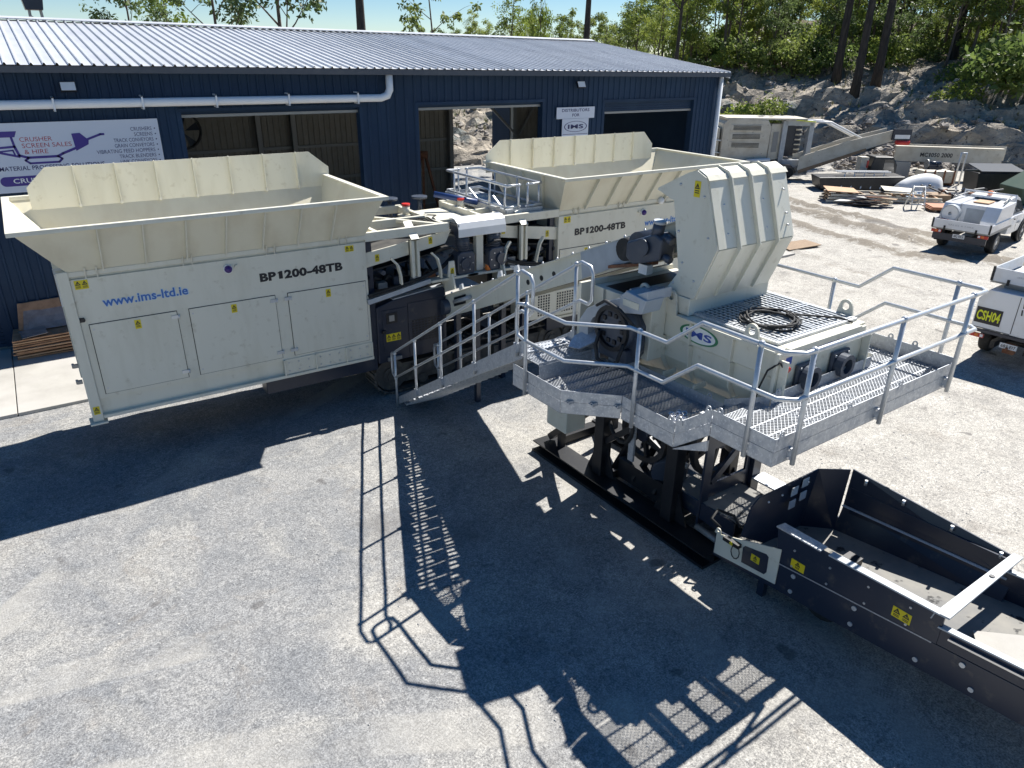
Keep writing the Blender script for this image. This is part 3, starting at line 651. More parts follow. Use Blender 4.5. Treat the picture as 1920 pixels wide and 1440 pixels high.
for i in range(5): g_ = i*1.2566; MB().slab([(5.4+0.08*math.cos(g_), 29.98, 4.3+0.08*math.sin(g_)), (5.4+0.6*math.cos(g_), 29.95, 4.3+0.6*math.sin(g_)), (5.4+0.6*math.cos(g_+0.5), 30.05, 4.3+0.6*math.sin(g_+0.5))], (0, 0.02, 0)).build('blade', 'dark', fan)
tri = thing('axle_stand', 'rusty tripod stand inside the middle doorway', 'stand', (14.0, 27.5, 0.09))
for i in range(3): g_ = i*2.094; MB().beam((14.0+0.9*math.cos(g_), 27.5+0.9*math.sin(g_), 0.09), (14.0+0.1*math.cos(g_), 27.5+0.1*math.sin(g_), 3.2), 0.09, 0.09).build('leg', 'rust', tri)
MB().cyl((14, 27.5, 3.1), (14, 27.5, 3.35), 0.2).build('head', 'rust', tri)

# ------------------------------------------------------------------ sign boards
sg = thing('business_sign', 'wide white sign board with purple crusher drawing and product list on shed wall', 'sign', (0, 21.08, 3.86))
FY = 21.06
bo = MB().box(-3.4, 3.24, FY, FY+0.03, 3.86, 5.42).build('board', 'sign', sg)
X_, Z_ = (1, 0, 0), (0, 0, 1)
for i, t in enumerate(('CRUSHERS', 'SCREENS', 'TRACK CONVEYORS', 'GRAIN CONVEYORS', 'VIBRATING FEED HOPPERS', 'TRACK BLENDERS', 'LINK CONVEYORS')):
    w = len(t)*0.0605; z = 5.20 - i*0.128 - 0.05
    text(t, (3.07-w, FY, z), X_, Z_, w, 0.088, 'navy_print', bo, bold=0.0)
    MB().ring((3.14, FY-0.001, z+0.042), (0, 1, 0), 0.0, 0.017, 0.004, 8).build('bullet', 'navy_print', bo)
text('CRUSHER', (0.20, FY, 5.00), X_, Z_, 0.66, 0.10, 'red_print', bo)
text('SCREEN SALES', (0.22, FY, 4.86), X_, Z_, 1.02, 0.10, 'red_print', bo)
text('& HIRE', (0.24, FY, 4.72), X_, Z_, 0.48, 0.10, 'red_print', bo)
text('MATERIAL PROCESSING SOLUTIONS', (-0.34, FY, 4.36), X_, Z_, 2.2, 0.10, 'navy_print', bo, bold=0.012)
pl = [(-0.28 + 0.11*math.cos(t), 4.12 + 0.11*math.sin(t)) for t in [R(90+18*i) for i in range(11)]] + [(2.2 + 0.11*math.cos(t), 4.12 + 0.11*math.sin(t)) for t in [R(-90+18*i) for i in range(11)]]
bub = MB().prism(pl, 'y', FY-0.003, FY-0.0005).build('banner', 'purple', bo)
text('CRUSHER SCREEN SALES', (-0.13, FY-0.003, 4.07), X_, Z_, 2.2, 0.11, 'logo_white', bub, bold=0.012)
def band(pts, w):
    mb = MB()
    for a, b in zip(pts[:-1], pts[1:]):
        d = Vector((b[0]-a[0], 0, b[1]-a[1])).normalized(); n = Vector((-d.z, 0, d.x))*w/2; A, B = Vector((a[0], FY-0.004, a[1]))-d*w*0.3, Vector((b[0], FY-0.004, b[1]))+d*w*0.3
        mb.slab([A-n, B-n, B+n, A+n], (0, 0.003, 0))
    return mb
lg = MB().prism([(-0.9, 5.24), (0.18, 5.24), (0.12, 5.11), (-0.9, 5.11)], 'y', FY-0.004, FY-0.001).build('crusher_drawing', 'purple', bo)
for pts, w in (([(0.05, 5.10), (0.07, 4.90), (-0.30, 4.88), (-0.45, 5.10)], 0.05), ([(0.07, 4.90), (0.12, 4.70), (0.28, 4.64), (0.90, 4.64), (1.02, 4.70), (1.40, 4.84)], 0.055), ([(-0.6, 4.88), (0.12, 4.67)], 0.05),
              ([(0.30, 4.64), (0.22, 4.58), (0.30, 4.51), (0.90, 4.51), (0.98, 4.58), (0.90, 4.64)], 0.045), ([(-0.25, 4.80), (0.02, 4.82), (0.04, 4.72)], 0.035), ([(1.55, 4.98), (1.90, 5.10), (1.97, 5.10)], 0.05)):
    band(pts, w).build('drawing_line', 'purple', lg)
MB().prism([(1.28, 5.14), (1.46, 5.15), (1.62, 4.98), (1.60, 4.88), (1.31, 4.74)], 'y', FY-0.006, FY-0.003).build('drawing_block', 'purple', lg)
s2 = thing('dealer_sign', 'small white T shaped distributor sign between the middle and right doorways', 'sign', (16.73, 21.1, 4.2))
b1 = MB().box(15.92, 17.6, FY, FY+0.03, 4.985, 5.36).build('board', 'sign', s2)
text('DISTRIBUTORS', (16.14, FY, 5.21), X_, Z_, 1.22, 0.10, 'navy_print', b1, bold=0.02); text('FOR', (16.60, FY, 5.05), X_, Z_, 0.32, 0.10, 'navy_print', b1, bold=0.02)
b2 = MB().box(16.17, 17.34, FY-0.01, FY+0.02, 4.1, 4.98).build('board', 'sign', s2)
oval_logo((16.76, FY-0.01, 4.72), X_, Z_, 1.02, 0.36, b2, ringm='navy_print', inkm='navy_print', base=False)
MB().box(16.2, 17.31, FY-0.013, FY-0.0105, 4.46, 4.475).build('rule', 'navy_print', b2); MB().box(16.45, 17.0, FY-0.013, FY-0.0105, 4.37, 4.40).build('small_print', 'grey_pale', b2)
# ================================================================== THE TWO TRACKED HOPPER MACHINES
YF, YB = 13.4, 15.75
def hopper_machine(sgn, cx, label, letter_web=True):
    """hopper body 5.3 m long on crawler tracks; sgn=+1: tracks to the right of the hopper, -1 mirrored about x=cx"""
    t = thing('hopper_machine', label, 'machine', (cx, 14.55, 0))
    X = lambda a: cx + sgn*(a - 2.81)
    def bx(name, m, x0, x1, y0, y1, z0, z1, par=t, bevel=0.0): return MB().box(X(x0), X(x1), y0, y1, z0, z1).build(name, m, par, bevel)
    # body shell
    bx('body', 'cream', 0.28, 5.45, YF+0.03, YB, 1.1, 3.72)
    fp = bx('front_panel', 'cream', 0.31, 5.45, YF-0.012, YF+0.028, 1.42, 3.57, bevel=0.006)
    bx('corner_post', 'cream', 0.14, 0.308, YF-0.05, YF+0.14, 1.02, 3.72, bevel=0.012)
    bx('corner_post', 'cream', 0.14, 0.308, YB-0.14, YB+0.02, 1.02, 3.72, bevel=0.012)
    bx('foot_plate', 'cream', 0.08, 0.36, YF-0.12, YF+0.2, 0.985, 1.018, bevel=0.006)
    bx('top_ledge', 'cream', 0.30, 5.47, YF-0.03, YF+0.03, 3.62, 3.70, bevel=0.006)
    for a in (0.55, 0.72, 2.05, 2.2, 3.5, 3.65, 4.9, 5.05):
        MB().prism([(YF-0.032, 3.70), (YF-0.09, 3.76), (YF-0.012, 3.575), (YF-0.03, 3.575)], 'x', X(a)-0.012, X(a)+0.012).build('gusset', 'cream', t, fix=True)
    # doors with seams, hinges and latches
    for x0, x1, hs in ((0.42, 1.81, 1.79), (2.0, 3.56, 3.54), (3.79, 5.40, 3.81)):
        MB().box(X(x0), X(x1), YF-0.014, YF-0.0125, 1.49, 2.79).build('door_seam', 'black', fp)
        d = bx('door', 'cream', x0+0.012, x1-0.012, YF-0.03, YF-0.0145, 1.502, 2.778, fp)
        for z in (1.62, 2.68):
            MB().box(X(hs)-0.09, X(hs)+0.05, YF-0.045, YF-0.0305, z-0.03, z+0.03).cyl((X(hs)+0.035, YF-0.05, z-0.035), (X(hs)+0.035, YF-0.05, z+0.035), 0.013, n=8).build('hinge', 'galv_pipe', d)
        for z in (1.6, 2.69): MB().cyl((X(x0+0.06 if hs > x0+0.2 else x1-0.06), YF-0.036, z), (X(x0+0.06 if hs > x0+0.2 else x1-0.06), YF-0.03, z), 0.018, n=8).build('lock', 'bolt', d)
        cxm = (x0+x1)/2
        sticker((X(cxm)-0.05 + (0.04 if x0 < 1 else 0), YF-0.031, 2.58), X_, Z_, 0.10, 0.16, d)
    # bottom rail with bolted flange
    br = bx('bottom_rail', 'cream', 0.31, 5.45, YF-0.06, YF+0.05, 1.06, 1.12, bevel=0.005)
    bx('flange_panel', 'cream', 3.55, 5.45, YF-0.03, YF-0.012, 1.125, 1.44, br)
    for a in (3.56, 4.2, 4.85, 5.42): bx('flange_rib', 'cream', a-0.012, a+0.012, YF-0.075, YF-0.031, 1.125, 1.44, br)
    for a in (3.65, 3.85, 4.05, 4.3, 4.5, 4.7, 4.95, 5.15, 5.32):
        for z in (1.19, 1.36): MB().cyl((X(a), YF-0.045, z), (X(a), YF-0.03, z), 0.016, n=6).build('bolt', 'bolt', br)
    bx('chassis_beam', 'dark', 3.2, 5.6, YF+0.12, YF+0.5, 0.72, 1.095, bevel=0.01); bx('chassis_beam', 'dark', 3.2, 5.6, YB-0.6, YB-0.2, 0.72, 1.095, bevel=0.01)
    bx('chassis_beam', 'dark', 0.5, 3.2, 14.2, 14.8, 0.9, 1.095)
    # flared hopper: outer skin, liner, rim flange
    lo = [(0.30, YF-0.02), (5.45, YF-0.02), (5.45, YB), (0.30, YB)]; hi = [(-0.30, 12.87), (5.70, 12.87), (5.70, 16.2), (-0.30, 16.2)]
    names = ('hopper_front', 'hopper_end', 'hopper_back', 'hopper_end')
    for k in range(4):
        a, b, c, d = lo[k], lo[(k+1) % 4], hi[(k+1) % 4], hi[k]
        P = [(X(a[0]), a[1], 3.70), (X(b[0]), b[1], 3.70), (X(c[0]), c[1], 4.5), (X(d[0]), d[1], 4.5)]
        n = (Vector(P[1])-Vector(P[0])).cross(Vector(P[3])-Vector(P[0])).normalized()
        ctr = Vector((cx, 14.55, 4.2)); n = n if n.dot(ctr-Vector(P[0])) > 0 else -n
        w = MB().slab(P, n*0.02).build(names[k], 'cream_in', t, fix=True)
        # ribs on the outside
        cnt = 7 if k in (0, 2) else 3
        for i in range(cnt):
            f = (i+1.0)/(cnt+1.0) + (0.012 if k == 0 else 0)
            q0 = Vector(P[0]).lerp(Vector(P[1]), f); q1 = Vector(P[3]).lerp(Vector(P[2]), f)
            if k in (0, 2): q0.x = q1.x = X(0.82 + 0.652*i)
            u = (q1-q0).normalized(); sd = u.cross(n).normalized()*0.009
            MB().slab([q0+sd+u*0.02, q0-sd+u*0.02, q1-sd, q1+sd], -n*0.075).build('rib', 'cream', w, fix=True)
    f = MB()
    for (x0, x1, y0, y1) in ((-0.36, 5.76, 12.80, 12.90), (-0.36, 5.76, 16.15, 16.26), (-0.36, -0.24, 12.9, 16.15), (5.64, 5.76, 12.9, 16.15)):
        MB().box(X(x0), X(x1), y0, y1, 4.5, 4.525).box(X(x0), X(x1), y0, y0+0.012 if y0 < 13 else y1, 4.46, 4.499).build('rim', 'cream', t)
    liner = MB(); li = [(0.75, YF+0.45), (5.0, YF+0.45), (5.0, YB-0.45), (0.75, YB-0.45)]
    for k in range(4):
        a, b, c, d = li[k], li[(k+1) % 4], lo[(k+1) % 4], lo[k]
        MB().slab([(X(a[0]), a[1], 2.9), (X(b[0]), b[1], 2.9), (X(c[0]), c[1], 3.72), (X(d[0]), d[1], 3.72)], (0, 0, 0.015)).build('liner_plate', 'cream_in', t)
    bx('feed_belt', 'belt_black', 0.7, 5.05, YF+0.4, YB-0.4, 2.86, 2.9)
    # raised back board with ribs
    yb = 16.05
    fl = MB().prism([(X(0.07), 4.25), (X(5.80), 4.25), (X(5.80), 4.68), (X(5.38), 5.02), (X(0.42), 5.02), (X(0.07), 4.68)], 'y', yb, yb+0.016).build('back_board', 'cream', t, fix=True)
    for i in range(7):
        a = 0.86 + i*0.703
        bx('rib', 'cream', a-0.009, a+0.009, yb-0.075, yb-0.001, 4.27, 5.035, fl); MB().box(X(a)-0.02, X(a)+0.02, yb-0.07, yb-0.051, 4.28, 4.33).build('clip', 'bolt', fl)
    # lettering
    if sgn > 0: tx, wx = 3.32, 0.70
    else: tx, wx = 0.0, 0.0
    x0 = X(3.32) if sgn > 0 else 10.78
    text('BP1200-48TB', (x0, YF-0.013, 3.07), X_, Z_, 1.62, 0.17, 'ink', fp, bold=0.05)
    x1 = X(0.70) if sgn > 0 else 13.05
    text('www.ims-ltd.ie', (x1-0.005, YF-0.013, 3.045), X_, Z_, 1.37, 0.17, 'blue_edge', fp, bold=0.055, name='lettering_edge')
    text('www.ims-ltd.ie', (x1, YF-0.0145, 3.05), X_, Z_, 1.35, 0.16, 'blue_print', fp, bold=0.02)
    sticker((X(0.36) if sgn > 0 else X(5.30), YF-0.013, 3.40), X_, Z_, 0.20, 0.15, fp, n=2); sticker((X(5.02) if sgn > 0 else X(0.75), YF-0.013, 3.42), X_, Z_, 0.18, 0.12, fp, n=2)
    sticker((X(0.225)-0.05, YF-0.051, 1.16), X_, Z_, 0.10, 0.15, t)
    MB().cyl((X(0.36), YF-0.04, 2.88), (X(0.36), YF-0.012, 2.88), 0.035, n=10).box(X(0.36)-0.08, X(0.36)+0.02, YF-0.02, YF-0.0125, 2.84, 2.92).build('socket', 'black', fp)
    # smoked beacon dome on a stub
    bc = MB().cyl((X(2.78), YF-0.05, 3.41), (X(2.78), YF-0.012, 3.41), 0.085, n=16).build('beacon_base', 'white', fp)
    MB().ball((X(2.78), YF-0.055, 3.41), 0.07, 12, 8).build('beacon_dome', 'lens_purple', bc)
    MB().cyl((X(2.93), YF-0.06, 3.44), (X(2.93), YF-0.012, 3.44), 0.03, n=8).build('knob', 'cream', fp)
    # end-wall inspection frame and latches (outer end)
    ef = MB().box(X(0.27), X(0.12), YF+0.5, YF+1.0, 3.0, 3.55).build('end_window_frame', 'white', t); MB().box(X(0.118), X(0.11), YF+0.55, YF+0.95, 3.05, 3.5).build('end_window', 'black', ef)
    for z in (1.75, 2.05): MB().box(X(0.13), X(0.05), YF+0.02, YF+0.08, z, z+0.06).cyl((X(0.05), YF+0.05, z), (X(0.05), YF+0.05, z+0.08), 0.02, n=8).build('latch', 'shed_steel', t)
    # crawler tracks
    for y0 in (13.6, 15.2):
        y1 = y0+0.5; ca, cb, rr = (5.95, 10.35, 0.40) if sgn > 0 else (1.1, 4.6, 0.40)
        tr = MB().box(X(ca), X(cb), y0+0.1, y1-0.1, 0.2, 0.66).build('track_frame', 'track', t)
        def loop(s):
            L_ = cb-ca; P_ = 2*L_+2*math.pi*rr; s = s % P_
            if s < L_: return (ca+s, 0.45+rr, 0.0)
            s -= L_
            if s < math.pi*rr: g = math.pi/2 - s/rr; return (cb+rr*math.cos(g), 0.45+rr*math.sin(g), g-math.pi/2)
            s -= math.pi*rr
            if s < L_: return (cb-s, 0.45-rr, math.pi)
            s -= L_; g = -math.pi/2 - s/rr; return (ca+rr*math.cos(g), 0.45+rr*math.sin(g), g-math.pi/2)
        P_ = 2*(cb-ca)+2*math.pi*rr; n = 62; pitch = P_/n
        key = ('shoe',)
        if key not in mesh_cache: mesh_cache[key] = MB().box(-pitch*0.47, pitch*0.47, -0.25, 0.25, -0.015, 0.015).box(-0.02, 0.02, -0.25, 0.25, 0.015, 0.05).box(pitch*0.3, pitch*0.4, -0.25, 0.25, 0.015, 0.03).mesh('track_shoe', 'track')
        for i in range(n):
            x, z, g = loop(i*pitch)
            inst(mesh_cache[key], 'track_shoe', t, Matrix.Translation((X(x), (y0+y1)/2, z)) @ Matrix.Rotation(-g*sgn if sgn > 0 else g, 4, 'Y'))
        for c, r_ in ((ca, 0.36), (cb, 0.36)):
            w = MB().cyl((X(c), y0+0.05, 0.45), (X(c), y1-0.05, 0.45), r_, n=22).build('sprocket', 'track', tr)
            MB().cyl((X(c), y0+0.0, 0.45), (X(c), y0+0.05, 0.45), 0.2, n=16).cyl((X(c), y0-0.03, 0.45), (X(c), y0, 0.45), 0.11, n=12).build('hub', 'track', w)
            for i in range(8): g = i*math.pi/4; MB().cyl((X(c)+0.15*math.cos(g), y0-0.02, 0.45+0.15*math.sin(g)), (X(c)+0.15*math.cos(g), y0, 0.45+0.15*math.sin(g)), 0.018, n=6).build('bolt', 'track', w)
        for i in range(5): MB().cyl((X(ca+0.8+i*0.62), y0+0.06, 0.2), (X(ca+0.8+i*0.62), y1-0.06, 0.2), 0.12, n=12).build('roller', 'track', tr)
        for i in range(3): MB().box(X(ca+0.5+i*1.1), X(ca+1.1+i*1.1), y0+0.02, y0+0.1, 0.35, 0.6).build('guard_plate', 'track', tr)
    bx('track_axle', 'dark', ca+1.0, ca+1.5, 14.0, 15.4, 0.4, 0.8); bx('track_axle', 'dark', cb-1.5, cb-1.0, 14.0, 15.4, 0.4, 0.8)
    return t, X
left_m, XL = hopper_machine(1, 2.81, 'cream hopper machine at left with its full side panel and doors showing')
right_m, XR = hopper_machine(-1, 12.93, 'cream hopper machine behind the inclined conveyor, its hopper flaring beside the tall hood')

def deck_frame(t, X, sx):
    """everything between the hopper body and the cross conveyor"""
    def bm(name, m, p, q, w, h, par=t): return MB().beam((X(p[0]), p[1], p[2]), (X(q[0]), q[1], q[2]), w, h).build(name, m, par, bevel=0.006)
    for y in (13.42, 14.35, 15.7): bm('frame_beam', 'cream', (5.45, y, 3.66), (7.35, y, 3.66), 0.09, 0.18)
    for x in (5.75, 7.3): bm('cross_beam', 'cream', (x, 13.47, 3.66), (x, 15.65, 3.66), 0.09, 0.14)
    bm('cross_beam', 'cream', (5.7, 15.6, 3.70), (7.2, 13.5, 3.70), 0.10, 0.07)
    # sloping belt section: side plates with dark belt and return belt
    for y in (13.46, 15.4): MB().slab([(X(5.45), y, 3.02), (X(7.3), y, 3.30), (X(7.45), y, 3.58), (X(5.45), y, 3.32)], (0, 0.03, 0)).build('belt_side', 'cream', t, fix=True)
    MB().slab([(X(5.3), 13.5, 3.2), (X(7.6), 13.5, 3.5), (X(7.6), 15.38, 3.5), (X(5.3), 15.38, 3.2)], (0, 0, 0.03)).build('belt', 'belt_black', t)
    MB().slab([(X(5.3), 13.55, 2.86), (X(7.5), 13.55, 3.14), (X(7.5), 15.33, 3.14), (X(5.3), 15.33, 2.86)], (0, 0, 0.03)).build('belt', 'rubber', t)
    for i in range(6): x = 5.5+i*0.36; MB().cyl((X(x), 13.5, 2.80+i*0.046), (X(x), 15.35, 2.80+i*0.046), 0.05, n=10).build('idler', 'motor', t)
    sticker((X(5.72)-0.05, 13.455, 3.12), X_, Z_, 0.09, 0.15, t); sticker((X(6.95)-0.05, 13.455, 3.33), X_, Z_, 0.09, 0.15, t)
    # upright gallows posts with cranked arms
    for x in (6.5,):
        p = MB().box(X(x)-0.09, X(x)-0.03, 13.27, 13.41, 2.72, 3.5).box(X(x)+0.03, X(x)+0.09, 13.27, 13.41, 2.72, 3.5).box(X(x)-0.09, X(x)+0.09, 13.36, 13.415, 2.72, 3.5).build('post', 'cream', t)
        MB().slab([(X(x)-0.09, 13.26, 3.5), (X(x)+0.09, 13.26, 3.5), (X(x)+0.09, 13.62, 3.80), (X(x)-0.09, 13.62, 3.80)], (0, 0, 0.03)).slab([(X(x)-0.09, 13.26, 3.5), (X(x)+0.09, 13.26, 3.5), (X(x)+0.09, 13.40, 3.48), (X(x)-0.09, 13.40, 3.48)], (0, 0, 0.02)).build('arm', 'cream', p)
    for x in (6.05, 6.98):
        pts = [(X(x-0.1), 13.3, 3.18), (X(x+0.02), 13.27, 3.05), (X(x+0.08), 13.27, 2.82), (X(x+0.1), 13.3, 2.62)]
        for a, b in zip(pts[:-1], pts[1:]): MB().beam(a, b, 0.035, 0.10, (0, 1, 0)).build('strut', 'cream', t)
    # lower tray and pipe run
    MB().beam((X(5.4), 13.38, 2.33), (X(6.85), 13.38, 2.57), 0.12, 0.10).build('pipe_rail', 'grey_pale', t)
    MB().beam((X(6.85), 13.38, 2.56), (X(8.0), 13.38, 2.58), 0.25, 0.05).build('tray', 'cream', t)
    for dy, dz, r in ((0.0, 0.10, 0.028), (0.06, 0.08, 0.02), (-0.03, 0.07, 0.018)):
        MB().tube([(X(5.42), 13.36+dy, 2.36+dz), (X(6.1), 13.33+dy, 2.47+dz), (X(6.7), 13.36+dy, 2.58+dz), (X(7.2), 13.42+dy, 2.72+dz), (X(7.5), 13.5+dy, 2.9+dz)], r, 7).build('hose', 'rubber', t)
    MB().tube([(X(7.0), 13.45, 3.12), (X(7.15), 13.3, 3.25), (X(7.35), 13.25, 3.26), (X(7.5), 13.3, 3.15)], 0.025, 7).build('hose', 'rubber', t)
    for k in range(5): MB().tube([(X(5.6+k*0.3), 13.9, 2.4), (X(5.7+k*0.3), 13.6, 2.75), (X(5.95+k*0.3), 13.8, 2.6), (X(6.2+k*0.25), 14.2, 2.75)], 0.03, 6).build('hose', 'rubber', t)
    MB().box(X(5.46), X(7.3), 13.6, 15.4, 2.1, 2.5).build('hydraulic_tray', 'black', t)
    for k in range(4): MB().box(X(5.75+k*0.4), X(5.95+k*0.4), 13.56+0.1*(k % 2), 13.8, 2.5, 2.62+0.06*(k % 3)).build('valve_block', ['shed_steel', 'motor', 'galv', 'rust'][k], t)
    for k in range(3): MB().box(X(5.5), X(5.62), 13.5+0.7*k, 13.62+0.7*k, 1.0, 3.6).build('upright', 'dark', t)
    for x in (6.9, 7.2): MB().box(X(x)-0.06, X(x)+0.06, 13.75, 15.3, 2.1, 2.5).build('frame_beam', 'dark', t)
deck_frame(left_m, XL, 1); deck_frame(right_m, XR, -1)

# pieces only the left machine shows: charcoal engine housing, gear motors under their cover, lids, breathers
e = MB().prism([(5.60, 0.86), (7.28, 0.86), (7.28, 2.28), (7.2, 2.36), (6.0, 2.24), (5.62, 2.13)], 'y', 13.46, 15.2).build('engine_housing', 'dark', left_m, bevel=0.02, fix=True)
MB().prism([(6.0, 2.255), (7.23, 2.375), (7.23, 2.395), (6.0, 2.275)], 'y', 13.44, 13.6).build('housing_edge', 'grey_pale', e, fix=True)
MB().box(5.74, 6.32, 13.445, 13.459, 1.1, 2.05).build('engine_door', 'dark', e, bevel=0.004); MB().box(6.34, 7.2, 13.445, 13.459, 0.9, 2.12).build('engine_door', 'dark', e, bevel=0.004)
MB().box(5.82, 6.08, 13.43, 13.444, 1.74, 1.98).build('latch_recess', 'black', e, bevel=0.01); MB().box(5.88, 6.0, 13.415, 13.429, 1.80, 1.93).build('latch', 'shed_steel', e)
for k in range(9):
    for j in range(9): MB().box(6.42+j*0.078, 6.42+j*0.078+0.05, 13.436, 13.444, 1.22+k*0.058, 1.22+k*0.058+0.032).build('vent_slot', 'black', e)
sticker((5.80, 13.444, 1.34), X_, Z_, 0.34, 0.17, e, n=3)
MB().box(5.70, 5.78, 13.40, 13.445, 1.55, 1.62).build('knob', 'black', e); MB().box(5.80, 6.12, 13.40, 13.45, 0.9, 0.98).build('step', 'shed_steel', e)
for k, (x, dx) in enumerate(((7.72, 0.0), (8.52, 0.0))):
    g = MB().prism([(x-0.2, 2.60), (x+0.2, 2.60), (x+0.22, 2.72), (x+0.22, 3.02), (x+0.14, 3.1), (x-0.14, 3.1), (x-0.22, 3.02), (x-0.22, 2.72)], 'y', 13.28, 13.62).build('gear_motor', 'motor', left_m, bevel=0.025, fix=True)
    MB().cyl((x, 13.45, 3.1), (x, 13.45, 3.46), 0.15, n=18).build('motor_can', 'motor', g)
    for j in range(6): MB().ring((x, 13.45, 3.14+j*0.055), (0, 0, 1), 0.15, 0.165, 0.014, 18).build('cooling_fin', 'motor', g)
    MB().cyl((x+(0.1 if k else -0.02), 13.24, 2.84), (x+(0.1 if k else -0.02), 13.28, 2.84), 0.13, n=18).ring((x+(0.1 if k else -0.02), 13.235, 2.84), (0, 1, 0), 0.09, 0.13, 0.02).build('gear_cap', 'motor', g)
    for j in range(6): a = j*1.047; MB().cyl((x+0.16*math.cos(a), 13.265, 2.84+0.16*math.sin(a)), (x+0.16*math.cos(a), 13.285, 2.84+0.16*math.sin(a)), 0.016, n=6).build('bolt', 'bolt', g)
ar = [(13.25 + 0.0, 3.44), (13.25, 3.60), (13.30, 3.73), (13.42, 3.80), (13.56, 3.81), (13.68, 3.77)]
cv = MB().loft([[(x, a, b) for a, b in ar] + [(x, a+0.012, b-0.015) for a, b in ar[::-1]] for x in (7.52, 8.72)], smooth=False).build('motor_cover', 'white', left_m, fix=True)
MB().box(7.53, 7.545, 13.27, 13.66, 3.45, 3.70).build('cover_end', 'dark', cv)
MB().box(8.02, 8.20, 13.36, 13.50, 2.62, 3.55).build('cover_post', 'cream', left_m, bevel=0.008); MB().ball((8.12, 13.34, 3.46), 0.035, 8, 5).build('bolt', 'bolt', left_m)
MB().prism([(8.22, 2.62), (8.32, 2.62), (8.24, 2.74)], 'y', 13.24, 13.34).build('wedge', 'orange', left_m, fix=True)
MB().prism([(7.22, 2.62), (7.42, 2.62), (7.38, 2.96), (7.26, 2.96)], 'y', 13.22, 13.26).build('guard_plate', 'cream', left_m, fix=True); sticker((7.28, 13.219, 2.66), X_, Z_, 0.09, 0.15, left_m)
for x, y, z in ((7.12, 15.8, 3.89), (7.9, 15.8, 3.87)): MB().cyl((x, y, z-0.03), (x, y, z+0.02), 0.19, n=20).cyl((x, y, 3.5), (x, y, z-0.03), 0.05).build('exhaust_lid', 'motor', left_m)
for x, y in ((7.15, 15.0), (8.58, 15.0)):
    c = MB().cyl((x, y, 3.66), (x, y, 3.86), 0.085, n=14).box(x-0.16, x+0.16, y-0.12, y+0.12, 3.63, 3.665).build('filler', 'cream', left_m); MB().cyl((x, y, 3.861), (x, y, 3.91), 0.095, n=14).build('red_cap', 'red', c)
MB().tube([(8.03, 15.3, 4.0), (9.28, 14.7, 3.72)], 0.07, 12).build('blue_ram', 'blue_pipe', left_m)
MB().box(7.3, 9.2, 14.0, 15.6, 3.3, 3.6).build('transfer_chute', 'cream', left_m, bevel=0.01)
MB().box(7.35, 8.7, 13.9, 13.99, 3.40, 3.70).build('chute_lip', 'cream', left_m)
for k in range(5): MB().tube([(8.9+0.07*k, 14.5+0.05*k, 3.62), (8.95+0.07*k, 14.3, 3.74), (9.1+0.05*k, 14.1, 3.70), (9.2, 13.95-0.05*k, 3.62)], 0.022, 6).build('hose', 'rubber', left_m)
for k in range(4): MB().tube([(6.4+0.3*k, 15.2, 3.62), (6.8+0.3*k, 14.6, 3.66), (7.0+0.1*k, 14.0, 3.76), (7.3, 13.5, 3.62)], 0.014, 6).build('cable', 'rubber', left_m)

# pieces only the right machine shows: grille cover, service platform with railings
gr = MB().box(9.30, 10.9, 13.2, 13.9, 1.22, 1.86).build('engine_cover', 'cream', right_m, bevel=0.015)
for (a0, n) in ((9.62, 5), (10.18, 8)):
    for i in range(n):
        for j in range(8): MB().box(a0+i*0.075, a0+i*0.075+0.04, 13.192, 13.1995, 1.29+j*0.066, 1.29+j*0.066+0.042).build('vent_slot', 'black', gr)
pf = MB().box(8.95, 9.95, 13.6, 16.4, 3.70, 3.74).build('service_deck', 'galv', right_m)
for (x0, x1, y0, y1) in ((8.93, 8.95, 13.6, 16.4), (8.95, 9.95, 13.58, 13.6), (8.95, 9.95, 16.4, 16.42)): MB().box(x0, x1, y0, y1, 3.66, 3.82).build('toe_board', 'galv', pf)
def rails(par, pts, z, hts, posts, fr=WF, r=0.024, foot=0.0, name='handrail'):
    for h in hts: MB(fr).tube([(a, b, z+h) for a, b in pts], r, 8).build(name if h == max(hts) else 'mid_rail', 'galv_pipe', par)
    for a, b in posts:
        p = MB(fr).tube([(a, b, z+foot), (a, b, z+max(hts)-0.005)], r*1.05, 8).build('post', 'galv_pipe', par); MB(fr).ball((a, b, z+max(hts)), r*1.55, 8, 5).build('rail_knuckle', 'galv_pipe', p)
rails(right_m, [(9.35, 13.62), (8.98, 13.62), (8.98, 16.35), (9.35, 16.35)], 3.74, (0.6, 0.12), [(8.98, 13.7), (8.98, 14.35), (8.98, 15.4), (8.98, 16.0), (9.3, 13.62), (9.3, 16.35)])
rails(right_m, [(9.5, 13.62), (9.92, 13.62), (9.92, 16.35), (9.5, 16.35)], 3.74, (0.6, 0.12), [(9.92, 13.7), (9.92, 14.6), (9.92, 15.6), (9.55, 13.62), (9.55, 16.35)])
MB().beam((9.0, 14.8, 3.80), (9.0, 15.3, 4.05), 0.03, 0.03).beam((9.05, 13.9, 3.8), (9.05, 14.3, 4.02), 0.03, 0.03).build('gate_stay', 'galv_pipe', right_m)
MB().ball((13.5, 13.33, 3.66), 0.09, 10, 6).build('work_lamp', 'white', right_m)

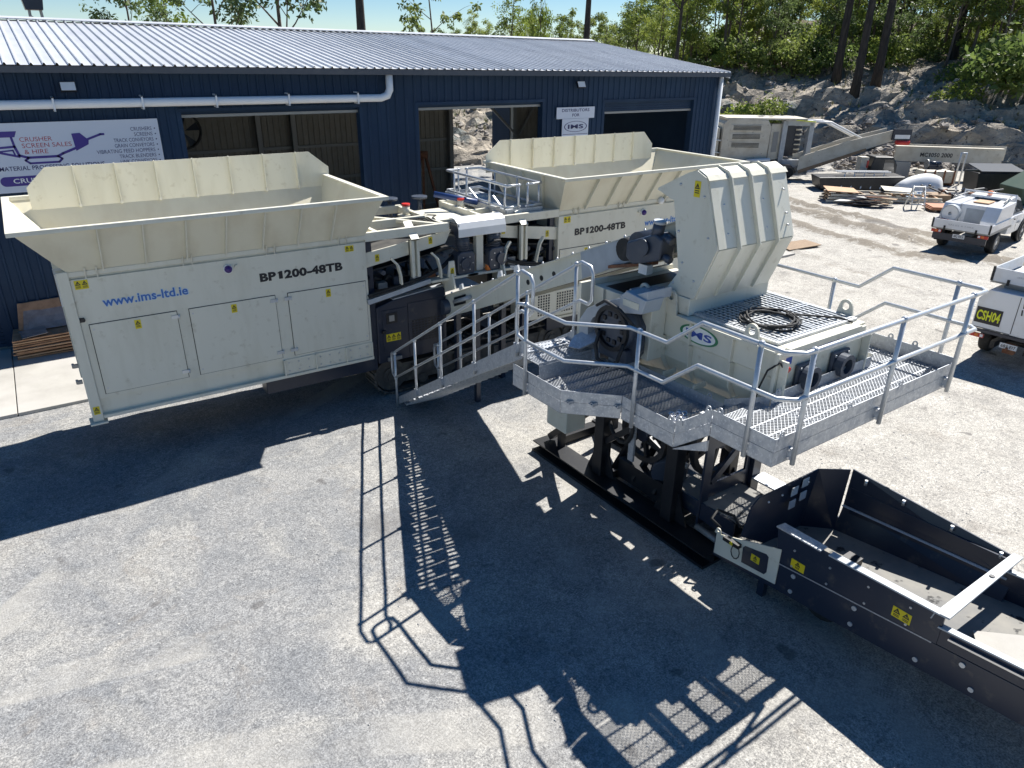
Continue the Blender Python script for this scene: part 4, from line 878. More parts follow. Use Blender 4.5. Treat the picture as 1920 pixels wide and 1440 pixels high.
# ------------------------------------------------------------------ inclined cross conveyor feeding the mixer
fc = thing('feed_conveyor', 'cream inclined belt conveyor rising into the tall mixer hood', 'conveyor', (2.4, 5.2, 0), frame=PF)
CS = -0.432
QF = Frame(); QF.m = PF.m @ Matrix.Translation((0.23, 0.43, -0.15)); MF = Frame(); MF.m = QF.m @ Matrix.Translation((0, -0.21, 0.09))
def cz(v): return 2.25 + (5.45-v)*0.432
for u in (1.75, 3.05):
    MB(QF).slab([(u, 5.45, cz(5.45)), (u, -1.15, cz(-1.15)), (u, -1.15, cz(-1.15)-0.44), (u, 4.2, cz(4.2)-0.50), (u, 5.45, cz(5.45)-0.50)], (0.03, 0, 0)).build('side_plate', 'cream', fc, fix=True)
    MB(QF).slab([(u-0.05, 5.45, cz(5.45)), (u-0.05, -1.15, cz(-1.15)), (u+0.03, -1.15, cz(-1.15)), (u+0.03, 5.45, cz(5.45))], (0, 0, 0.018)).build('top_flange', 'cream', fc)
MB(QF).slab([(1.79, 5.4, cz(5.4)-0.06), (1.79, -1.2, cz(-1.2)-0.06), (3.04, -1.2, cz(-1.2)-0.06), (3.04, 5.4, cz(5.4)-0.06)], (0, 0, 0.02)).build('belt', 'belt_black', fc)
MB(QF).slab([(1.79, 5.4, cz(5.4)-0.42), (1.79, -1.2, cz(-1.2)-0.40), (3.04, -1.2, cz(-1.2)-0.40), (3.04, 5.4, cz(5.4)-0.42)], (0, 0, 0.02)).build('belt', 'belt_black', fc)
for i in range(16):
    v = 5.1-i*0.4; MB(QF).cyl((1.8, v, cz(v)-0.14), (3.03, v, cz(v)-0.14), 0.055, n=10).build('idler', 'motor', fc)
    MB(QF).ball((1.73, v, cz(v)+0.03), 0.024, 6, 4).build('bolt', 'bolt', fc)
for u, th in ((1.70, 0.02), (3.1, 0.02)):
    MB(QF).slab([(u, 0.88, cz(0.88)+0.02), (u, -0.72, cz(-0.72)+0.02), (u, -0.72, cz(-0.72)-0.36), (u, 0.80, cz(0.80)-0.46)], (0.03, 0, 0)).build('head_plate', 'grey_pale', fc, bevel=0.01, fix=True)
for v, z in ((2.35, -0.24), (1.95, -0.235), (1.6, -0.23)): MB(QF).cyl((1.744, v, cz(v)+z), (1.7505, v, cz(v)+z), 0.05, n=14).build('hole', 'black', fc)
for v in (4.75, 3.3, 2.75): MB(QF).slab([(1.70, v, cz(v)+0.03), (1.70, v-0.16, cz(v-0.16)+0.03), (1.70, v-0.12, cz(v-0.12)+0.15), (1.70, v-0.04, cz(v-0.04)+0.15)], (0.04, 0, 0)).build('lifting_tab', 'white', fc, fix=True)
MB(QF).slab([(1.72, 5.0, cz(5.0)-0.1), (1.72, 4.55, cz(4.55)-0.1), (1.72, 4.55, cz(4.55)-0.3), (1.72, 5.0, cz(5.0)-0.3)], (0.027, 0, 0)).build('tensioner_slot', 'black', fc, fix=True)
MB(QF).cyl((1.70, 4.95, cz(4.95)-0.2), (1.70, 4.3, cz(4.3)-0.2), 0.045, n=10).build('tensioner', 'grey_pale', fc)
MB(QF).cyl((1.60, 5.35, cz(5.35)-0.25), (3.2, 5.35, cz(5.35)-0.25), 0.17, n=16).build('tail_drum', 'motor', fc)
hd = MB(MF).cyl((1.45, -0.45, cz(-0.45)-0.2), (3.2, -0.45, cz(-0.45)-0.2), 0.2, n=18).build('head_drum', 'motor', fc)
MB(MF).cyl((1.50, -0.12, cz(-0.12)-0.19), (1.72, -0.12, cz(-0.12)-0.19), 0.17, n=18).build('drive_hub', 'rubber', fc)
gm = MB(MF).slab([(1.36, -0.30, 4.64), (1.36, -0.84, 4.86), (1.36, -0.98, 4.80), (1.36, -0.95, 4.50), (1.36, -0.44, 4.34), (1.36, -0.30, 4.42)], (0.3, 0, 0)).build('gear_motor', 'motor', fc, bevel=0.03, fix=True)
MB(MF).cyl((1.45, -0.80, 4.82), (1.45, -0.83, 4.99), 0.085, n=14).build('motor_can', 'motor', gm); MB(MF).cyl((1.45, -0.83, 4.99), (1.45, -0.835, 5.03), 0.09, n=14).build('fan_cowl', 'grey_pale', gm)
for i in range(2): MB(MF).cyl((1.45, -0.98, 4.82-i*0.26), (1.45, -1.09, 4.78-i*0.26), 0.055, n=10).build('cable_gland', 'motor', gm)
MB(MF).cyl((1.31, -0.66, 4.64), (1.335, -0.66, 4.64), 0.12, n=16).build('gear_cap', 'motor', gm)
MB(MF).slab([(1.6, 0.3, 4.12), (1.6, -0.62, 4.38), (1.6, -0.62, 4.33), (1.6, 0.3, 4.07)], (0.12, 0, 0)).build('motor_shelf', 'rust', fc, fix=True)
MB(MF).box(1.5, 1.62, -0.62, -0.45, 4.2, 4.34).build('drip_box', 'white', fc)
for u in (1.72, 3.05): MB(QF).prism([(4.95, 2.55), (5.5, 2.32), (5.5, 2.75), (5.05, 2.86)], 'x', u, u+0.04).build('feed_skirt', 'cream', fc, fix=True)
for u in (1.8, 3.0):
    for v, w in ((5.0, 0.12), (4.2, 0.10)): MB(QF).box(u-w/2, u+w/2, v-w/2, v+w/2, 0.15, cz(v)-0.48).build('leg', 'dark', fc)
sticker((1.719, 5.40, 1.88), (0, -1, 0), Z_, 0.1, 0.16, fc, QF)
# ================================================================== MIXER ON ITS STAND  (axes u, v of frame PF)
mx_t = thing('pugmill_mixer', 'cream twin shaft mixer with tall ribbed hood on a black steel stand', 'mixer', (2.7, -0.5, 0), frame=PF)
def pb(name, m, x0, x1, y0, y1, z0, z1, par=mx_t, bevel=0.0): return MB(PF).box(x0, x1, y0, y1, z0, z1).build(name, m, par, bevel)
# trough: folded sides
prof = [(1.60, 3.78), (1.60, 3.45), (1.66, 3.42), (1.66, 3.12), (1.95, 2.62), (3.05, 2.62), (3.34, 3.12), (3.34, 3.42), (3.40, 3.45), (3.40, 3.78)]
tr_ = MB(PF).prism(prof, 'y', -2.78, 0.55).build('trough', 'cream', mx_t, bevel=0.008, fix=True)
for v in (-2.15, -1.45, -0.95, -0.3, 0.3):
    MB(PF).prism([(1.56, 3.44), (1.659, 3.41), (1.659, 3.12), (1.94, 2.63), (1.90, 2.60), (1.60, 3.08)], 'y', v-0.012, v+0.012).build('side_rib', 'cream', tr_, fix=True)
    MB(PF).box(1.555, 1.599, v-0.012, v+0.012, 3.45, 3.78).build('side_rib', 'cream', tr_)
pb('top_flange', 'cream', 1.52, 1.74, -2.80, -1.2, 3.785, 3.81, tr_); pb('top_flange', 'cream', 3.30, 3.46, -2.80, -1.2, 3.785, 3.81, tr_); pb('top_flange', 'cream', 1.75, 3.29, -2.86, -2.66, 3.785, 3.812, tr_)
# end plate with the two bearing housings
ep = pb('end_plate', 'cream', 1.56, 3.44, -2.84, -2.785, 2.95, 3.78, tr_, bevel=0.008)
for u in (2.12, 2.86):
    h = pb('bearing_plate', 'motor', u-0.19, u+0.19, -2.90, -2.845, 3.19, 3.57, ep, bevel=0.02)
    MB(PF).ring((u, -2.96, 3.38), (0, 1, 0), 0.10, 0.16, 0.11, 22).build('bearing_ring', 'motor', h); MB(PF).cyl((u, -2.92, 3.38), (u, -2.905, 3.38), 0.10, n=18).build('bearing_bore', 'black', h)
    for a in range(4): q = R(45+90*a); MB(PF).cyl((u+0.2*math.cos(q)*1.0, -2.915, 3.38+0.2*math.sin(q)), (u+0.2*math.cos(q), -2.90, 3.38+0.2*math.sin(q)), 0.018, n=6).build('bolt', 'bolt', h)
text('TWIN SHAFT MIXER', (2.05, -2.842, 3.665), X_, Z_, 0.95, 0.055, 'logo_blue', ep, PF, bold=0.02)
pb('print_block', 'logo_blue', 1.72, 1.84, -2.843, -2.8405, 3.60, 3.70, ep)
for u in (1.62, 3.40): pb('end_gusset', 'cream', u-0.015, u+0.015, -2.95, -2.845, 2.95, 3.7, ep)
oval_logo((1.598, -1.58, 3.62), (0, -1, 0), Z_, 0.66, 0.25, tr_, PF)
# stop button and cable at the corner
sb = pb('stop_box', 'yellow', 1.64, 1.72, -2.90, -2.845, 3.45, 3.55, ep); MB(PF).cyl((1.68, -2.93, 3.58), (1.68, -2.86, 3.60), 0.04, n=12).build('stop_button', 'red', sb)
sticker((1.64, -2.843, 3.28), X_, Z_, 0.09, 0.14, ep, PF)
MB(PF).tube([(1.66, -2.90, 3.55), (1.58, -2.86, 3.68), (1.53, -2.74, 3.55), (1.54, -2.66, 3.3), (1.55, -2.62, 3.1)], 0.012, 6).build('cable', 'rubber', ep)
# inspection grid, four framed mesh panels
gd = pb('grid_rim', 'galv', 1.72, 1.76, -2.70, -1.22, 3.815, 3.85, tr_)
for (x0, x1, y0, y1) in ((3.38, 3.42, -2.70, -1.22), (1.76, 3.38, -2.70, -2.66), (1.76, 3.38, -1.26, -1.22)): pb('grid_rim', 'galv', x0, x1, y0, y1, 3.815, 3.85, tr_)
for (u0, u1) in ((1.77, 2.56), (2.59, 3.37)):
    for (v0, v1) in ((-2.65, -1.985), (-1.955, -1.27)):
        g = MB(PF)
        for i in range(2): g.box(u0+(u1-u0-0.025)*i, u0+(u1-u0-0.025)*i+0.025, v0, v1, 3.825, 3.855)
        for i in range(2): g.box(u0+0.026, u1-0.026, v0+(v1-v0-0.025)*i, v0+(v1-v0-0.025)*i+0.025, 3.825, 3.855)
        fr_ = g.build('grid_frame', 'galv_pipe', tr_)
        b = MB(PF); n = 9; m_ = 9
        for i in range(1, n): u = u0+(u1-u0)*i/n; b.box(u-0.012, u+0.012, v0+0.026, v1-0.026, 3.838, 3.850)
        for i in range(1, m_): v = v0+(v1-v0)*i/m_; b.box(u0+0.026, u1-0.026, v-0.014, v+0.014, 3.826, 3.8375)
        b.build('grid_mesh', 'galv_pipe', fr_, kind='stuff')
pb('interior_shade_sheet', 'black', 1.70, 3.30, -2.72, 0.4, 3.782, 3.7835, tr_)  # black sheet on the closed trough, standing in for shade below the grid
for (u, v, al, nr) in ((1.56, -2.42, (0, 1, 0), (1, 0, 0)), (3.44, -2.5, (0, 1, 0), (1, 0, 0)), (1.58, -1.05, (0, 1, 0), (1, 0, 0)), (1.50, -0.62, (0, 1, 0), (1, 0, 0))):
    MB(PF).lug((u, v, 3.78), al, nr, 0.27 if v < -2 else 0.34, 0.22, 0.03, 0.05).build('lifting_lug', 'cream', tr_, fix=True)
# chute skirt and hood
pb('chute_skirt', 'cream', 1.62, 3.30, -1.34, -0.60, 3.815, 4.055, mx_t, bevel=0.01)
HU0, HU1 = 1.64, 3.22
HP = [(-0.54, 5.38), (-1.02, 5.63), (-1.20, 5.70), (-1.36, 5.63), (-1.66, 4.78), (-1.38, 4.06), (-0.86, 4.06), (-1.07, 4.36), (-0.86, 5.28)]
hood = MB(PF).prism(HP, 'x', HU0, HU0+0.02).build('hood_side', 'cream', mx_t, fix=True); MB(PF).prism(HP, 'x', HU1-0.02, HU1).build('hood_side', 'cream', mx_t, fix=True)
for a, b in zip(HP[0:5], HP[1:6]):
    MB(PF).slab([(HU0+0.022, *a), (HU1-0.022, *a), (HU1-0.022, *b), (HU0+0.022, *b)], tuple(0.018*c for c in (0, (b[1]-a[1]) / math.dist(a, b), -(b[0]-a[0]) / math.dist(a, b)))).build('hood_skin', 'cream', mx_t, fix=True)
for i, u in enumerate((2.03, 2.42, 2.81)):
    o_ = [(-0.98, 5.66), (-1.20, 5.745), (-1.375, 5.695), (-1.44, 5.62), (-1.735, 4.775), (-1.44, 4.06)]; i_ = [(-1.385, 4.06), (-1.663, 4.78), (-1.363, 5.63), (-1.20, 5.702), (-1.02, 5.632)]
    MB(PF).prism(o_ + i_, 'x', u-0.010, u+0.010).build('hood_rib', 'cream', mx_t, fix=True)
    for z in (5.3, 4.95): v = -1.36-0.3*(5.63-z)/0.85; MB(PF).ball((u-0.16, v-0.012, z-0.1*(i % 2)), 0.02, 6, 4).build('bolt', 'bolt', mx_t)
for z in (5.4, 5.1, 4.95): v = -1.36-0.3*(5.63-z)/0.85; MB(PF).cyl((3.08, v, z), (3.08, v-0.06, z-0.01), 0.014, n=6).build('bolt', 'bolt', mx_t)
MB(PF).slab([(HU0-0.001, -1.40, 5.60), (HU1, -1.40, 5.60), (HU1, -1.345, 5.66), (HU0-0.001, -1.345, 5.66)], (0, -0.006, 0.004)).build('hood_fold', 'cream', mx_t, fix=True)
sticker((1.639, -1.18, 5.38), (0, -1, 0), Z_, 0.10, 0.2, hood, PF)
for v, z in ((-1.12, 4.5), (-1.0, 4.2), (-1.36, 5.4), (-1.5, 4.9), (-0.95, 5.5), (-1.35, 4.3), (-1.0, 4.9)): MB(PF).ball((1.638, v, z), 0.02, 6, 4).build('bolt', 'bolt', hood)
# belt drive: rounded guard, slate motor, flywheel, hoses
DF = Frame(); DF.m = PF.m @ Matrix.Translation((0, -0.42, 0.10)); TF = Frame(); TF.m = PF.m @ Matrix.Translation((0, -0.40, -0.12))
gpts = [(0.16, 3.0), (0.17, 3.45), (0.02, 3.66), (-0.25, 3.82), (-0.64, 3.99), (-1.16, 4.22), (-1.16, 4.08), (-0.68, 3.86), (-0.32, 3.70), (-0.12, 3.55), (-0.03, 3.38), (-0.03, 3.0)]
MB(PF).prism(gpts, 'x', 1.0, 1.45).build('belt_guard', 'grey_pale', mx_t, bevel=0.01, fix=True)
gb = MB(DF).prism([(0.22, 3.0), (0.24, 3.45), (0.06, 3.66), (-0.32, 3.68), (-0.48, 3.5), (-0.48, 3.1), (-0.38, 2.95)], 'x', 1.18, 1.58).build('gearbox', 'motor', mx_t, bevel=0.02, fix=True)
MB(DF).cyl((0.98, -0.15, 3.44), (1.2, -0.15, 3.44), 0.34, n=26).build('drive_motor', 'motor', gb); MB(DF).ring((0.96, -0.15, 3.44), (1, 0, 0), 0.27, 0.33, 0.06, 26).build('motor_ring', 'black', gb)
for a in range(10): q = a*0.6283; MB(DF).box(0.955, 0.975, -0.15+0.2*math.cos(q)-0.03, -0.15+0.2*math.cos(q)+0.03, 3.44+0.2*math.sin(q)-0.03, 3.44+0.2*math.sin(q)+0.03).build('cooling_slot', 'black', gb)
MB(DF).box(0.98, 1.2, -0.45, 0.12, 2.98, 3.18).build('motor_foot', 'motor', gb, bevel=0.02); MB(DF).cyl((1.08, -0.42, 3.25), (1.2, -0.42, 3.25), 0.16, n=18).build('gear_cap', 'motor', gb)
MB(DF).tube([(0.93, 0.05, 3.35), (0.86, 0.05, 3.15), (0.82, -0.05, 2.98), (0.82, -0.28, 2.94), (0.85, -0.42, 3.05), (0.92, -0.45, 3.3)], 0.026, 8).build('hose', 'rubber', gb)
MB(DF).tube([(0.93, 0.15, 3.7), (0.85, -0.1, 3.85), (0.85, -0.4, 3.8), (0.95, -0.6, 3.6)], 0.022, 8).build('hose', 'rubber', gb)
tb = MB(TF).prism([(-0.28, 3.92), (-0.72, 4.02), (-0.78, 4.22), (-0.40, 4.26), (-0.28, 4.16)], 'x', 0.96, 1.30).build('terminal_box', 'grey_pale', mx_t, bevel=0.012, fix=True)
MB(TF).box(0.952, 0.9595, -0.66, -0.36, 4.06, 4.15).build('terminal_lid', 'cream', tb); MB(TF).cyl((1.13, -0.3, 3.95), (1.13, -0.2, 3.93), 0.05, n=10).build('gland', 'white', tb)
pb('gearbox_cheek', 'cream', 1.3, 1.58, -0.98, -0.80, 3.1, 4.1, mx_t, bevel=0.01); pb('gearbox_cheek', 'cream', 1.35, 3.35, 0.56, 0.62, 2.8, 3.85, mx_t)
MB(PF).slab([(1.3, -0.45, 3.98), (1.3, -0.98, 4.10), (1.62, -0.98, 4.10), (1.62, -0.45, 3.98)], (0, 0, 0.02)).build('louvre_cover', 'shed_steel', mx_t)
for i in range(4): MB(PF).beam((1.32, -0.52-0.12*i, 4.02+0.028*i), (1.6, -0.52-0.12*i, 4.02+0.028*i), 0.04, 0.03).build('louvre', 'galv', mx_t)
# stand: base skids, legs, beams, braces, cut-out end legs
for u in (1.95, 3.45):
    pb('base_skid', 'black', u-0.22, u+0.22, -2.1, 2.2, 0.0, 0.05, mx_t); pb('base_skid', 'black', u-0.03, u+0.03, -2.1, 2.2, 0.052, 0.2, mx_t); pb('base_skid', 'black', u-0.20, u+0.20, -2.1, 2.2, 0.202, 0.23, mx_t)
for v in (-1.9, 0.6, 2.1): pb('cross_tie', 'black', 2.1, 3.3, v-0.1, v+0.1, 0.05, 0.2, mx_t)
for u in (2.05, 3.4):
    for v in (0.58, -1.08): MB(PF).box(u-0.11, u+0.11, v-0.11, v+0.11, 0.235, 2.85).build('leg', 'black', mx_t, bevel=0.01)
    MB(PF).box(u-0.06, u+0.06, 1.65, 1.75, 0.235, 1.3).build('leg', 'black', mx_t)
    MB(PF).beam((u, 0.5, 2.75), (u, -1.0, 2.75), 0.16, 0.2).build('top_beam', 'black', mx_t)
    MB(PF).beam((u, 0.7, 1.55), (u, 2.0, 0.32), 0.16, 0.12).build('brace', 'black', mx_t)
    MB(PF).beam((u, 0.5, 0.9), (u, -1.0, 2.2), 0.1, 0.1).build('brace', 'black', mx_t); MB(PF).beam((u, 0.47, 1.75), (u, -0.97, 1.75), 0.12, 0.14).build('side_rail', 'black', mx_t)
for v in (0.58, -1.08): MB(PF).beam((2.16, v, 2.7), (3.29, v, 2.7), 0.14, 0.2).build('top_beam', 'black', mx_t); MB(PF).beam((2.16, v, 1.2), (3.29, v, 2.2), 0.09, 0.09).build('brace', 'black', mx_t)
# plate end frame with rounded windows (four window cut-outs between plate strips)
for (u0, u1, z0, z1) in ((2.18, 2.36, 0.3, 2.6), (3.2, 3.3, 0.3, 2.6), (2.36, 3.2, 2.42, 2.6), (2.36, 3.2, 1.62, 1.80), (2.36, 3.2, 0.75, 0.98)):
    pb('end_plate_frame', 'dark', u0, u1, -1.55, -1.51, z0, z1, mx_t)
MB(PF).beam((2.4, -1.53, 1.0), (3.15, -1.53, 1.6), 0.05, 0.12).beam((2.4, -1.53, 2.4), (3.15, -1.53, 1.82), 0.05, 0.12).build('end_plate_brace', 'dark', mx_t)
pb('end_leg', 'dark', 3.31, 3.52, -1.62, -1.46, 0.235, 2.7, mx_t, bevel=0.01)
pb('sill_plate', 'galv', 3.3, 3.6, -2.35, -1.63, 0.80, 0.83, mx_t)
# flywheel guards and gusset plates that fill the stand
for (u, v, z, r_) in ((2.75, -1.30, 1.55, 0.62), (2.2, -0.25, 1.35, 0.5)):
    ax_ = (0, 1, 0) if v < -1 else (1, 0, 0)
    w_ = MB(PF).ring((u, v, z), ax_, r_-0.09, r_, 0.10, 28).build('flywheel', 'black', mx_t)
    for i in range(6):
        q = i*math.pi/3 + 0.3; d_ = Vector((math.cos(q), 0, math.sin(q))) if v < -1 else Vector((0, math.cos(q), math.sin(q)))
        MB(PF).beam(Vector((u, v, z)) + d_*0.08, Vector((u, v, z)) + d_*(r_-0.08), 0.06, 0.07, ax_).build('spoke', 'black', w_)
    MB(PF).cyl(Vector((u, v, z)) - Vector(ax_)*0.09, Vector((u, v, z)) + Vector(ax_)*0.09, 0.12, n=14).build('flywheel_hub', 'dark', w_)
for v in (0.58, -1.08):
    for u in (2.05, 3.4): MB(PF).slab([(u, v-0.35, 0.235), (u, v+0.35, 0.235), (u, v+0.13, 0.75), (u, v-0.13, 0.75)], (0.03, 0, 0)).build('gusset_plate', 'black', mx_t)
MB(PF).slab([(2.0, 0.45, 2.2), (2.0, -0.95, 2.2), (2.0, -0.95, 2.65), (2.0, 0.45, 2.65)], (0.02, 0, 0)).build('side_web', 'black', mx_t, fix=True)
for k in range(3): MB(PF).beam((2.2, 0.4-0.5*k, 0.35), (3.3, 0.1-0.5*k, 2.3), 0.07, 0.1).build('brace', 'black', mx_t)
# hydraulic power pack, tanks and hoses inside the stand
pk = pb('control_cabinet', 'cream', 1.55, 2.0, 1.0, 1.55, 0.95, 1.85, mx_t, bevel=0.02); MB(PF).cyl((1.545, 1.15, 1.6), (1.552, 1.15, 1.6), 0.035, n=10).build('lock', 'shed_steel', pk)
pb('level_gauge', 'galv', 1.93, 1.97, -0.28, -0.16, 0.9, 2.6, mx_t)
MB(PF).cyl((2.3, -0.75, 0.75), (3.0, -0.3, 0.9), 0.28, n=18).build('hydraulic_motor', 'motor', mx_t); pb('oil_tank', 'black', 2.2, 3.2, -0.9, 0.3, 0.25, 0.62, mx_t)
for k in range(7):
    a = 0.25*k; MB(PF).tube([(2.2+0.1*k, 0.4, 2.5), (2.05+0.08*k, 0.2-0.1*k, 1.9-0.1*k), (2.1+0.1*k, -0.1-0.08*k, 1.35), (2.3+0.05*k, -0.5, 1.1+0.06*k), (2.7, -0.8, 0.9)], 0.03, 6).build('hose', 'rubber', mx_t)
MB(PF).tube([(2.0+0.35*math.cos(a*0.35)*0.3, 0.15+0.4*math.cos(a*0.35), 1.5+0.4*math.sin(a*0.35)) for a in range(18)], 0.035, 7, True).build('hose_coil', 'rubber', mx_t)
for k, c in enumerate(('rust', 'bolt', 'galv', 'yellow', 'red')): MB(PF).cyl((2.2+0.12*k, -0.9-0.1*(k % 2), 0.9+0.2*k), (2.2+0.12*k, -1.0-0.1*(k % 2), 0.9+0.2*k), 0.045, n=8).build('fitting', c, mx_t)

# cable coil lying on the grid
cc = MB(PF); r2 = random.Random(5); P_ = []
for i in range(150):
    a = i*0.21; rr = 0.34 + 0.05*math.sin(i*0.37) + 0.02*r2.random(); P_.append((2.28 + rr*math.cos(a)*1.0, -2.15 + rr*0.95*math.sin(a), 3.872 + 0.02*((i//30) % 5)*0.6 + 0.012*math.sin(i*0.5)))
P_ += [(2.75, -2.2, 3.88), (3.0, -2.45, 3.875), (3.15, -2.6, 3.875), (3.25, -2.74, 3.83)]
cc.tube(P_, 0.014, 6); co = cc.build('cable_coil', 'rubber'); tag(co, 'black electric cable coiled on top of the mixer grid', 'cable')

# ================================================================== WALKWAY ROUND THE MIXER
wk = thing('access_platform', 'galvanised access walkway with handrails round the mixer', 'platform', (0.5, -2.0, 0), frame=PF)
FL, FZ = 2.80, 3.18                            # low decks beside the mixer, high deck across its end
edge = [(-0.09, 0.32, FL), (-0.09, -0.79, FL), (0.48, -1.37, FL), (0.49, -2.30, FL), (0.52, -2.80, FZ), (0.52, -3.65, FZ), (4.35, -3.65, FZ)]
ups = lambda z: Vector((0, 0, z))
for a, b in zip(edge[:-1], edge[1:]):
    d = (Vector((a[0], a[1], 0)) - Vector((b[0], b[1], 0))).normalized()*-1
    A, B = Vector(a)+d*0.006, Vector(b)-d*0.006; n = Vector((d.y, -d.x, 0))*(-1)
    MB(PF).slab([A-ups(0.02), B-ups(0.02), B+ups(0.14), A+ups(0.14)], n*0.008).build('toe_board', 'galv', wk, fix=True)
    MB(PF).slab([A-ups(0.20), B-ups(0.20), B-ups(0.025), A-ups(0.025)], n*0.008).slab([A-ups(0.20), B-ups(0.20), B+n*0.09-ups(0.20), A+n*0.09-ups(0.20)], (0, 0, 0.008)).build('edge_channel', 'galv', wk, fix=True)
U_, V_ = (1, 0, 0), (0, 1, 0)
for (u, v, z, al, nr) in ((0.49, -2.22, FL, V_, U_), (0.49, -2.36, FL+0.05, V_, U_), (0.52, -2.74, FZ-0.04, V_, U_), (0.52, -2.90, FZ, V_, U_), (0.62, -3.65, FZ, U_, V_), (1.9, -3.65, FZ, U_, V_), (3.0, -3.65, FZ, U_, V_), (1.52, -2.94, FZ, U_, V_), (2.1, -2.94, FZ, U_, V_), (3.0, -2.94, FZ, U_, V_), (4.35, -3.1, FZ+0.06, V_, U_), (4.35, -2.75, FZ+0.06, V_, U_), (1.40, -2.05, FL, V_, U_), (1.40, -0.4, FL, V_, U_)):
    MB(PF).lug((u, v, z+0.10), al, nr, 0.11, 0.09, 0.008, 0.018).build('lifting_eye', 'galv', wk, fix=True)
# inner kick plates
for a, b, h in (((1.39, -0.1, FL), (1.39, -2.28, FL), 0.15), ((1.39, -2.29, FL), (1.41, -2.92, FZ-0.1), 0.22), ((1.42, -2.94, FZ), (3.55, -2.94, FZ), 0.16), ((4.35, -3.64, FZ), (4.35, -2.45, FZ), 0.2), ((3.56, -2.94, FZ), (3.56, -2.30, FZ), 0.2), ((3.56, -2.29, FL), (3.56, -0.2, FL), 0.15), ((4.46, -2.29, FL), (4.46, 0.2, FL), 0.15)):
    n = (0.008, 0, 0) if abs(a[0]-b[0]) < 0.1 else (0, 0.008, 0)
    MB(PF).slab([Vector(a)-ups(0.05), Vector(b)-ups(0.05), Vector(b)+ups(h), Vector(a)+ups(h)], n).build('kick_plate', 'galv', wk, fix=True)
MB(PF).slab([(1.40, -0.5, FL+0.12), (1.40, -2.85, FL+0.12), (1.70, -2.75, FL+0.06), (1.70, -0.95, FL+0.06)], (0, 0, 0.012)).build('cover_plate', 'cream', wk)
for v in (-1.2, -1.75, -2.3): MB(PF).box(1.41, 1.66, v-0.01, v+0.01, FL+0.13, FL+0.2).build('cover_rib', 'cream', wk)
eb = MB(PF).slab([(0.50, -2.32, FL-0.21), (0.53, -2.80, FL-0.02), (0.53, -2.80, FZ-0.26), (0.50, -2.32, FL-0.205)], (-0.03, 0, 0)).build('ramp_bracket', 'galv', wk, fix=True)
# safety planks: folded plank with rows of raised zig-zag grip
def plank_mesh(L, W):
    """open grip plank: expanded zig-zag strands between two folded edges, solid landing strips at both ends"""
    mb = MB(); n = 9
    for k in range(n):
        y = W*(k+0.5)/n; m_ = max(2, int(L/0.032)); vs = []
        for i in range(m_+1):
            x = L*i/m_; yy = y + (W/n*0.44)*(1 if (i+k) % 2 else -1)
            vs += [(x, yy-0.002, -0.016), (x, yy+0.002, -0.016), (x, yy+0.003, 0.0), (x, yy-0.003, 0.0)]
        fs = []
        for i in range(m_): o = i*4; fs += [(o+2, o+3, o+7, o+6)[::-1], (o+3, o, o+4, o+7)[::-1], (o+1, o+2, o+6, o+5)[::-1]]
        mb.add(vs, fs)
    mb.box(0, L, 0.0, 0.008, -0.045, 0.002); mb.box(0, L, W-0.008, W, -0.045, 0.002)
    mb.box(0, 0.12, 0.0085, W-0.0085, -0.03, -0.023); mb.box(L-0.12, L, 0.0085, W-0.0085, -0.03, -0.023)
    return mb.mesh('safety_plank', 'galv')
pc = {}
def plank(u0, u1, v0, W, z=FZ):
    key = (round(u1-u0, 2), W)
    if key not in pc: pc[key] = plank_mesh(u1-u0, W)
    inst(pc[key], 'safety_plank', wk, PF.m @ Matrix.Translation((u0, v0, z+0.01)))
W_ = 0.229
for i in range(10):
    v = -(i+1)*W_ - 0.005; vc = v + W_/2
    ul = -0.08 if vc > -0.79 else (-0.08 + (-0.79-vc)*0.57/0.58 if vc > -1.37 else 0.49)
    plank(round(ul+0.01, 2), 1.38, v, W_-0.004, FL); plank(3.58, 4.45, v, W_-0.004, FL)
for v, z in ((-2.53, FL+0.13), (-2.77, FL+0.26)): plank(0.53, 1.38, v, W_, z); plank(3.58, 4.45, v, W_, z)
for v in (0.09, -0.145): plank(0.03, 1.0, v, W_, FL+0.26)          # landing under the stair head
MB(PF).box(0.03, 1.0, -0.155, -0.147, FL, FL+0.23).build('landing_riser', 'galv', wk)
for i in range(3):
    v = -2.945 - (i+1)*0.232
    for k in range(4): plank(0.53+k*0.955, 0.53+k*0.955+0.948, v, 0.23)
plank(0.53, 1.38, -2.94, 0.14)
for i in range(2): plank(3.58, 4.33, -2.93+i*0.235, 0.232)
# joists under the deck and brackets back to the stand
for v in (-0.2, -1.2, -2.1): MB(PF).beam((0.0 if v > -1.0 else 0.5, v, FL-0.12), (2.0, v, FL-0.12), 0.06, 0.12).build('joist', 'galv', wk); MB(PF).beam((3.2, v, FL-0.12), (4.45, v, FL-0.12), 0.06, 0.12).build('joist', 'galv', wk)
for u in (0.7, 1.9, 3.1, 4.2): MB(PF).beam((u, -3.6, FZ-0.12), (u, -2.5, FZ-0.12), 0.06, 0.12).build('joist', 'galv', wk)
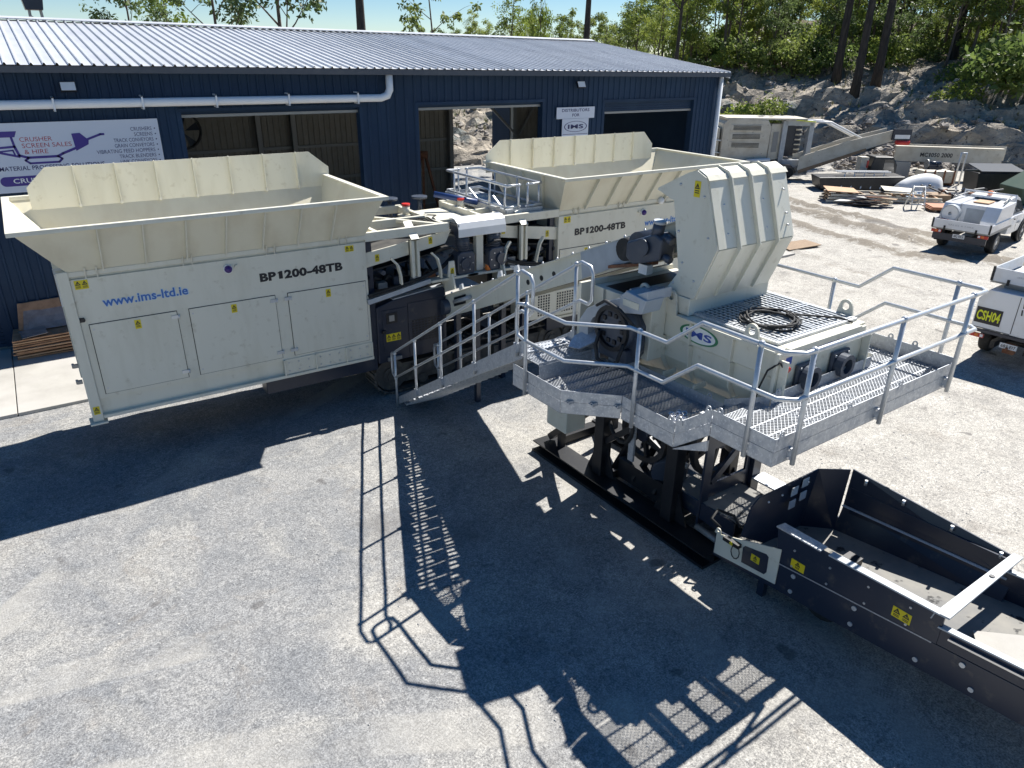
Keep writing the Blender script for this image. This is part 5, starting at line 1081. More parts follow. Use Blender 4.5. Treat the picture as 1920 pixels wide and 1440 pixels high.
# handrails step up with the decks
RD = 0.52
run1 = [(-0.12, 0.02, FL), (-0.12, -0.87, FL), (0.45, -1.45, FL), (0.46, -2.06, FL), (0.50, -2.52, FZ), (0.50, -3.58, FZ), (0.66, -3.72, FZ), (4.50, -3.72, FZ), (4.58, -3.64, FZ), (4.58, -2.45, FZ), (4.56, -2.02, FL), (4.56, 0.2, FL)]
for h, nm in ((1.12, 'handrail'), (1.12-RD, 'mid_rail')): MB(PF).tube([(a, b, z+h) for a, b, z in run1], 0.026, 10).build(nm, 'galv_pipe', wk)
T0 = FL+1.12
MB(PF).tube([(-0.12, 0.02, T0), (-0.12, 0.16, T0-0.03), (-0.12, 0.20, T0-0.12), (-0.12, 0.20, T0-RD+0.12), (-0.12, 0.16, T0-RD+0.03), (-0.12, 0.02, T0-RD)], 0.026, 10).build('rail_return', 'galv_pipe', wk)
for (a, b, zf, ia, ib) in ((-0.12, -0.02, FL, 0.06, 0), (0.455, -1.60, FL, 0.06, 0), (0.50, -3.30, FZ, 0.06, 0), (0.80, -3.72, FZ, 0, 0.09), (2.52, -3.72, FZ, 0, 0.09), (4.18, -3.72, FZ, 0, 0.09), (4.58, -3.35, FZ, -0.2, 0), (4.56, -1.62, FL, -0.1, 0), (4.56, -0.2, FL, -0.1, 0)):
    RT = zf+1.12; low = zf-0.22; p = MB(PF).tube([(a, b, low), (a, b, RT-0.01)], 0.028, 10).build('post', 'galv_pipe', wk)
    MB(PF).ball((a, b, RT+0.005), 0.042, 10, 6).build('rail_knuckle', 'galv_pipe', p); MB(PF).ball((a, b, RT-RD), 0.040, 10, 6).build('rail_knuckle', 'galv_pipe', p)
    MB(PF).beam((a, b, zf-0.1), (a+ia, b+ib, zf-0.1), 0.05, 0.14).build('post_bracket', 'galv', p)
    for dz in (-0.05, 0.05): MB(PF).cyl((a+ia*0.8-0.03, b+ib*0.8-0.03, zf-0.1+dz), (a+ia*0.8+0.02, b+ib*0.8+0.02, zf-0.1+dz), 0.014, n=6).build('bolt', 'bolt', p)

# chain and shackles heaped on the deck corner, and a loose end plate on the landing
ch = MB(PF); r2 = random.Random(3)
for i in range(46):
    a = i*0.33; c = Vector((0.78 + 0.16*math.cos(a)*(1-i/90), -2.12 + 0.14*math.sin(a*1.3), FL+0.04+0.02*r2.random())); ch.ring(c, (r2.random()-0.5, r2.random()-0.5, 0.8*r2.random()+0.1), 0.018, 0.034, 0.012, 8)
tag(ch.build('lifting_chain', 'chrome', kind=None), 'bright lifting chain heaped on the walkway corner deck', 'chain')

# ================================================================== STAIRCASE
ST = Frame((6.26, 12.93, 0), R(-3.2))          # local y<0 climbs towards the platform
stt = thing('staircase', 'galvanised steel staircase with double handrails climbing to the mixer walkway', 'staircase', (6.26, 12.93, 0), R(-3.2))
SL = 0.602; RUN = 5.05; TOPZ = 3.12
def sz(y): return -y*SL + 0.06
for x in (-0.47, 0.44):
    MB(ST).slab([(x, 0.12, 0.0), (x, -RUN, sz(-RUN)-0.12), (x, -RUN, sz(-RUN)+0.16), (x, 0.0, 0.24), (x, 0.12, 0.16)], (0.03, 0, 0)).build('stringer', 'galv', stt, fix=True)
tread = {}
def tread_mesh():
    mb = MB(); L = 0.88
    for (a, b) in ((-0.125, -0.072), (-0.024, 0.024), (0.072, 0.125)): mb.box(-L/2, L/2, a, b, -0.03, -0.012)
    for x0, x1 in ((-L/2, -0.33), (-0.10, 0.14), (0.30, L/2)): mb.box(x0, x1, -0.0715, -0.0245, -0.03, -0.0125).box(x0, x1, 0.0245, 0.0715, -0.03, -0.0125)
    for k in range(3):
        for i in range(14): x = -L/2+0.03+i*0.062; y = (-0.1, 0.0, 0.1)[k]; mb.box(x, x+0.03, y-0.006, y+0.006, -0.0118, 0.0)
    mb.box(-L/2, L/2, -0.131, -0.1255, -0.05, 0.0).box(-L/2, L/2, 0.1255, 0.131, -0.05, 0.0)
    return mb.mesh('tread', 'galv')
tm = tread_mesh()
NT = 20
for i in range(NT):
    y = -(i+0.75)*RUN/NT; inst(tm, 'tread', stt, ST.m @ Matrix.Translation((0, y, sz(y)+0.03)))
for x in (-0.50, 0.50):
    hr = [(x, 0.05, 1.26+0.0), (x, -RUN-0.02, sz(-RUN)+1.20)]; mr = [(x, 0.05, 0.68), (x, -RUN-0.02, sz(-RUN)+0.62)]
    top_y = -RUN-0.02
    MB(ST).tube([(x, 0.20, 0.72), (x, 0.22, 0.85), (x, 0.22, 1.1), (x, 0.19, 1.2), (x, 0.05, 1.26), (x, top_y, sz(-RUN)+1.20), (x+0.0, top_y-0.22, sz(-RUN)+1.18), (x, top_y-0.28, sz(-RUN)+1.08), (x, top_y-0.28, sz(-RUN)+0.7), (x, top_y-0.2, sz(-RUN)+0.62), (x, top_y, sz(-RUN)+0.62), (x, 0.05, 0.68)], 0.025, 10).build('handrail', 'galv_pipe', stt)
    MB(ST).tube([(x, 0.20, 0.72), (x, 0.05, 0.68)], 0.025, 8).build('rail_return', 'galv_pipe', stt)
    for i, f in enumerate((0.0, 0.22, 0.46, 0.72, 0.985)):
        y = 0.03 - f*RUN; zr = sz(y)+1.20; p = MB(ST).tube([(x, y, max(0.0, sz(y)-0.05)), (x, y, zr-0.005)], 0.026, 10).build('post', 'galv_pipe', stt)
        MB(ST).ball((x, y, zr), 0.04, 10, 6).build('rail_knuckle', 'galv_pipe', p); MB(ST).ball((x, y, zr-0.575), 0.038, 10, 6).build('rail_knuckle', 'galv_pipe', p)
        if f: MB(ST).box(x-0.035 if x < 0 else x-0.03, x+0.03 if x < 0 else x+0.035, y-0.04, y+0.04, sz(y)+0.02, sz(y)+0.16).build('post_bracket', 'galv', p)
lp = MB().slab([(0, 0, 0), (0.05, -0.2, 0.02), (0.25, -0.3, 0.12), (0.42, -0.2, 0.2), (0.45, 0.0, 0.22), (0.2, 0.1, 0.1)], (-0.02, 0.0, 0.02)).ring((0.05, 0.12, 0.05), (0.3, 0, 1), 0.03, 0.05, 0.015, 10)
rootmesh('bracket_plate', lp, 'galv', PF.m @ Vector((0.72, 0.05, FL+0.30)), 'loose galvanised bracket plate at the head of the stairs', 'bracket')

# ================================================================== OUTFEED CONVEYOR (bottom right)
oc = thing('outfeed_conveyor', 'charcoal conveyor with open loading hopper running out at lower right', 'conveyor', (2.7, -4.5, 0), frame=PF)
def oz(v): return 0.80 + (-3.2-v)*0.105        # seam height along the side
U0, U1 = 1.85, 3.55
for u, th in ((U0, 0.035), (U1, -0.035)):
    MB(PF).slab([(u, -2.15, oz(-2.15)-0.42), (u, -2.15, oz(-2.15)+0.02), (u, -3.2, oz(-3.2)), (u, -10, oz(-10)), (u, -10, oz(-10)-0.42), (u, -4, oz(-4)-0.44)], (th, 0, 0)).build('side_plate', 'dark', oc, bevel=0.004, fix=True)
    MB(PF).slab([(u-0.012*(1 if th > 0 else -1), -3.18, oz(-3.18)+0.012), (u-0.012*(1 if th > 0 else -1), -5.25, oz(-5.25)+0.012), (u-0.012*(1 if th > 0 else -1), -5.25, oz(-5.25)+0.40), (u-0.012*(1 if th > 0 else -1), -3.1, oz(-3.1)+0.55)], (th, 0, 0)).build('hopper_side', 'dark', oc, bevel=0.004, fix=True)
    MB(PF).slab([(u, -5.18, oz(-5.18)+0.008), (u, -10, oz(-10)+0.008), (u, -10, oz(-10)+0.24), (u, -5.22, oz(-5.22)+0.24)], (th, 0, 0)).build('upper_side', 'dark', oc, bevel=0.004, fix=True)
    e_ = -0.03 if th > 0 else 0.03
    MB(PF).slab([(u+e_, -5.22, oz(-5.22)+0.242), (u+e_, -10, oz(-10)+0.242), (u+th*1.7, -10, oz(-10)+0.242), (u+th*1.7, -5.22, oz(-5.22)+0.242)], (0, 0, 0.02)).build('edge_rail', 'grey_pale', oc)
MB(PF).slab([(U0-0.035, -5.35, oz(-5.35)+0.15), (U0-0.035, -6.1, oz(-6.1)+0.15), (U0-0.035, -6.1, oz(-6.1)+0.175), (U0-0.035, -5.35, oz(-5.35)+0.175)], (0.03, 0, 0)).slab([(U0-0.035, -6.15, oz(-6.15)+0.15), (U0-0.035, -9, oz(-9)+0.15), (U0-0.035, -9, oz(-9)+0.175), (U0-0.035, -6.15, oz(-6.15)+0.175)], (0.03, 0, 0)).build('trim_strip', 'chrome', oc)
MB(PF).slab([(U0-0.012, -3.2, oz(-3.2)-0.004), (U0-0.012, -5.2, oz(-5.2)-0.004), (U0-0.012, -5.2, oz(-5.2)+0.010), (U0-0.012, -3.2, oz(-3.2)+0.010)], (0.008, 0, 0)).build('seam_strip', 'galv', oc)
MB(PF).slab([(U0+0.04, -2.3, oz(-2.3)-0.20), (U1-0.04, -2.3, oz(-2.3)-0.20), (U1-0.04, -10, oz(-10)-0.12), (U0+0.04, -10, oz(-10)-0.12)], (0, 0, 0.025)).build('belt', 'belt', oc)
# hopper: near lip, tall back and far wall
MB(PF).slab([(U0-0.05, -3.1, oz(-3.1)+0.56), (U0+0.10, -3.12, oz(-3.1)+0.56), (U0+0.10, -3.75, oz(-3.75)+0.50), (U0-0.05, -3.75, oz(-3.75)+0.50)], (0, 0, 0.02)).build('lip_bar', 'galv', oc)
MB(PF).slab([(U0-0.03, -3.85, oz(-3.85)+0.485), (U0+0.08, -3.85, oz(-3.85)+0.485), (U0+0.08, -5.2, oz(-5.2)+0.405), (U0-0.03, -5.2, oz(-5.2)+0.405)], (0, 0, 0.02)).build('lip_bar', 'grey_pale', oc)
bz = 1.56
bw = MB(PF).slab([(U0-0.06, -2.62, 0.90), (2.35, -2.64, 0.56), (3.15, -2.68, 0.56), (3.15, -2.78, bz+0.06), (2.95, -2.78, bz+0.06), (1.9, -2.72, bz), (U0-0.06, -2.70, bz-0.12)], (0, 0.02, 0)).build('back_wall', 'dark', oc, fix=True)
for (u, z) in ((2.62, 1.44), (2.62, 1.22), (2.86, 1.50), (2.86, 1.28), (2.62, 1.60)):
    if z < 1.55: MB(PF).box(u-0.075, u+0.075, -2.79, -2.775+0.0, z-0.07, z+0.07).build('cut_out', 'grey_pale', bw, bevel=0.02)
MB(PF).slab([(3.15, -2.68, 0.56), (3.44, -3.05, 0.56), (3.52, -3.05, bz+0.06), (3.15, -2.78, bz+0.06)], (0.0, 0.02, 0)).build('corner_wall', 'dark', oc, fix=True)
fw = MB(PF).slab([(3.42, -3.05, 0.58), (3.42, -5.3, 0.84), (3.56, -5.3, 1.16), (3.56, -3.05, 1.02)], (0.02, 0, 0)).build('far_wall', 'dark', oc, fix=True)
MB(PF).slab([(3.52, -3.06, 1.02), (3.52, -5.25, 1.16), (3.60, -5.25, 1.44), (3.56, -3.06, bz+0.06)], (0.02, 0, 0)).build('far_wall', 'dark', oc, fix=True)
MB(PF).slab([(3.485, -3.06, 1.015), (3.485, -5.25, 1.155), (3.50, -5.25, 1.175), (3.50, -3.06, 1.035)], (0.02, 0, 0)).build('fold_edge', 'grey_pale', fw, fix=True)
for v, z in ((-3.3, 1.52), (-3.85, 1.49), (-4.5, 1.46), (-5.1, 1.42)): MB(PF).cyl((3.52, v, z-0.03), (3.52, v, z+0.05), 0.022, n=8).build('bolt', 'bolt', fw)
for u in (2.0, 2.3, 2.55, 2.9): MB(PF).ball((u, -2.80, bz-0.06), 0.018, 6, 4).build('bolt', 'bolt', bw)
MB(PF).slab([(U0-0.02, -5.15, oz(-5.15)+0.40), (U0-0.02, -5.30, oz(-5.3)+0.40), (3.63, -5.30, 1.45), (3.63, -5.19, 1.45)], (0, 0, 0.025)).slab([(U0-0.02, -5.15, oz(-5.15)+0.40), (3.63, -5.19, 1.45), (3.63, -5.17, 1.36), (U0-0.02, -5.13, oz(-5.15)+0.31)], (0, 0.012, 0)).build('hopper_bar', 'grey_pale', oc, fix=True)
MB(PF).cyl((2.95, -5.24, 1.425), (2.95, -5.24, 1.47), 0.03, n=12).build('bar_hole', 'black', oc)
# rubber mat and spilled plate on the belt
mt_ = MB(PF).slab([(2.0, -3.0, oz(-3.0)-0.15), (2.9, -3.25, oz(-3.2)-0.15), (2.75, -4.3, oz(-4.3)-0.14), (2.35, -4.9, oz(-4.9)-0.13), (2.05, -4.7, oz(-4.7)-0.13)], (0, 0, 0.012)).build('rubber_mat', 'belt', oc)
MB(PF).slab([(2.15, -5.6, oz(-5.6)-0.11), (2.55, -5.35, oz(-5.35)-0.11), (2.95, -5.8, oz(-5.8)-0.11), (2.5, -6.8, oz(-6.8)-0.10)], (0, 0, 0.012)).build('wear_plate', 'concrete', oc)
for k in range(9): r_ = random.Random(k); u, v = 2.05+0.7*r_.random(), -3.05-0.6*r_.random(); MB(PF).beam((u, v, oz(v)-0.125), (u+0.25*r_.random(), v-0.12+0.3*r_.random(), oz(v)-0.125), 0.05, 0.02).build('rubber_scrap', 'rubber', oc)
# cream panel with dark window at the tail
tp = MB(PF).slab([(U0-0.005, -2.18, oz(-2.18)-0.36), (U0-0.005, -3.22, oz(-3.22)-0.34), (U0-0.005, -3.22, oz(-3.22)+0.24), (U0-0.005, -2.35, oz(-2.35)+0.02), (U0-0.005, -2.18, oz(-2.18)-0.02)], (-0.016, 0, 0)).build('tail_panel', 'cream', oc, fix=True)
MB(PF).slab([(U0-0.022, -2.66, oz(-2.66)-0.27), (U0-0.022, -3.04, oz(-3.04)-0.27), (U0-0.022, -3.07, oz(-3.07)-0.22), (U0-0.022, -3.06, oz(-3.06)+0.03), (U0-0.022, -3.02, oz(-3.02)+0.06), (U0-0.022, -2.68, oz(-2.68)+0.02), (U0-0.022, -2.65, oz(-2.65)-0.02)], (-0.006, 0, 0)).build('window_panel', 'dark', tp, fix=True)
sticker((U0-0.028, -2.80, oz(-2.8)-0.15), (0, -1, -0.0), Z_, 0.14, 0.11, tp, PF, n=1)
MB(PF).box(U0-0.10, U0-0.022, -2.62, -2.35, oz(-2.5)-0.03, oz(-2.5)+0.03).build('plug_box', 'black', tp); MB(PF).cyl((U0-0.105, -2.5, oz(-2.5)), (U0-0.10, -2.5, oz(-2.5)), 0.03, n=10).build('yellow_cap', 'yellow', tp)
MB(PF).tube([(U0-0.06, -2.56+0.07*math.cos(a*0.6), oz(-2.5)-0.13+0.11*math.sin(a*0.6)) for a in range(11)], 0.008, 6, True).build('cord', 'rubber', tp)
MB(PF).lug((U0-0.01, -2.2, oz(-2.2)-0.02), (0, 1, 0), (1, 0, 0), 0.10, 0.10, 0.016, 0.02).build('lifting_eye', 'cream', tp, fix=True)
sticker((U0-0.013, -3.38, oz(-3.38)+0.06), (0, -1, 0), Z_, 0.20, 0.13, oc, PF, n=1); sticker((U0-0.013, -4.72, oz(-4.72)+0.10), (0, -1, 0), Z_, 0.22, 0.14, oc, PF, n=2)
for v in (-3.45, -4.3, -5.55, -6.2, -7.0): MB(PF).cyl((U0-0.016, v, oz(v)-0.08), (U0, v, oz(v)-0.08), 0.032, n=14).build('bolt_cap', 'galv_pipe', oc)
for v in (-3.45, -4.3, -5.1, -5.7, -6.4): MB(PF).cyl((U0-0.016, v, oz(v)-0.33), (U0, v, oz(v)-0.33), 0.03, n=14).build('bolt_cap', 'galv_pipe', oc)
for v in (-3.4, -3.9, -4.4, -4.9): MB(PF).cyl((U0-0.024, v, oz(v)+0.32), (U0-0.012, v, oz(v)+0.32), 0.016, n=8).build('bolt', 'bolt', oc); MB(PF).cyl((U0-0.024, v, oz(v)+0.07), (U0-0.012, v, oz(v)+0.07), 0.016, n=8).build('bolt', 'bolt', oc)
# tail end between the stand legs, drum and side cheek
for u in (2.2, 3.2): MB(PF).slab([(u, -2.2, oz(-2.2)-0.3), (u, -2.2, oz(-2.2)+0.0), (u, -0.9, 0.72), (u, -0.9, 0.45)], (0.03, 0, 0)).build('tail_cheek', 'dark', oc, fix=True)
MB(PF).slab([(2.24, -2.3, oz(-2.3)+0.0), (3.19, -2.3, oz(-2.3)+0.0), (3.19, -0.9, 0.66), (2.24, -0.9, 0.66)], (0, 0, 0.02)).build('tail_belt', 'belt', oc)
MB(PF).cyl((2.1, -1.6, 0.35), (2.1, -2.3, 0.3), 0.05, n=10).build('tail_ram', 'shed_steel', oc)
MB(PF).tube([(1.95, -2.15, oz(-2.3)), (1.9, -2.0, 0.8), (2.1, -1.95, 0.85), (2.3, -2.1, 0.75), (2.2, -2.3, 0.7)], 0.018, 6).build('hose', 'rubber', oc)
# axle beneath
for u in (2.25, 3.15):
    for v in (-3.7, -7.6): MB(PF).cyl((u, v, 0.3), (u+0.22, v, 0.3), 0.29, n=20).build('axle_wheel', 'rubber', oc)
for v in (-3.7, -7.6): MB(PF).cyl((2.3, v, 0.3), (3.3, v, 0.3), 0.05).box(2.6, 2.9, v-0.1, v+0.1, 0.3, 0.8).build('axle', 'black', oc)
for u in (1.95, 3.5): MB(PF).box(u, u+0.1, -3.0, -2.9, 0.02, oz(-3)-0.4).build('stand_leg', 'dark', oc)
# ================================================================== VEHICLES
def wheel(par, fr, x, y, r, w, side):
    t = MB(fr); n = 26; prof_ = [(r*0.62, -w/2), (r*0.92, -w/2), (r, -w*0.32), (r, w*0.32), (r*0.92, w/2), (r*0.62, w/2)]
    t.loft([[(x+q*math.cos(a), y+h, r+q*math.sin(a)) for q, h in prof_] for a in [2*math.pi*i/n for i in range(n+1)]], closed=True, caps=False, smooth=True)
    for i in range(n):
        a0, a1 = 2*math.pi*i/n, 2*math.pi*(i+0.5)/n
        t.add([(x+r*1.015*math.cos(a), y+h, r+r*1.015*math.sin(a)) for a in (a0, a1) for h in (-w*0.3, w*0.3)], [(0, 1, 3, 2)])
    ty = t.build('wheel', 'rubber', par, fix=True)
    MB(fr).cyl((x, y+side*w*0.30, r), (x, y+side*w*0.42, r), r*0.62, n=20).ring((x, y+side*w*0.45, r), (0, 1, 0), r*0.52, r*0.63, w*0.1, 20).build('rim', 'shed_steel', ty); MB(fr).cyl((x, y+side*w*0.42, r), (x, y+side*w*0.50, r), r*0.2, n=10).build('hub_cap', 'chrome', ty)
def ute_base(name, label, loc, rz):
    t = thing(name, label, 'utility truck', loc, rz); fr = Frame(loc, rz)
    for x in (0, 3.1):
        for s in (-1, 1): wheel(t, fr, x, s*0.78, 0.38, 0.26, s)
    MB(fr).box(-1.1, 3.6, -0.42, -0.32, 0.45, 0.62).box(-1.1, 3.6, 0.32, 0.42, 0.45, 0.62).cyl((0, -0.7, 0.38), (0, 0.7, 0.38), 0.07).box(1.0, 1.9, -0.3, 0.3, 0.35, 0.6).build('chassis', 'black', t)
    # cab and bonnet: lofted sections (x, half width, sill, belt)
    sec = [(1.22, 0.86, 0.48, 1.08), (1.6, 0.89, 0.45, 1.1), (2.55, 0.89, 0.45, 1.08), (2.75, 0.88, 0.55, 1.06), (3.1, 0.88, 0.82, 1.03), (3.5, 0.87, 0.6, 0.98), (3.8, 0.82, 0.5, 0.9), (3.92, 0.74, 0.52, 0.8)]
    body = MB(fr).loft([[(x, -w*0.96, a), (x, -w, (a+b)/2), (x, -w*0.97, b), (x, -w*0.72, b+0.045), (x, w*0.72, b+0.045), (x, w*0.97, b), (x, w, (a+b)/2), (x, w*0.96, a)] for x, w, a, b in sec]).build('cab_body', 'white_car', t, bevel=0.02, fix=True)
    gh_ = [(1.25, 0.80, 1.12, 1.20, 0.70), (1.42, 0.80, 1.12, 1.70, 0.66), (2.1, 0.80, 1.12, 1.74, 0.66), (2.55, 0.80, 1.12, 1.62, 0.66), (3.0, 0.82, 1.08, 1.12, 0.76)]
    MB(fr).loft([[(x, -w, a), (x, -w2, b), (x, w2, b), (x, w, a)] for x, w, a, b, w2 in gh_]).build('greenhouse', 'white_car', t, bevel=0.02, fix=True)
    for s in (-1, 1):
        for (xa, xb, ta, tb_) in ((1.48, 1.92, 1.62, 1.66), (1.99, 2.62, 1.66, 1.56)):
            MB(fr).slab([(xa, s*0.805, 1.16), (xb + (0.22 if xb > 2.5 else 0), s*0.805, 1.15), (xb-0.02, s*0.69, tb_-0.06), (xa+0.03, s*0.69, ta-0.05)], (0, s*0.012, 0.004)).build('side_window', 'glass', t, fix=True)
        MB(fr).box(1.55, 1.70, s*0.885, s*0.91, 0.98, 1.01).build('door_handle', 'black', t); MB(fr).box(2.62, 2.80, s*0.90, s*1.08, 1.08, 1.26).build('mirror', 'white_car', t, bevel=0.03)
        MB(fr).slab([(1.95, s*0.893, 0.5), (1.955, s*0.893, 0.5), (1.955, s*0.885, 1.08), (1.95, s*0.885, 1.08)], (0, s*0.004, 0)).build('door_gap', 'black', t, fix=True)
        MB(fr).cyl((3.1, s*0.80, 0.40), (3.1, s*0.893, 0.40), 0.46, n=22).build('wheel_arch', 'black', t)
        MB(fr).box(3.80, 3.95, s*0.55-0.12, s*0.55+0.12, 0.70, 0.86).build('headlight', 'glass', t)
    MB(fr).slab([(1.23, -0.66, 1.2), (1.23, 0.66, 1.2), (1.38, 0.60, 1.62), (1.38, -0.60, 1.62)], (-0.012, 0, 0.004)).build('rear_window', 'glass', t, fix=True)
    MB(fr).slab([(2.98, -0.74, 1.15), (2.98, 0.74, 1.15), (2.58, 0.62, 1.58), (2.58, -0.62, 1.58)], (0.012, 0, 0.008)).build('windscreen', 'glass', t, fix=True)
    MB(fr).box(3.86, 4.06, -0.86, 0.86, 0.42, 0.66).build('bull_bar', 'black', t, bevel=0.03)
    return t, fr
def tray(t, fr, x0, x1, w, zf, hb, m='white_car'):
    MB(fr).box(x0, x1, -w, w, zf-0.08, zf).build('tray_floor', 'shed_steel', t)
    for s in (-1, 1): MB(fr).box(x0+0.03, x1, s*w, s*(w-0.035), zf+0.002, zf+hb).build('side_board', m, t, bevel=0.006)
    tg = MB(fr).box(x0, x0-0.035, -w, w, zf-0.03, zf+hb).build('tailgate', m, t, bevel=0.006)
    for s in (-1, 1): MB(fr).box(x0-0.045, x0-0.036, s*w*0.97-0.03, s*w*0.97+0.03, zf-0.03, zf+hb+0.03).build('latch_strip', 'black', tg); MB(fr).box(x0-0.06, x0-0.036, s*0.5-0.03, s*0.5+0.03, zf-0.08, zf+0.06).build('tailgate_hinge', 'black', tg)
    return tg
def lights(t, fr, x, w, z, plate):
    for s in (-1, 1):
        l = MB(fr).box(x, x-0.05, s*(w-0.32)-0.0, s*w, z, z+0.10).build('tail_light', 'red', t); MB(fr).box(x-0.051, x-0.056, s*(w-0.20), s*(w-0.12), z+0.02, z+0.09).build('indicator', 'orange', l); MB(fr).box(x-0.051, x-0.056, s*(w-0.31), s*(w-0.24), z+0.02, z+0.09).build('reverse_lens', 'white', l)
    p = MB(fr).box(x-0.01, x-0.025, -0.19, 0.19, z-0.12, z+0.01).build('number_plate', 'white', t)
    text(plate, (x-0.026, 0.16, z-0.095), (0, -1, 0), Z_, 0.32, 0.08, 'ink', p, fr, bold=0.01)
# ute with canopy boxes, parked in the middle of the yard
u1, f1 = ute_base('parked_ute', 'white tray ute with grey panel and round hose reel on its tray', (31.5, 13.75, 0.02), R(9))
tg = tray(u1, f1, -1.15, 1.2, 0.93, 0.86, 0.26); lights(u1, f1, -1.13, 0.90, 0.66, '482 FKX')
text('SALES & HIRE', (-1.187, 0.40, 0.95), (0, -1, 0), Z_, 0.8, 0.05, 'grey_pale', tg, f1)
MB(f1).box(-1.12, -1.05, -0.85, 0.85, 0.42, 0.64).build('tow_bar', 'dark', u1)
for s in (-1, 1):
    MB(f1).slab([(-0.62, s*0.62, 0.28), (-0.62, s*0.92, 0.28), (-0.58, s*0.92, 0.76), (-0.58, s*0.62, 0.76)], (-0.01, 0, 0)).build('mud_flap', 'rubber', u1)
cb = MB(f1).prism([(-0.75, 0.87), (1.15, 0.87), (1.15, 1.66), (-0.45, 1.62), (-0.75, 1.15)], 'y', -0.90, -0.42).build('canopy_box', 'white_car', u1, bevel=0.02, fix=True)
MB(f1).prism([(-0.75, 0.87), (1.15, 0.87), (1.15, 1.66), (-0.45, 1.60), (-0.75, 1.15)], 'y', 0.42, 0.90).build('canopy_box', 'white_car', u1, bevel=0.02, fix=True)
MB(f1).box(-0.25, 1.15, -0.415, 0.415, 0.87, 1.58).build('canopy_centre', 'white_car', u1, bevel=0.02); MB(f1).box(-0.27, -0.255, -0.40, 0.22, 0.88, 1.45).build('grey_panel', 'grey_pale', u1)
hr = MB(f1).ring((-0.70, 0.56, 1.28), (1, 0, 0), 0.06, 0.27, 0.18, 22).build('hose_reel', 'white', u1); MB(f1).ring((-0.70, 0.56, 1.28), (1, 0, 0), 0.26, 0.30, 0.22, 22).build('reel_rim', 'grey_pale', hr); MB(f1).box(-0.95, -0.75, 0.55, 0.80, 0.88, 1.08).build('red_jerry_can', 'red', u1)
MB(f1).box(0.2, 0.9, -0.3, 0.2, 1.60, 1.63).build('tray_lid', 'card_light', u1)
for s in (-0.8, 0.8): MB(f1).tube([(0.0, s, 1.72), (1.4, s*0.8, 1.82)], 0.025).build('roof_bar', 'shed_steel', u1)
MB(f1).tube([(1.25, -0.85, 0.9), (1.25, -0.82, 1.85), (1.25, 0.82, 1.85), (1.25, 0.85, 0.9)], 0.03).build('headboard_frame', 'white_car', u1)
MB(f1).cyl((1.6, 0.1, 1.74), (1.6, 0.1, 1.86), 0.08, n=12).build('orange_beacon', 'orange', u1)
MB(f1).slab([(2.1, -0.905, 0.78), (2.4, -0.905, 0.78), (2.4, -0.905, 0.86), (2.1, -0.905, 0.86)], (0, -0.003, 0)).build('door_logo', 'grey_pale', u1)
u1.scale = (1.13, 1.13, 1.13)
# service-body ute cut by the right edge
u2, f2 = ute_base('service_ute', 'white service ute marked CSH04 at the right edge', (20.45, 6.93, 0.02), R(5))
sb_ = MB(f2).prism([(-0.93, 0.88), (0.93, 0.88), (0.93, 1.62), (0.74, 1.88), (-0.74, 1.88), (-0.93, 1.62)], 'x', -1.15, 1.15).build('service_body', 'white_car', u2, bevel=0.015, fix=True)
MB(f2).box(-1.156, -1.1505, 0.04, 0.055, 0.92, 1.84).build('body_gap', 'black', sb_); MB(f2).box(-1.156, -1.1505, 0.06, 0.90, 0.895, 0.91).build('body_gap', 'black', sb_)
ns = MB(f2).box(-1.158, -1.151, 0.32, 0.90, 1.02, 1.42).build('fleet_number', 'ink', sb_); text('CSH04', (-1.1585, 0.87, 1.10), (0, -1, 0), Z_, 0.52, 0.25, 'hi_yellow', ns, f2, bold=0.03)
for j in range(2):
    for i in range(6): MB(f2).slab([(-1.152, -0.05-i*0.07, 1.42+j*0.18), (-1.152, -0.08-i*0.07, 1.42+j*0.18), (-1.152, -0.065-i*0.07, 1.56+j*0.18), (-1.152, -0.035-i*0.07, 1.56+j*0.18)], (-0.004, 0, 0)).build('louvre_slot', 'black', sb_, fix=True)
tr2 = tray(u2, f2, -0.80, 1.2, 0.90, 2.06, 0.30); text('SERVICE VEHICLE', (-0.837, 0.35, 2.2), (0, -1, 0), Z_, 0.6, 0.04, 'grey_pale', tr2, f2)
MB(f2).box(-0.7, 1.1, -0.6, 0.6, 1.885, 1.975).build('tray_support', 'shed_steel', u2); MB(f2).box(-0.4, 0.8, -0.6, 0.5, 2.07, 2.2).build('blue_tarp', 'blue_edge', u2, bevel=0.04)
MB(f2).box(-1.19, -1.12, -0.93, 0.93, 0.80, 0.87).build('bumper_rail', 'dark', u2); lights(u2, f2, -1.15, 0.90, 0.66, '683 EI7')
MB(f2).box(-1.1, -0.9, -0.12, 0.12, 0.40, 0.62).cyl((-1.25, 0, 0.5), (-1.25, 0, 0.6), 0.03).build('tow_hitch', 'rust', u2)

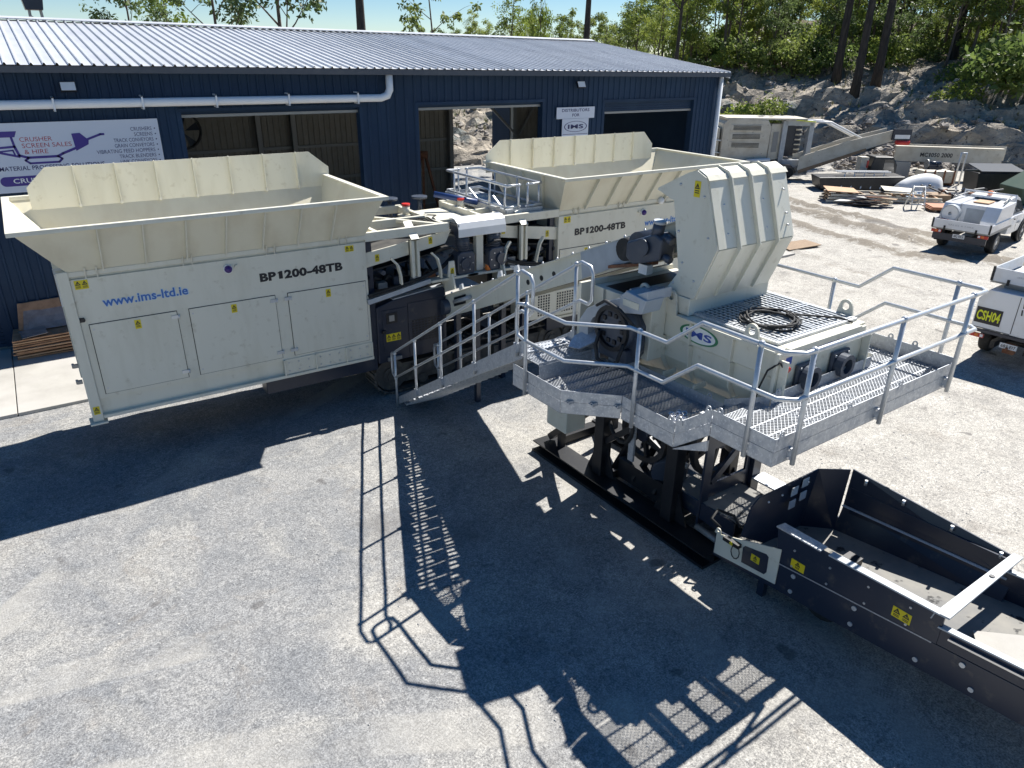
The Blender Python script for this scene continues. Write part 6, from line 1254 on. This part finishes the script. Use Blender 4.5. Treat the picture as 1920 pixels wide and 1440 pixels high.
# ================================================================== PARKED CRUSHER AND SCRAP ALONG THE BANK
CR = Frame((40.2, 29.2, 0), R(-34))
cr = thing('parked_crusher', 'dusty cream mobile crusher with raised side conveyor in front of the rock bank', 'machine', (40.2, 29.2, 0), R(-34))
def cb_(name, m, *b, bevel=0.02): return MB(CR).box(*b).build(name, m, cr, bevel)
eh = MB(CR).prism([(-4.2, 1.25), (-1.3, 1.25), (-1.25, 3.45), (-1.5, 3.85), (-3.9, 3.95), (-4.2, 3.6)], 'y', 0.0, 2.6).build('engine_house', 'cream_old', cr, bevel=0.03, fix=True)
for i, z in enumerate((3.15, 2.6, 2.05)):
    lv = MB(CR).box(-3.75, -1.75, -0.03, -0.002, z, z+0.40).build('louvre_panel', 'cream_old', eh)
    for j in range(4): MB(CR).box(-3.6, -1.9, -0.045, -0.031, z+0.06+j*0.08, z+0.10+j*0.08).build('louvre_slot', 'black', lv)
MB(CR).slab([(-1.25, 0.0, 1.3), (-0.45, 0.5, 1.3), (-0.45, 0.5, 3.6), (-1.25, 0.0, 3.6)], (0.0, 0.5, 0)).build('corner_cabinet', 'cream_old', cr, fix=True)
MB(CR).slab([(-1.05, 0.11, 1.8), (-0.65, 0.36, 1.8), (-0.65, 0.36, 3.1), (-1.05, 0.11, 3.1)], (0.005, -0.012, 0)).build('mesh_panel', 'shed_steel', cr, fix=True)
cb_('roof_panel', 'cream_old', -4.1, 0.9, 0.0, 2.4, 3.86, 3.98)
for x in (-0.3, 1.35): cb_('frame_post', 'grey_pale', x-0.15, x+0.15, 0.3, 0.7, 0.4, 3.8)
cb_('frame_head', 'grey_pale', -0.3, 1.4, 0.3, 0.7, 3.5, 3.85); cb_('frame_sill', 'grey_pale', -0.4, 1.5, 0.3, 0.9, 0.3, 1.3); MB(CR).slab([(0.2, -0.02, 3.85), (1.4, -0.02, 3.75), (1.4, 0.2, 3.75), (0.2, 0.2, 3.85)], (0, 0, 0.05)).build('green_stripe', 'hi_yellow', cr)
cb_('opening_shade_board', 'dark', -0.1, 1.15, 1.4, 1.5, 1.4, 3.4)  # dark board set behind the frame opening to stand for its shade
for i in range(6): cb_('ladder_rung', 'cream_old', 0.75, 1.15, 1.28, 1.36, 1.5+i*0.32, 1.6+i*0.32)
for s in (0.0, 1.3): MB(CR).tube([(0.9, 0.1+s, 3.8), (2.4, 0.1+s, 3.75), (4.4, -0.2+s, 2.75)], 0.07, 8).build('guard_rail', 'white', cr)
MB(CR).tube([(2.4, 0.1, 3.75), (2.4, 1.4, 3.75)], 0.07, 8).tube([(0.9, 0.1, 3.8), (0.9, 1.4, 3.8)], 0.07, 8).build('guard_rail', 'white', cr)
for s in (-0.4, 0.75): MB(CR).slab([(0.6, s, 0.7), (6.2, s, 2.7), (6.2, s, 3.4), (3.5, s, 2.65), (0.6, s, 1.6)], (0, 0.06, 0)).build('conveyor_side', 'cream_old', cr, fix=True)
MB(CR).slab([(0.6, -0.34, 0.75), (6.4, -0.34, 2.95), (6.4, 0.75, 2.95), (0.6, 0.75, 0.75)], (0, 0, 0.06)).build('conveyor_belt', 'belt', cr)
MB(CR).slab([(0.7, -0.42, 0.5), (4.6, -0.42, 2.0), (4.6, -0.42, 2.2), (0.7, -0.42, 0.75)], (0, 0.1, 0)).build('belt_skirt', 'wood', cr, fix=True)
hdm = MB(CR).cyl((6.4, -0.5, 3.0), (6.4, 0.85, 3.0), 0.28, n=16).build('head_drum', 'dark', cr); MB(CR).box(6.0, 7.1, -0.62, -0.45, 2.75, 3.45).build('head_guard', 'dark', hdm); MB(CR).box(6.1, 7.0, -0.68, -0.625, 2.85, 3.1).build('white_cover', 'white', hdm); MB(CR).cyl((6.2, -0.7, 2.62), (7.0, -0.7, 2.62), 0.14, n=10).build('red_motor', 'red', hdm)
for s in (-0.1, 1.9):
    tk = MB(CR).prism([(-4.0, 0.55), (-3.6, 0.1), (0.3, 0.1), (0.7, 0.55), (0.3, 1.0), (-3.6, 1.0)], 'y', s, s+0.5).build('crawler_track', 'track', cr, bevel=0.06, fix=True)
    for i in range(5): MB(CR).cyl((-3.4+i*0.9, s-0.02, 0.5), (-3.4+i*0.9, s, 0.5), 0.3, n=12).build('track_wheel', 'rubber', tk)
cb_('chassis', 'dark', -4.2, 0.6, 0.4, 2.2, 0.9, 1.25)
for z in (0.9, 1.7, 2.5): MB(CR).tube([(-4.2, 0.2, z), (-5.2, 0.4, z+0.1), (-5.2, 1.8, z+0.1)], 0.05, 7).build('access_rail', 'white', cr)
cr.scale = (1, 1, 0.92)
MB(CR).cyl((-2.6, -0.35, 1.25), (-1.2, -0.35, 1.35), 0.14, n=12).build('exhaust_tube', 'white', cr); cb_('hopper_box', 'cream_old', -6.0, -4.3, 0.3, 2.2, 1.4, 3.3); cb_('cross_walk', 'dark', -4.3, -1.2, -0.6, 0.0, 1.05, 1.2)

VR = R(-34)
def LF(x, y, rz=0.0): return Frame((x, y, 0), VR + rz)
def junk(name, label, cat, x, y, rz=0.0, group=None): 
    t = thing(name, label, cat, (x, y, 0), VR+rz, group); return t, LF(x, y, rz)
bt, bf = junk('steel_beam', 'long cream box beam lettered MC1050 resting on concrete blocks', 'beam', 49.2, 24.1, R(-10))
b_ = MB(bf).box(-3.1, 3.2, -0.25, -0.2, 1.12, 2.0).box(-3.1, 3.2, -0.2, 0.2, 1.14, 1.18).build('beam_web', 'cream_old', bt, fix=True); MB(bf).box(-2.9, 3.6, 0.5, 0.56, 1.25, 2.1).build('beam_web', 'cream_old', bt); MB(bf).box(-3.1, 3.2, -0.3, 0.1, 2.0, 2.04).build('beam_flange', 'cream_old', bt)
text('MC1050 2000', (-1.6, -0.251, 1.42), X_, Z_, 1.9, 0.26, 'ink', b_, bf, bold=0.03)
for i, (x, s) in enumerate(((-2.6, 0.55), (2.9, 0.5))):
    rootmesh('concrete_block', MB().box(-s, s, -0.5, 0.5, 0, 1.1), 'concrete', bf.m @ Vector((x, 0.2, 0)), ['concrete block under the left end of the lettered beam', 'concrete block under the right end of the lettered beam'][i], 'concrete block', rz=VR, bevel=0.04)
tt, tf = junk('rusty_tank', 'rust stained white tank frame below the lettered beam', 'tank', 47.0, 23.4)
MB(tf).box(-0.9, 0.9, -0.5, 0.6, 0.15, 0.85).build('tank_body', 'cream_old', tt, 0.04)
for x in (-0.9, -0.3, 0.3, 0.9): MB(tf).box(x-0.04, x+0.04, -0.56, -0.5, 0.1, 0.92).build('tank_rib', 'rust', tt)
for x in (-0.85, 0.85): MB(tf).box(x-0.08, x+0.08, -0.5, 0.6, 0, 0.15).build('skid', 'rust', tt)
MB(tf).tube([(1.2, -0.2, 0.0), (1.2, -0.2, 1.9), (1.5, -0.2, 1.9), (1.5, -0.2, 0.0)], 0.05).build('pipe_loop', 'galv_pipe', tt)
eg, ef_ = junk('scrap_engine', 'dark scrap engine perched on the rust stained tank', 'engine', 47.6, 23.8)
MB(ef_).box(-0.5, 0.3, -0.3, 0.3, 0.86, 1.1).cyl((-0.5, 0, 1.15), (0.3, 0, 1.15), 0.16, n=10).cyl((0.0, -0.3, 1.0), (0.1, -0.35, 1.3), 0.08, n=8).build('engine_block', 'dark', eg); MB(ef_).ring((-0.55, 0, 1.14), (1, 0, 0), 0.05, 0.28, 0.06, 14).build('flywheel', 'shed_steel', eg)
bk, kf = junk('black_tub', 'long black steel tub with pale frames lying on it', 'tub', 40.9, 24.6, R(-4))
MB(kf).prism([(-2.3, 0.1), (1.9, 0.1), (2.3, 0.9), (-2.5, 0.75)], 'y', -0.7, 0.9).build('tub_shell', 'black', bk, bevel=0.03, fix=True)
for i in range(5): MB(kf).beam((-1.2+i*0.55, -0.75, 0.2), (-0.9+i*0.55, -0.2, 1.05), 0.06, 0.05).build('frame_bar', 'white', bk)
for y in (-0.3, 0.1): MB(kf).beam((-1.4, y, 1.05), (1.6, y, 1.08), 0.12, 0.06).build('frame_bar', 'white', bk)
cb2, c2 = junk('dark_cab', 'dark operator cab standing behind the black tub', 'cab', 43.3, 24.9)
MB(c2).prism([(-0.7, 0.0), (0.8, 0.0), (0.8, 1.3), (0.5, 1.75), (-0.6, 1.75), (-0.75, 1.2)], 'y', -0.5, 0.7).build('cab_shell', 'black', cb2, bevel=0.04, fix=True); MB(c2).slab([(0.0, -0.515, 0.75), (0.72, -0.515, 0.75), (0.5, -0.515, 1.6), (0.0, -0.515, 1.6)], (0, 0.01, 0)).build('cab_window', 'glass', cb2, fix=True); MB(c2).box(-1.3, -0.85, -0.3, 0.3, 0.5, 1.7).build('side_panel', 'cream_old', cb2); MB(c2).box(-0.95, -0.84, -0.35, -0.31, 1.1, 1.5).build('red_tag', 'red', cb2)
def rack(x, y, rz, L, D, m1, m2, label, n=3, top='card_light'):
    t, f = junk('stacked_frames', label, 'steel frames', x, y, rz)
    for i in range(n):
        z = 0.05+i*0.16
        for s in (-D/2, D/2): MB(f).box(-L/2+0.1*i, L/2-0.07*i, s-0.05, s+0.05, z, z+0.12).build('side_rail', m1, t)
        for k in range(6): xx = -L/2+0.2+k*(L-0.4)/5; MB(f).box(xx-0.05, xx+0.05, -D/2+0.06, D/2-0.06, z+0.01, z+0.09).build('cross_bar', m2, t)
    MB(f).slab([(-L/2, -D/2, 0.6), (-L/2+1.6, -D/2-0.1, 0.55), (-L/2+1.7, D/2, 0.58), (-L/2+0.1, D/2, 0.66)], (0, 0, 0.04)).build('sheet', top, t)
rack(37.3, 22.4, R(-6), 3.4, 1.3, 'cream_old', 'wood', 'cream steel frames stacked flat with a tan sheet on top', 3)
rack(39.9, 20.9, R(-10), 3.0, 1.2, 'cream_old', 'card_light', 'second stack of cream frames in front of the white hull', 2, 'cream_old')
st, sf = junk('scrap_plates', 'rusty bent plates heaped on timber in front of the cream frames', 'scrap metal', 36.9, 21.3)
for i in range(9): r2 = random.Random(i+40); x, y, z, g = -1.2+2.4*r2.random(), -0.4+0.8*r2.random(), 0.06+0.05*i, r2.random()*3; MB(sf).slab([(x+0.9*math.cos(g), y+0.35*math.sin(g), z), (x+0.5*math.cos(g+1.5), y+0.3*math.sin(g+1.5), z+0.04), (x-0.9*math.cos(g), y-0.35*math.sin(g), z+0.03*(i % 3)), (x+0.5*math.cos(g-1.5), y+0.3*math.sin(g-1.5), z)], (0, 0, 0.025)).build('plate', ['rust', 'dark', 'wood', 'shed_steel'][i % 4], st)
hl, hf_ = junk('white_cowling', 'smooth white fibreglass cowling lying on its side', 'cowling', 42.6, 22.0, R(10))
rg_ = []
for i in range(9):
    t = i/8; w = 0.62*math.sin(math.pi*min(0.98, 0.16+0.62*t))**0.6; h = 1.15*math.sin(math.pi*(0.12+0.60*t))**0.7; x = -1.3+2.6*t
    rg_.append([(x, w*math.cos(R(a)), h*max(0.0, math.sin(R(a)))) for a in range(-10, 191, 20)])
MB(hf_).loft(rg_, smooth=True).build('cowling_shell', 'white', hl, fix=True)
for x in (-0.2, 0.3): MB(hf_).cyl((x, -0.66, 0.55), (x, -0.55, 0.6), 0.06, n=10).build('vent_hole', 'black', hl)
MB(hf_).slab([(-1.5, -0.9, 0.02), (0.2, -1.0, 0.02), (0.6, -0.75, 0.22), (-1.0, -0.7, 0.25)], (0, 0, 0.03)).build('blue_sheet', 'blue_edge', hl)
ld, lf_ = junk('step_ladder', 'small aluminium step stand beside the orange sheet', 'ladder', 38.0, 19.5)
for s in (-0.35, 0.35):
    MB(lf_).tube([(s, -0.35, 0.0), (s*0.8, 0.0, 1.15), (s, 0.45, 0.0)], 0.03).build('ladder_leg', 'galv_pipe', ld)
for i in range(3): MB(lf_).box(-0.32, 0.32, -0.33+i*0.11, -0.1+i*0.11, 0.28+i*0.3, 0.31+i*0.3).build('step', 'galv', ld)
MB(lf_).box(-0.3, 0.3, -0.1, 0.12, 1.12, 1.16).build('ladder_top', 'galv', ld)
op, of_ = junk('orange_sheets', 'orange formply sheets lying flat on bearers near the step stand', 'plywood', 38.9, 18.6, R(-8))
for i in range(3): MB(of_).box(-0.75+0.05*i, 0.75+0.06*i, -0.6, 0.55+0.04*i, 0.12+0.05*i, 0.165+0.05*i).build('ply_sheet', 'orange_ply', op)
for x in (-0.5, 0.5): MB(of_).box(x-0.05, x+0.05, -0.6, 0.6, 0.0, 0.12).build('bearer', 'wood', op)
ps, pf_ = junk('dark_scrap_heap', 'tangle of dark steel offcuts behind the parked ute', 'scrap metal', 42.8, 19.6)
for i in range(26): r2 = random.Random(i+80); x, y, z = -1.8+3.6*r2.random(), -0.8+1.6*r2.random(), 0.1+0.6*r2.random(); MB(pf_).beam((x, y, z), (x+1.2*(r2.random()-0.5), y+1.0*(r2.random()-0.5), z+0.5*(r2.random()-0.5)), 0.1, 0.06).build('offcut', ['dark', 'shed_steel', 'rust', 'black'][i % 4], ps)
for i in range(3): MB(pf_).box(-1.9+1.3*i, -0.9+1.3*i, -0.6, 0.6, 0.0, 0.35).build('crate', ['wood', 'dark', 'rust'][i], ps)
gbn, gf = junk('green_bin', 'dark green skip bin with white scroll emblem at the right edge', 'skip bin', 45.6, 17.0, R(4))
MB(gf).prism([(-1.5, 0.1), (1.8, 0.1), (2.0, 1.7), (-0.3, 1.75), (-1.7, 0.9)], 'y', -0.9, 0.9).build('bin_shell', 'green_bin', gbn, bevel=0.03, fix=True)
MB(gf).tube([(-0.6+0.3*math.cos(a*0.5)*(1+a*0.09), -0.91, 0.95+0.16*math.sin(a*0.5)*(1+a*0.05)) for a in range(14)], 0.035, 6).tube([(-0.3, -0.91, 0.6), (0.0, -0.91, 1.1), (0.3, -0.91, 1.2), (0.5, -0.91, 1.05)], 0.035, 6).build('scroll_emblem', 'white', gbn)
MB(gf).beam((-0.3, -0.92, 1.72), (2.0, -0.92, 1.68), 0.08, 0.1).build('bin_rim', 'green_bin', gbn)
bb, bf2 = junk('black_bin', 'black lidded bin beside the green skip', 'skip bin', 46.6, 19.9)
MB(bf2).prism([(-1.2, 0.0), (1.0, 0.0), (1.25, 1.25), (-1.35, 1.25)], 'y', -0.7, 0.7).build('bin_shell', 'black', bb, bevel=0.03, fix=True); MB(bf2).slab([(-1.2, -0.75, 1.3), (1.3, -0.75, 1.3), (1.3, 0.75, 1.55), (-1.2, 0.75, 1.55)], (0, 0, 0.05)).build('bin_lid', 'dark', bb)
for i, (x, y) in enumerate(((25.8, 17.7),)):
    rootmesh('ply_offcut', MB().slab([(-1.0, -0.5, 0), (0.9, -0.62, 0), (1.1, 0.3, 0), (-0.6, 0.5, 0)], (0, 0, 0.03)), 'wood', (x, y, 0.06), 'weathered board lying flat on the ground behind the tall hood', 'board')

# ================================================================== CARDBOARD BY THE SHED WALL
cdn = thing('cardboard_stack', 'flattened brown cartons stacked against the shed beside the left machine', 'cardboard', (-0.4, 20.5, 0.08))
for i in range(9):
    r2 = random.Random(i+5); a = 0.06*(r2.random()-0.5); z = 0.085+i*0.055; F_ = Frame((-0.42+0.1*(r2.random()-0.5), 20.45+0.1*(r2.random()-0.5), z), a)
    MB(F_).slab([(-0.62, -0.42, 0), (0.75, -0.45, 0.02*(i % 3)), (0.75, 0.5, 0.015), (-0.58, 0.5, 0.02)], (0, 0, 0.035)).build('carton', ['card', 'card_light', 'card'][i % 3], cdn)
MB(Frame((-0.42, 20.4, 0.6), 0.2)).slab([(-0.45, -0.3, 0), (0.1, -0.35, 0.04), (0.15, 0.2, 0.06), (-0.4, 0.25, 0.02)], (0, 0, 0.01)).build('paper_label', 'plastic_wrap', cdn)
cdl = thing('leaning_cartons', 'plastic wrapped cartons leaning on the navy wall above the flat stack', 'cardboard', (-0.3, 20.95, 0.08))
for i in range(4): MB().slab([(-0.85+0.1*i, 20.75-0.06*i, 0.60), (0.75, 20.70-0.06*i, 0.62), (0.8, 21.05-0.06*i, 1.22-0.12*i), (-0.75+0.1*i, 21.05-0.06*i, 1.18-0.12*i)], (0, 0.03, 0.01)).build('carton', ['card', 'plastic_wrap', 'plastic_wrap', 'plastic_wrap'][i], cdl)

# crane mast beyond the shed
cn = thing('crane_mast', 'distant lattice crane mast with dark cab rising above the shed roof at left', 'crane', (4.3, 80, 0))
for sx in (-0.6, 0.6):
    for sy in (-0.6, 0.6): MB().beam((4.3+sx*1.3, 80+sy, 0), (4.3+sx*0.7, 80+sy*0.7, 10.0), 0.14, 0.14).build('mast_leg', 'shed_steel', cn)
for i in range(12):
    k = 1.3-0.6*i/14; s = 1 if i % 2 else -1
    MB().beam((4.3+s*0.6*k, 79.4, i*0.8), (4.3-s*0.6*k, 79.5, i*0.8+0.8), 0.08, 0.08).beam((4.3-0.6*k, 79.4, i*0.8), (4.3+0.6*k, 79.4, i*0.8), 0.08, 0.08).build('lattice', 'shed_steel', cn)
MB().prism([(3.6, 9.95), (4.9, 9.95), (5.1, 11.3), (3.4, 11.2)], 'y', 79.3, 80.7).build('crane_cab', 'dark', cn, bevel=0.05, fix=True); MB().beam((4.3, 80, 11.3), (12, 80, 14), 0.5, 0.5).build('jib', 'shed_steel', cn)
# ================================================================== TREES AND SHRUBS
def leaf_cloud(mb, r2, c, rad, n, size, droop=0.6):
    for _ in range(n):
        while True:
            p = Vector((r2.uniform(-1, 1), r2.uniform(-1, 1), r2.uniform(-1, 1)))
            if p.length < 1: break
        p = c + Vector((p.x*rad, p.y*rad, p.z*rad*0.75))
        d = Vector((r2.gauss(0, 1), r2.gauss(0, 1), r2.gauss(0, 0.7)-droop)).normalized(); s = d.cross(Vector((r2.gauss(0, 1), r2.gauss(0, 1), r2.gauss(0, 1)))).normalized()
        L = size*(0.6+0.9*r2.random()); w = L*(0.18+0.14*r2.random()); m = p + d*L*0.5
        mb.add([p, m - s*w, p + d*L, m + s*w], [(0, 1, 2, 3)])
def gum(seed, h, bole, spread, n_limb, clumps, leaves, size, trunk_r, lean=0.03, clump_r=0.75):
    """(trunk mesh, crown mesh) of one gum tree: slim bole, forking limbs, leaf clumps at the twig ends"""
    r2 = random.Random(seed); tk = MB(); cr_ = MB(); P = []; n = 9; lx, ly = r2.gauss(0, lean), r2.gauss(0, lean)
    for i in range(n+1):
        t = i/n; P.append(Vector((lx*h*t + 0.12*math.sin(3*t+seed), ly*h*t + 0.10*math.sin(4*t+seed*2), h*t*0.93)))
    tk.tube(P, [trunk_r*(1.25 if i == 0 else 1)*(1-0.82*i/n) + 0.012 for i in range(n+1)], 8)
    tips = []
    for k in range(n_limb):
        t = bole + (1-bole)*(k+0.3+0.5*r2.random())/n_limb; i = min(n-1, int(t*n)); f = t*n-i; base = P[i].lerp(P[i+1], min(1, f))
        a = k*2.4 + r2.random(); L = spread*(1.15-0.75*(t-bole)/(1-bole+1e-6))*(0.7+0.5*r2.random()); up = 0.55+0.5*r2.random()
        d = Vector((math.cos(a), math.sin(a), up)).normalized(); m1 = base + d*L*0.5 + Vector((0, 0, 0.05*L)); e = base + d*L + Vector((r2.gauss(0, 0.15), r2.gauss(0, 0.15), 0.15*L))
        r0 = trunk_r*(1-0.82*t)*0.55+0.012; tk.tube([base, m1, e], [r0, r0*0.65, r0*0.3], 6); tips += [e, m1.lerp(e, 0.6)]
        for j in range(3):
            b2 = m1.lerp(e, r2.random()); d2 = (d + Vector((r2.gauss(0, 0.7), r2.gauss(0, 0.7), r2.gauss(0.15, 0.45)))).normalized(); e2 = b2 + d2*L*(0.3+0.35*r2.random())
            tk.tube([b2, b2.lerp(e2, 0.5)+Vector((0, 0, 0.06)), e2], [r0*0.4, r0*0.28, 0.008], 5); tips.append(e2)
    tips.append(P[-1])
    for k in range(clumps):
        c = tips[k % len(tips)] + Vector((r2.gauss(0, 0.28), r2.gauss(0, 0.28), r2.gauss(0, 0.22)))*spread*0.28
        leaf_cloud(cr_, r2, c, clump_r*(0.55+0.8*r2.random()), leaves, size)
    return tk, cr_
def shrub_m(seed, h, r, n, size):
    r2 = random.Random(seed); tk = MB(); cr_ = MB()
    for k in range(7):
        a = k*0.9 + r2.random(); e = Vector((math.cos(a)*r*0.7*r2.random(), math.sin(a)*r*0.7*r2.random(), h*(0.5+0.45*r2.random()))); tk.tube([Vector((0, 0, -0.15)), e*0.5+Vector((0.05, 0, 0.1)), e], [0.035, 0.025, 0.01], 5)
    for k in range(n):
        a = r2.random()*6.283; q = r*r2.random()**0.6; z = h*(0.15+0.75*r2.random()*(1-0.45*q/r)); leaf_cloud(cr_, r2, Vector((math.cos(a)*q, math.sin(a)*q, z)), 0.28+0.25*r2.random(), 18, size, 0.1)
    return tk, cr_
PROTO = {}
def proto(key, pair, bark, leaf):
    PROTO[key] = (pair[0].mesh(key+'_trunk', bark), pair[1].mesh(key+'_crown', leaf))
proto('gum_a', gum(1, 13, 0.30, 3.0, 13, 96, 30, 0.30, 0.16), 'bark', 'leaf')
proto('gum_b', gum(2, 15, 0.40, 2.6, 12, 90, 30, 0.30, 0.17), 'bark', 'leaf_lt')
proto('gum_c', gum(3, 11, 0.18, 2.8, 14, 105, 30, 0.28, 0.13), 'bark', 'leaf_dk')
proto('gum_d', gum(4, 9, 0.12, 2.2, 12, 90, 30, 0.27, 0.10), 'bark', 'leaf_lt')
proto('sparse_a', gum(5, 14, 0.30, 3.4, 9, 52, 34, 0.30, 0.14, clump_r=0.6), 'bark', 'leaf_dk')
proto('sparse_b', gum(6, 13, 0.35, 2.8, 8, 44, 34, 0.30, 0.12, clump_r=0.55), 'bark', 'leaf')
proto('tall_dark', gum(7, 24, 0.62, 3.6, 9, 70, 44, 0.32, 0.36, 0.015), 'bark_dark', 'leaf_dk')
proto('shrub_a', shrub_m(8, 1.7, 1.4, 46, 0.24), 'bark', 'leaf_lt'); proto('shrub_b', shrub_m(9, 2.6, 1.5, 60, 0.25), 'bark', 'leaf'); proto('shrub_c', shrub_m(10, 1.2, 1.1, 32, 0.22), 'bark', 'leaf_dk')
def plant(key, name, label, cat, p, s=1.0, rz=0.0, group=None, sz=None):
    t = bpy.data.objects.new(name, None); COL.objects.link(t); t.location = p; t.rotation_euler = (0, 0, rz); t.scale = (s, s, sz or s); tag(t, label, cat, group)
    for me, nm in zip(PROTO[key], ('trunk', 'crown') if cat == 'tree' else ('stems', 'foliage')):
        o = bpy.data.objects.new(nm, me); COL.objects.link(o); o.parent = t
    return t
r3 = random.Random(21)
LOOK = {'gum_a': 'mid green slim gum', 'gum_b': 'yellow green tall gum', 'gum_c': 'deep green bushy gum', 'gum_d': 'bright green young gum', 'sparse_b': 'spindly thin leaved gum', 'shrub_a': 'low yellow green shrub', 'shrub_b': 'rounded mid green shrub', 'shrub_c': 'small deep green shrub'}
def where(b, d, f, m):
    part = 'above the shed corner' if b > 42 else 'above the parked crusher' if b > 36 else 'by the three charred trunks' if b > 30 else 'above the lettered beam' if b > 25 else 'above the skip bins'
    return ('at the front edge' if d < f else 'midway back' if d < m else 'far back') + ' in the wood ' + part
def at_bearing(b, d):
    i = bank_index(b); return bank_at(i, d)
def polar(b, dist, z=None):
    x, y = dist*math.cos(R(b)), dist*math.sin(R(b))
    # height of the slope here
    i = min(range(0, len(BL)), key=lambda k: (BL[k]-Vector((x, y, 0))).length_squared); d = (Vector((x, y, 0))-BL[i]).dot(NRM[i])
    h = bank_h(max(0, d), x, y) if d > 0 else 0.0
    return Vector((x, y, h-0.15 if z is None else z))
# trees showing above the shed roof, each one its own
for key, b, dist, s, lab in (('gum_c', 81.6, 58, 0.86, 'dense bushy tree top above the left part of the shed roof'), ('gum_d', 79.6, 62, 0.98, 'low rounded tree top beside the dense one above the shed roof'),
        ('sparse_a', 76.4, 52, 0.92, 'thin forked tree with spare foliage above the roof left of centre'), ('sparse_a', 72.4, 50, 1.12, 'wide open crowned gum above the roof just left of the thick trunk'),
        ('sparse_b', 61.8, 55, 0.86, 'slender multi stemmed gum above the middle of the roof')):
    plant(key, 'gum_tree', lab, 'tree', polar(b, dist), s, b*1.7)
plant('gum_d', 'gum_tree', 'small lone tree top on the skyline right of the middle', 'tree', polar(54.3, 70), 0.5, 1.0, sz=1.3)
plant('tall_dark', 'gum_tree', 'thick dark trunk rising behind the roof left of centre', 'tree', polar(67.0, 48), 1.0, 0.4)
plant('tall_dark', 'gum_tree', 'straight dark trunk at the right end of the roof ridge', 'tree', polar(50.9, 52), 0.85, 2.0)
# big charred trunks in front of the wood
for b, dist, s, lab in ((33.6, 72, 1.05, 'leftmost of the three thick charred trunks above the rock bank'), (32.5, 69, 1.0, 'middle one of the three thick charred trunks above the rock bank'), (31.3, 71, 1.0, 'rightmost of the three thick charred trunks above the rock bank'), (44.5, 62, 0.6, 'thin dark trunk standing at the left edge of the wood'), (27.0, 80, 0.95, 'dark trunk deep in the wood at upper right')):
    plant('tall_dark', 'gum_tree', lab, 'tree', polar(b, dist), s, r3.random()*6, sz=s)
# the wood on the slope
for k in range(190):
    b = 20.5 + 28.5*((k*0.6180339) % 1.0); d = 15 + 52*(r3.random()**1.2)
    q = at_bearing(b, d)
    key = r3.choice(('gum_a', 'gum_b', 'gum_c', 'gum_d', 'gum_a', 'gum_b')); s = 0.5+0.33*r3.random()
    if b > 43: key = r3.choice(('sparse_b', 'gum_d', 'gum_b')); s *= 0.8
    plant(key, 'gum_tree', LOOK[key] + ' ' + where(b, d, 24, 42), 'tree', q - Vector((0, 0, 0.2)), s, r3.random()*6.28, 'gums in the wood above the bank')
for k in range(150):
    b = 20.5 + 28*((k*0.7548776) % 1.0); d = 12.5 + 34*(r3.random()**1.3)
    if 34 < b < 41 and d < 8: d += 3
    q = at_bearing(b, d); key = r3.choice(('shrub_a', 'shrub_b', 'shrub_c', 'shrub_b'))
    plant(key, 'understorey_shrub', LOOK[key] + ' ' + where(b, d, 18, 30), 'shrub', q - Vector((0, 0, 0.1)), 0.8+0.7*r3.random(), r3.random()*6.28, 'undergrowth shrubs on the bank')
for b, d, s, key, lab in ((38.9, 2.2, 1.35, 'shrub_a', 'spreading yellow green bush behind the parked crusher'), (37.2, 2.6, 1.1, 'shrub_b', 'upright bush to the right of the spreading one behind the crusher'), (41.8, 2.5, 1.0, 'shrub_b', 'green bush beside the right corner of the shed'), (24.6, 8.0, 2.0, 'shrub_b', 'large bushy sapling leaning over the bank at upper right'), (22.6, 7.0, 2.2, 'shrub_b', 'broad dense bush at the right edge above the bank'), (26.8, 6.5, 1.1, 'shrub_a', 'low bright bush midway up the rock slope')):
    plant(key, 'bank_bush', lab, 'shrub', at_bearing(b, d) - Vector((0, 0, 0.1)), s, b)
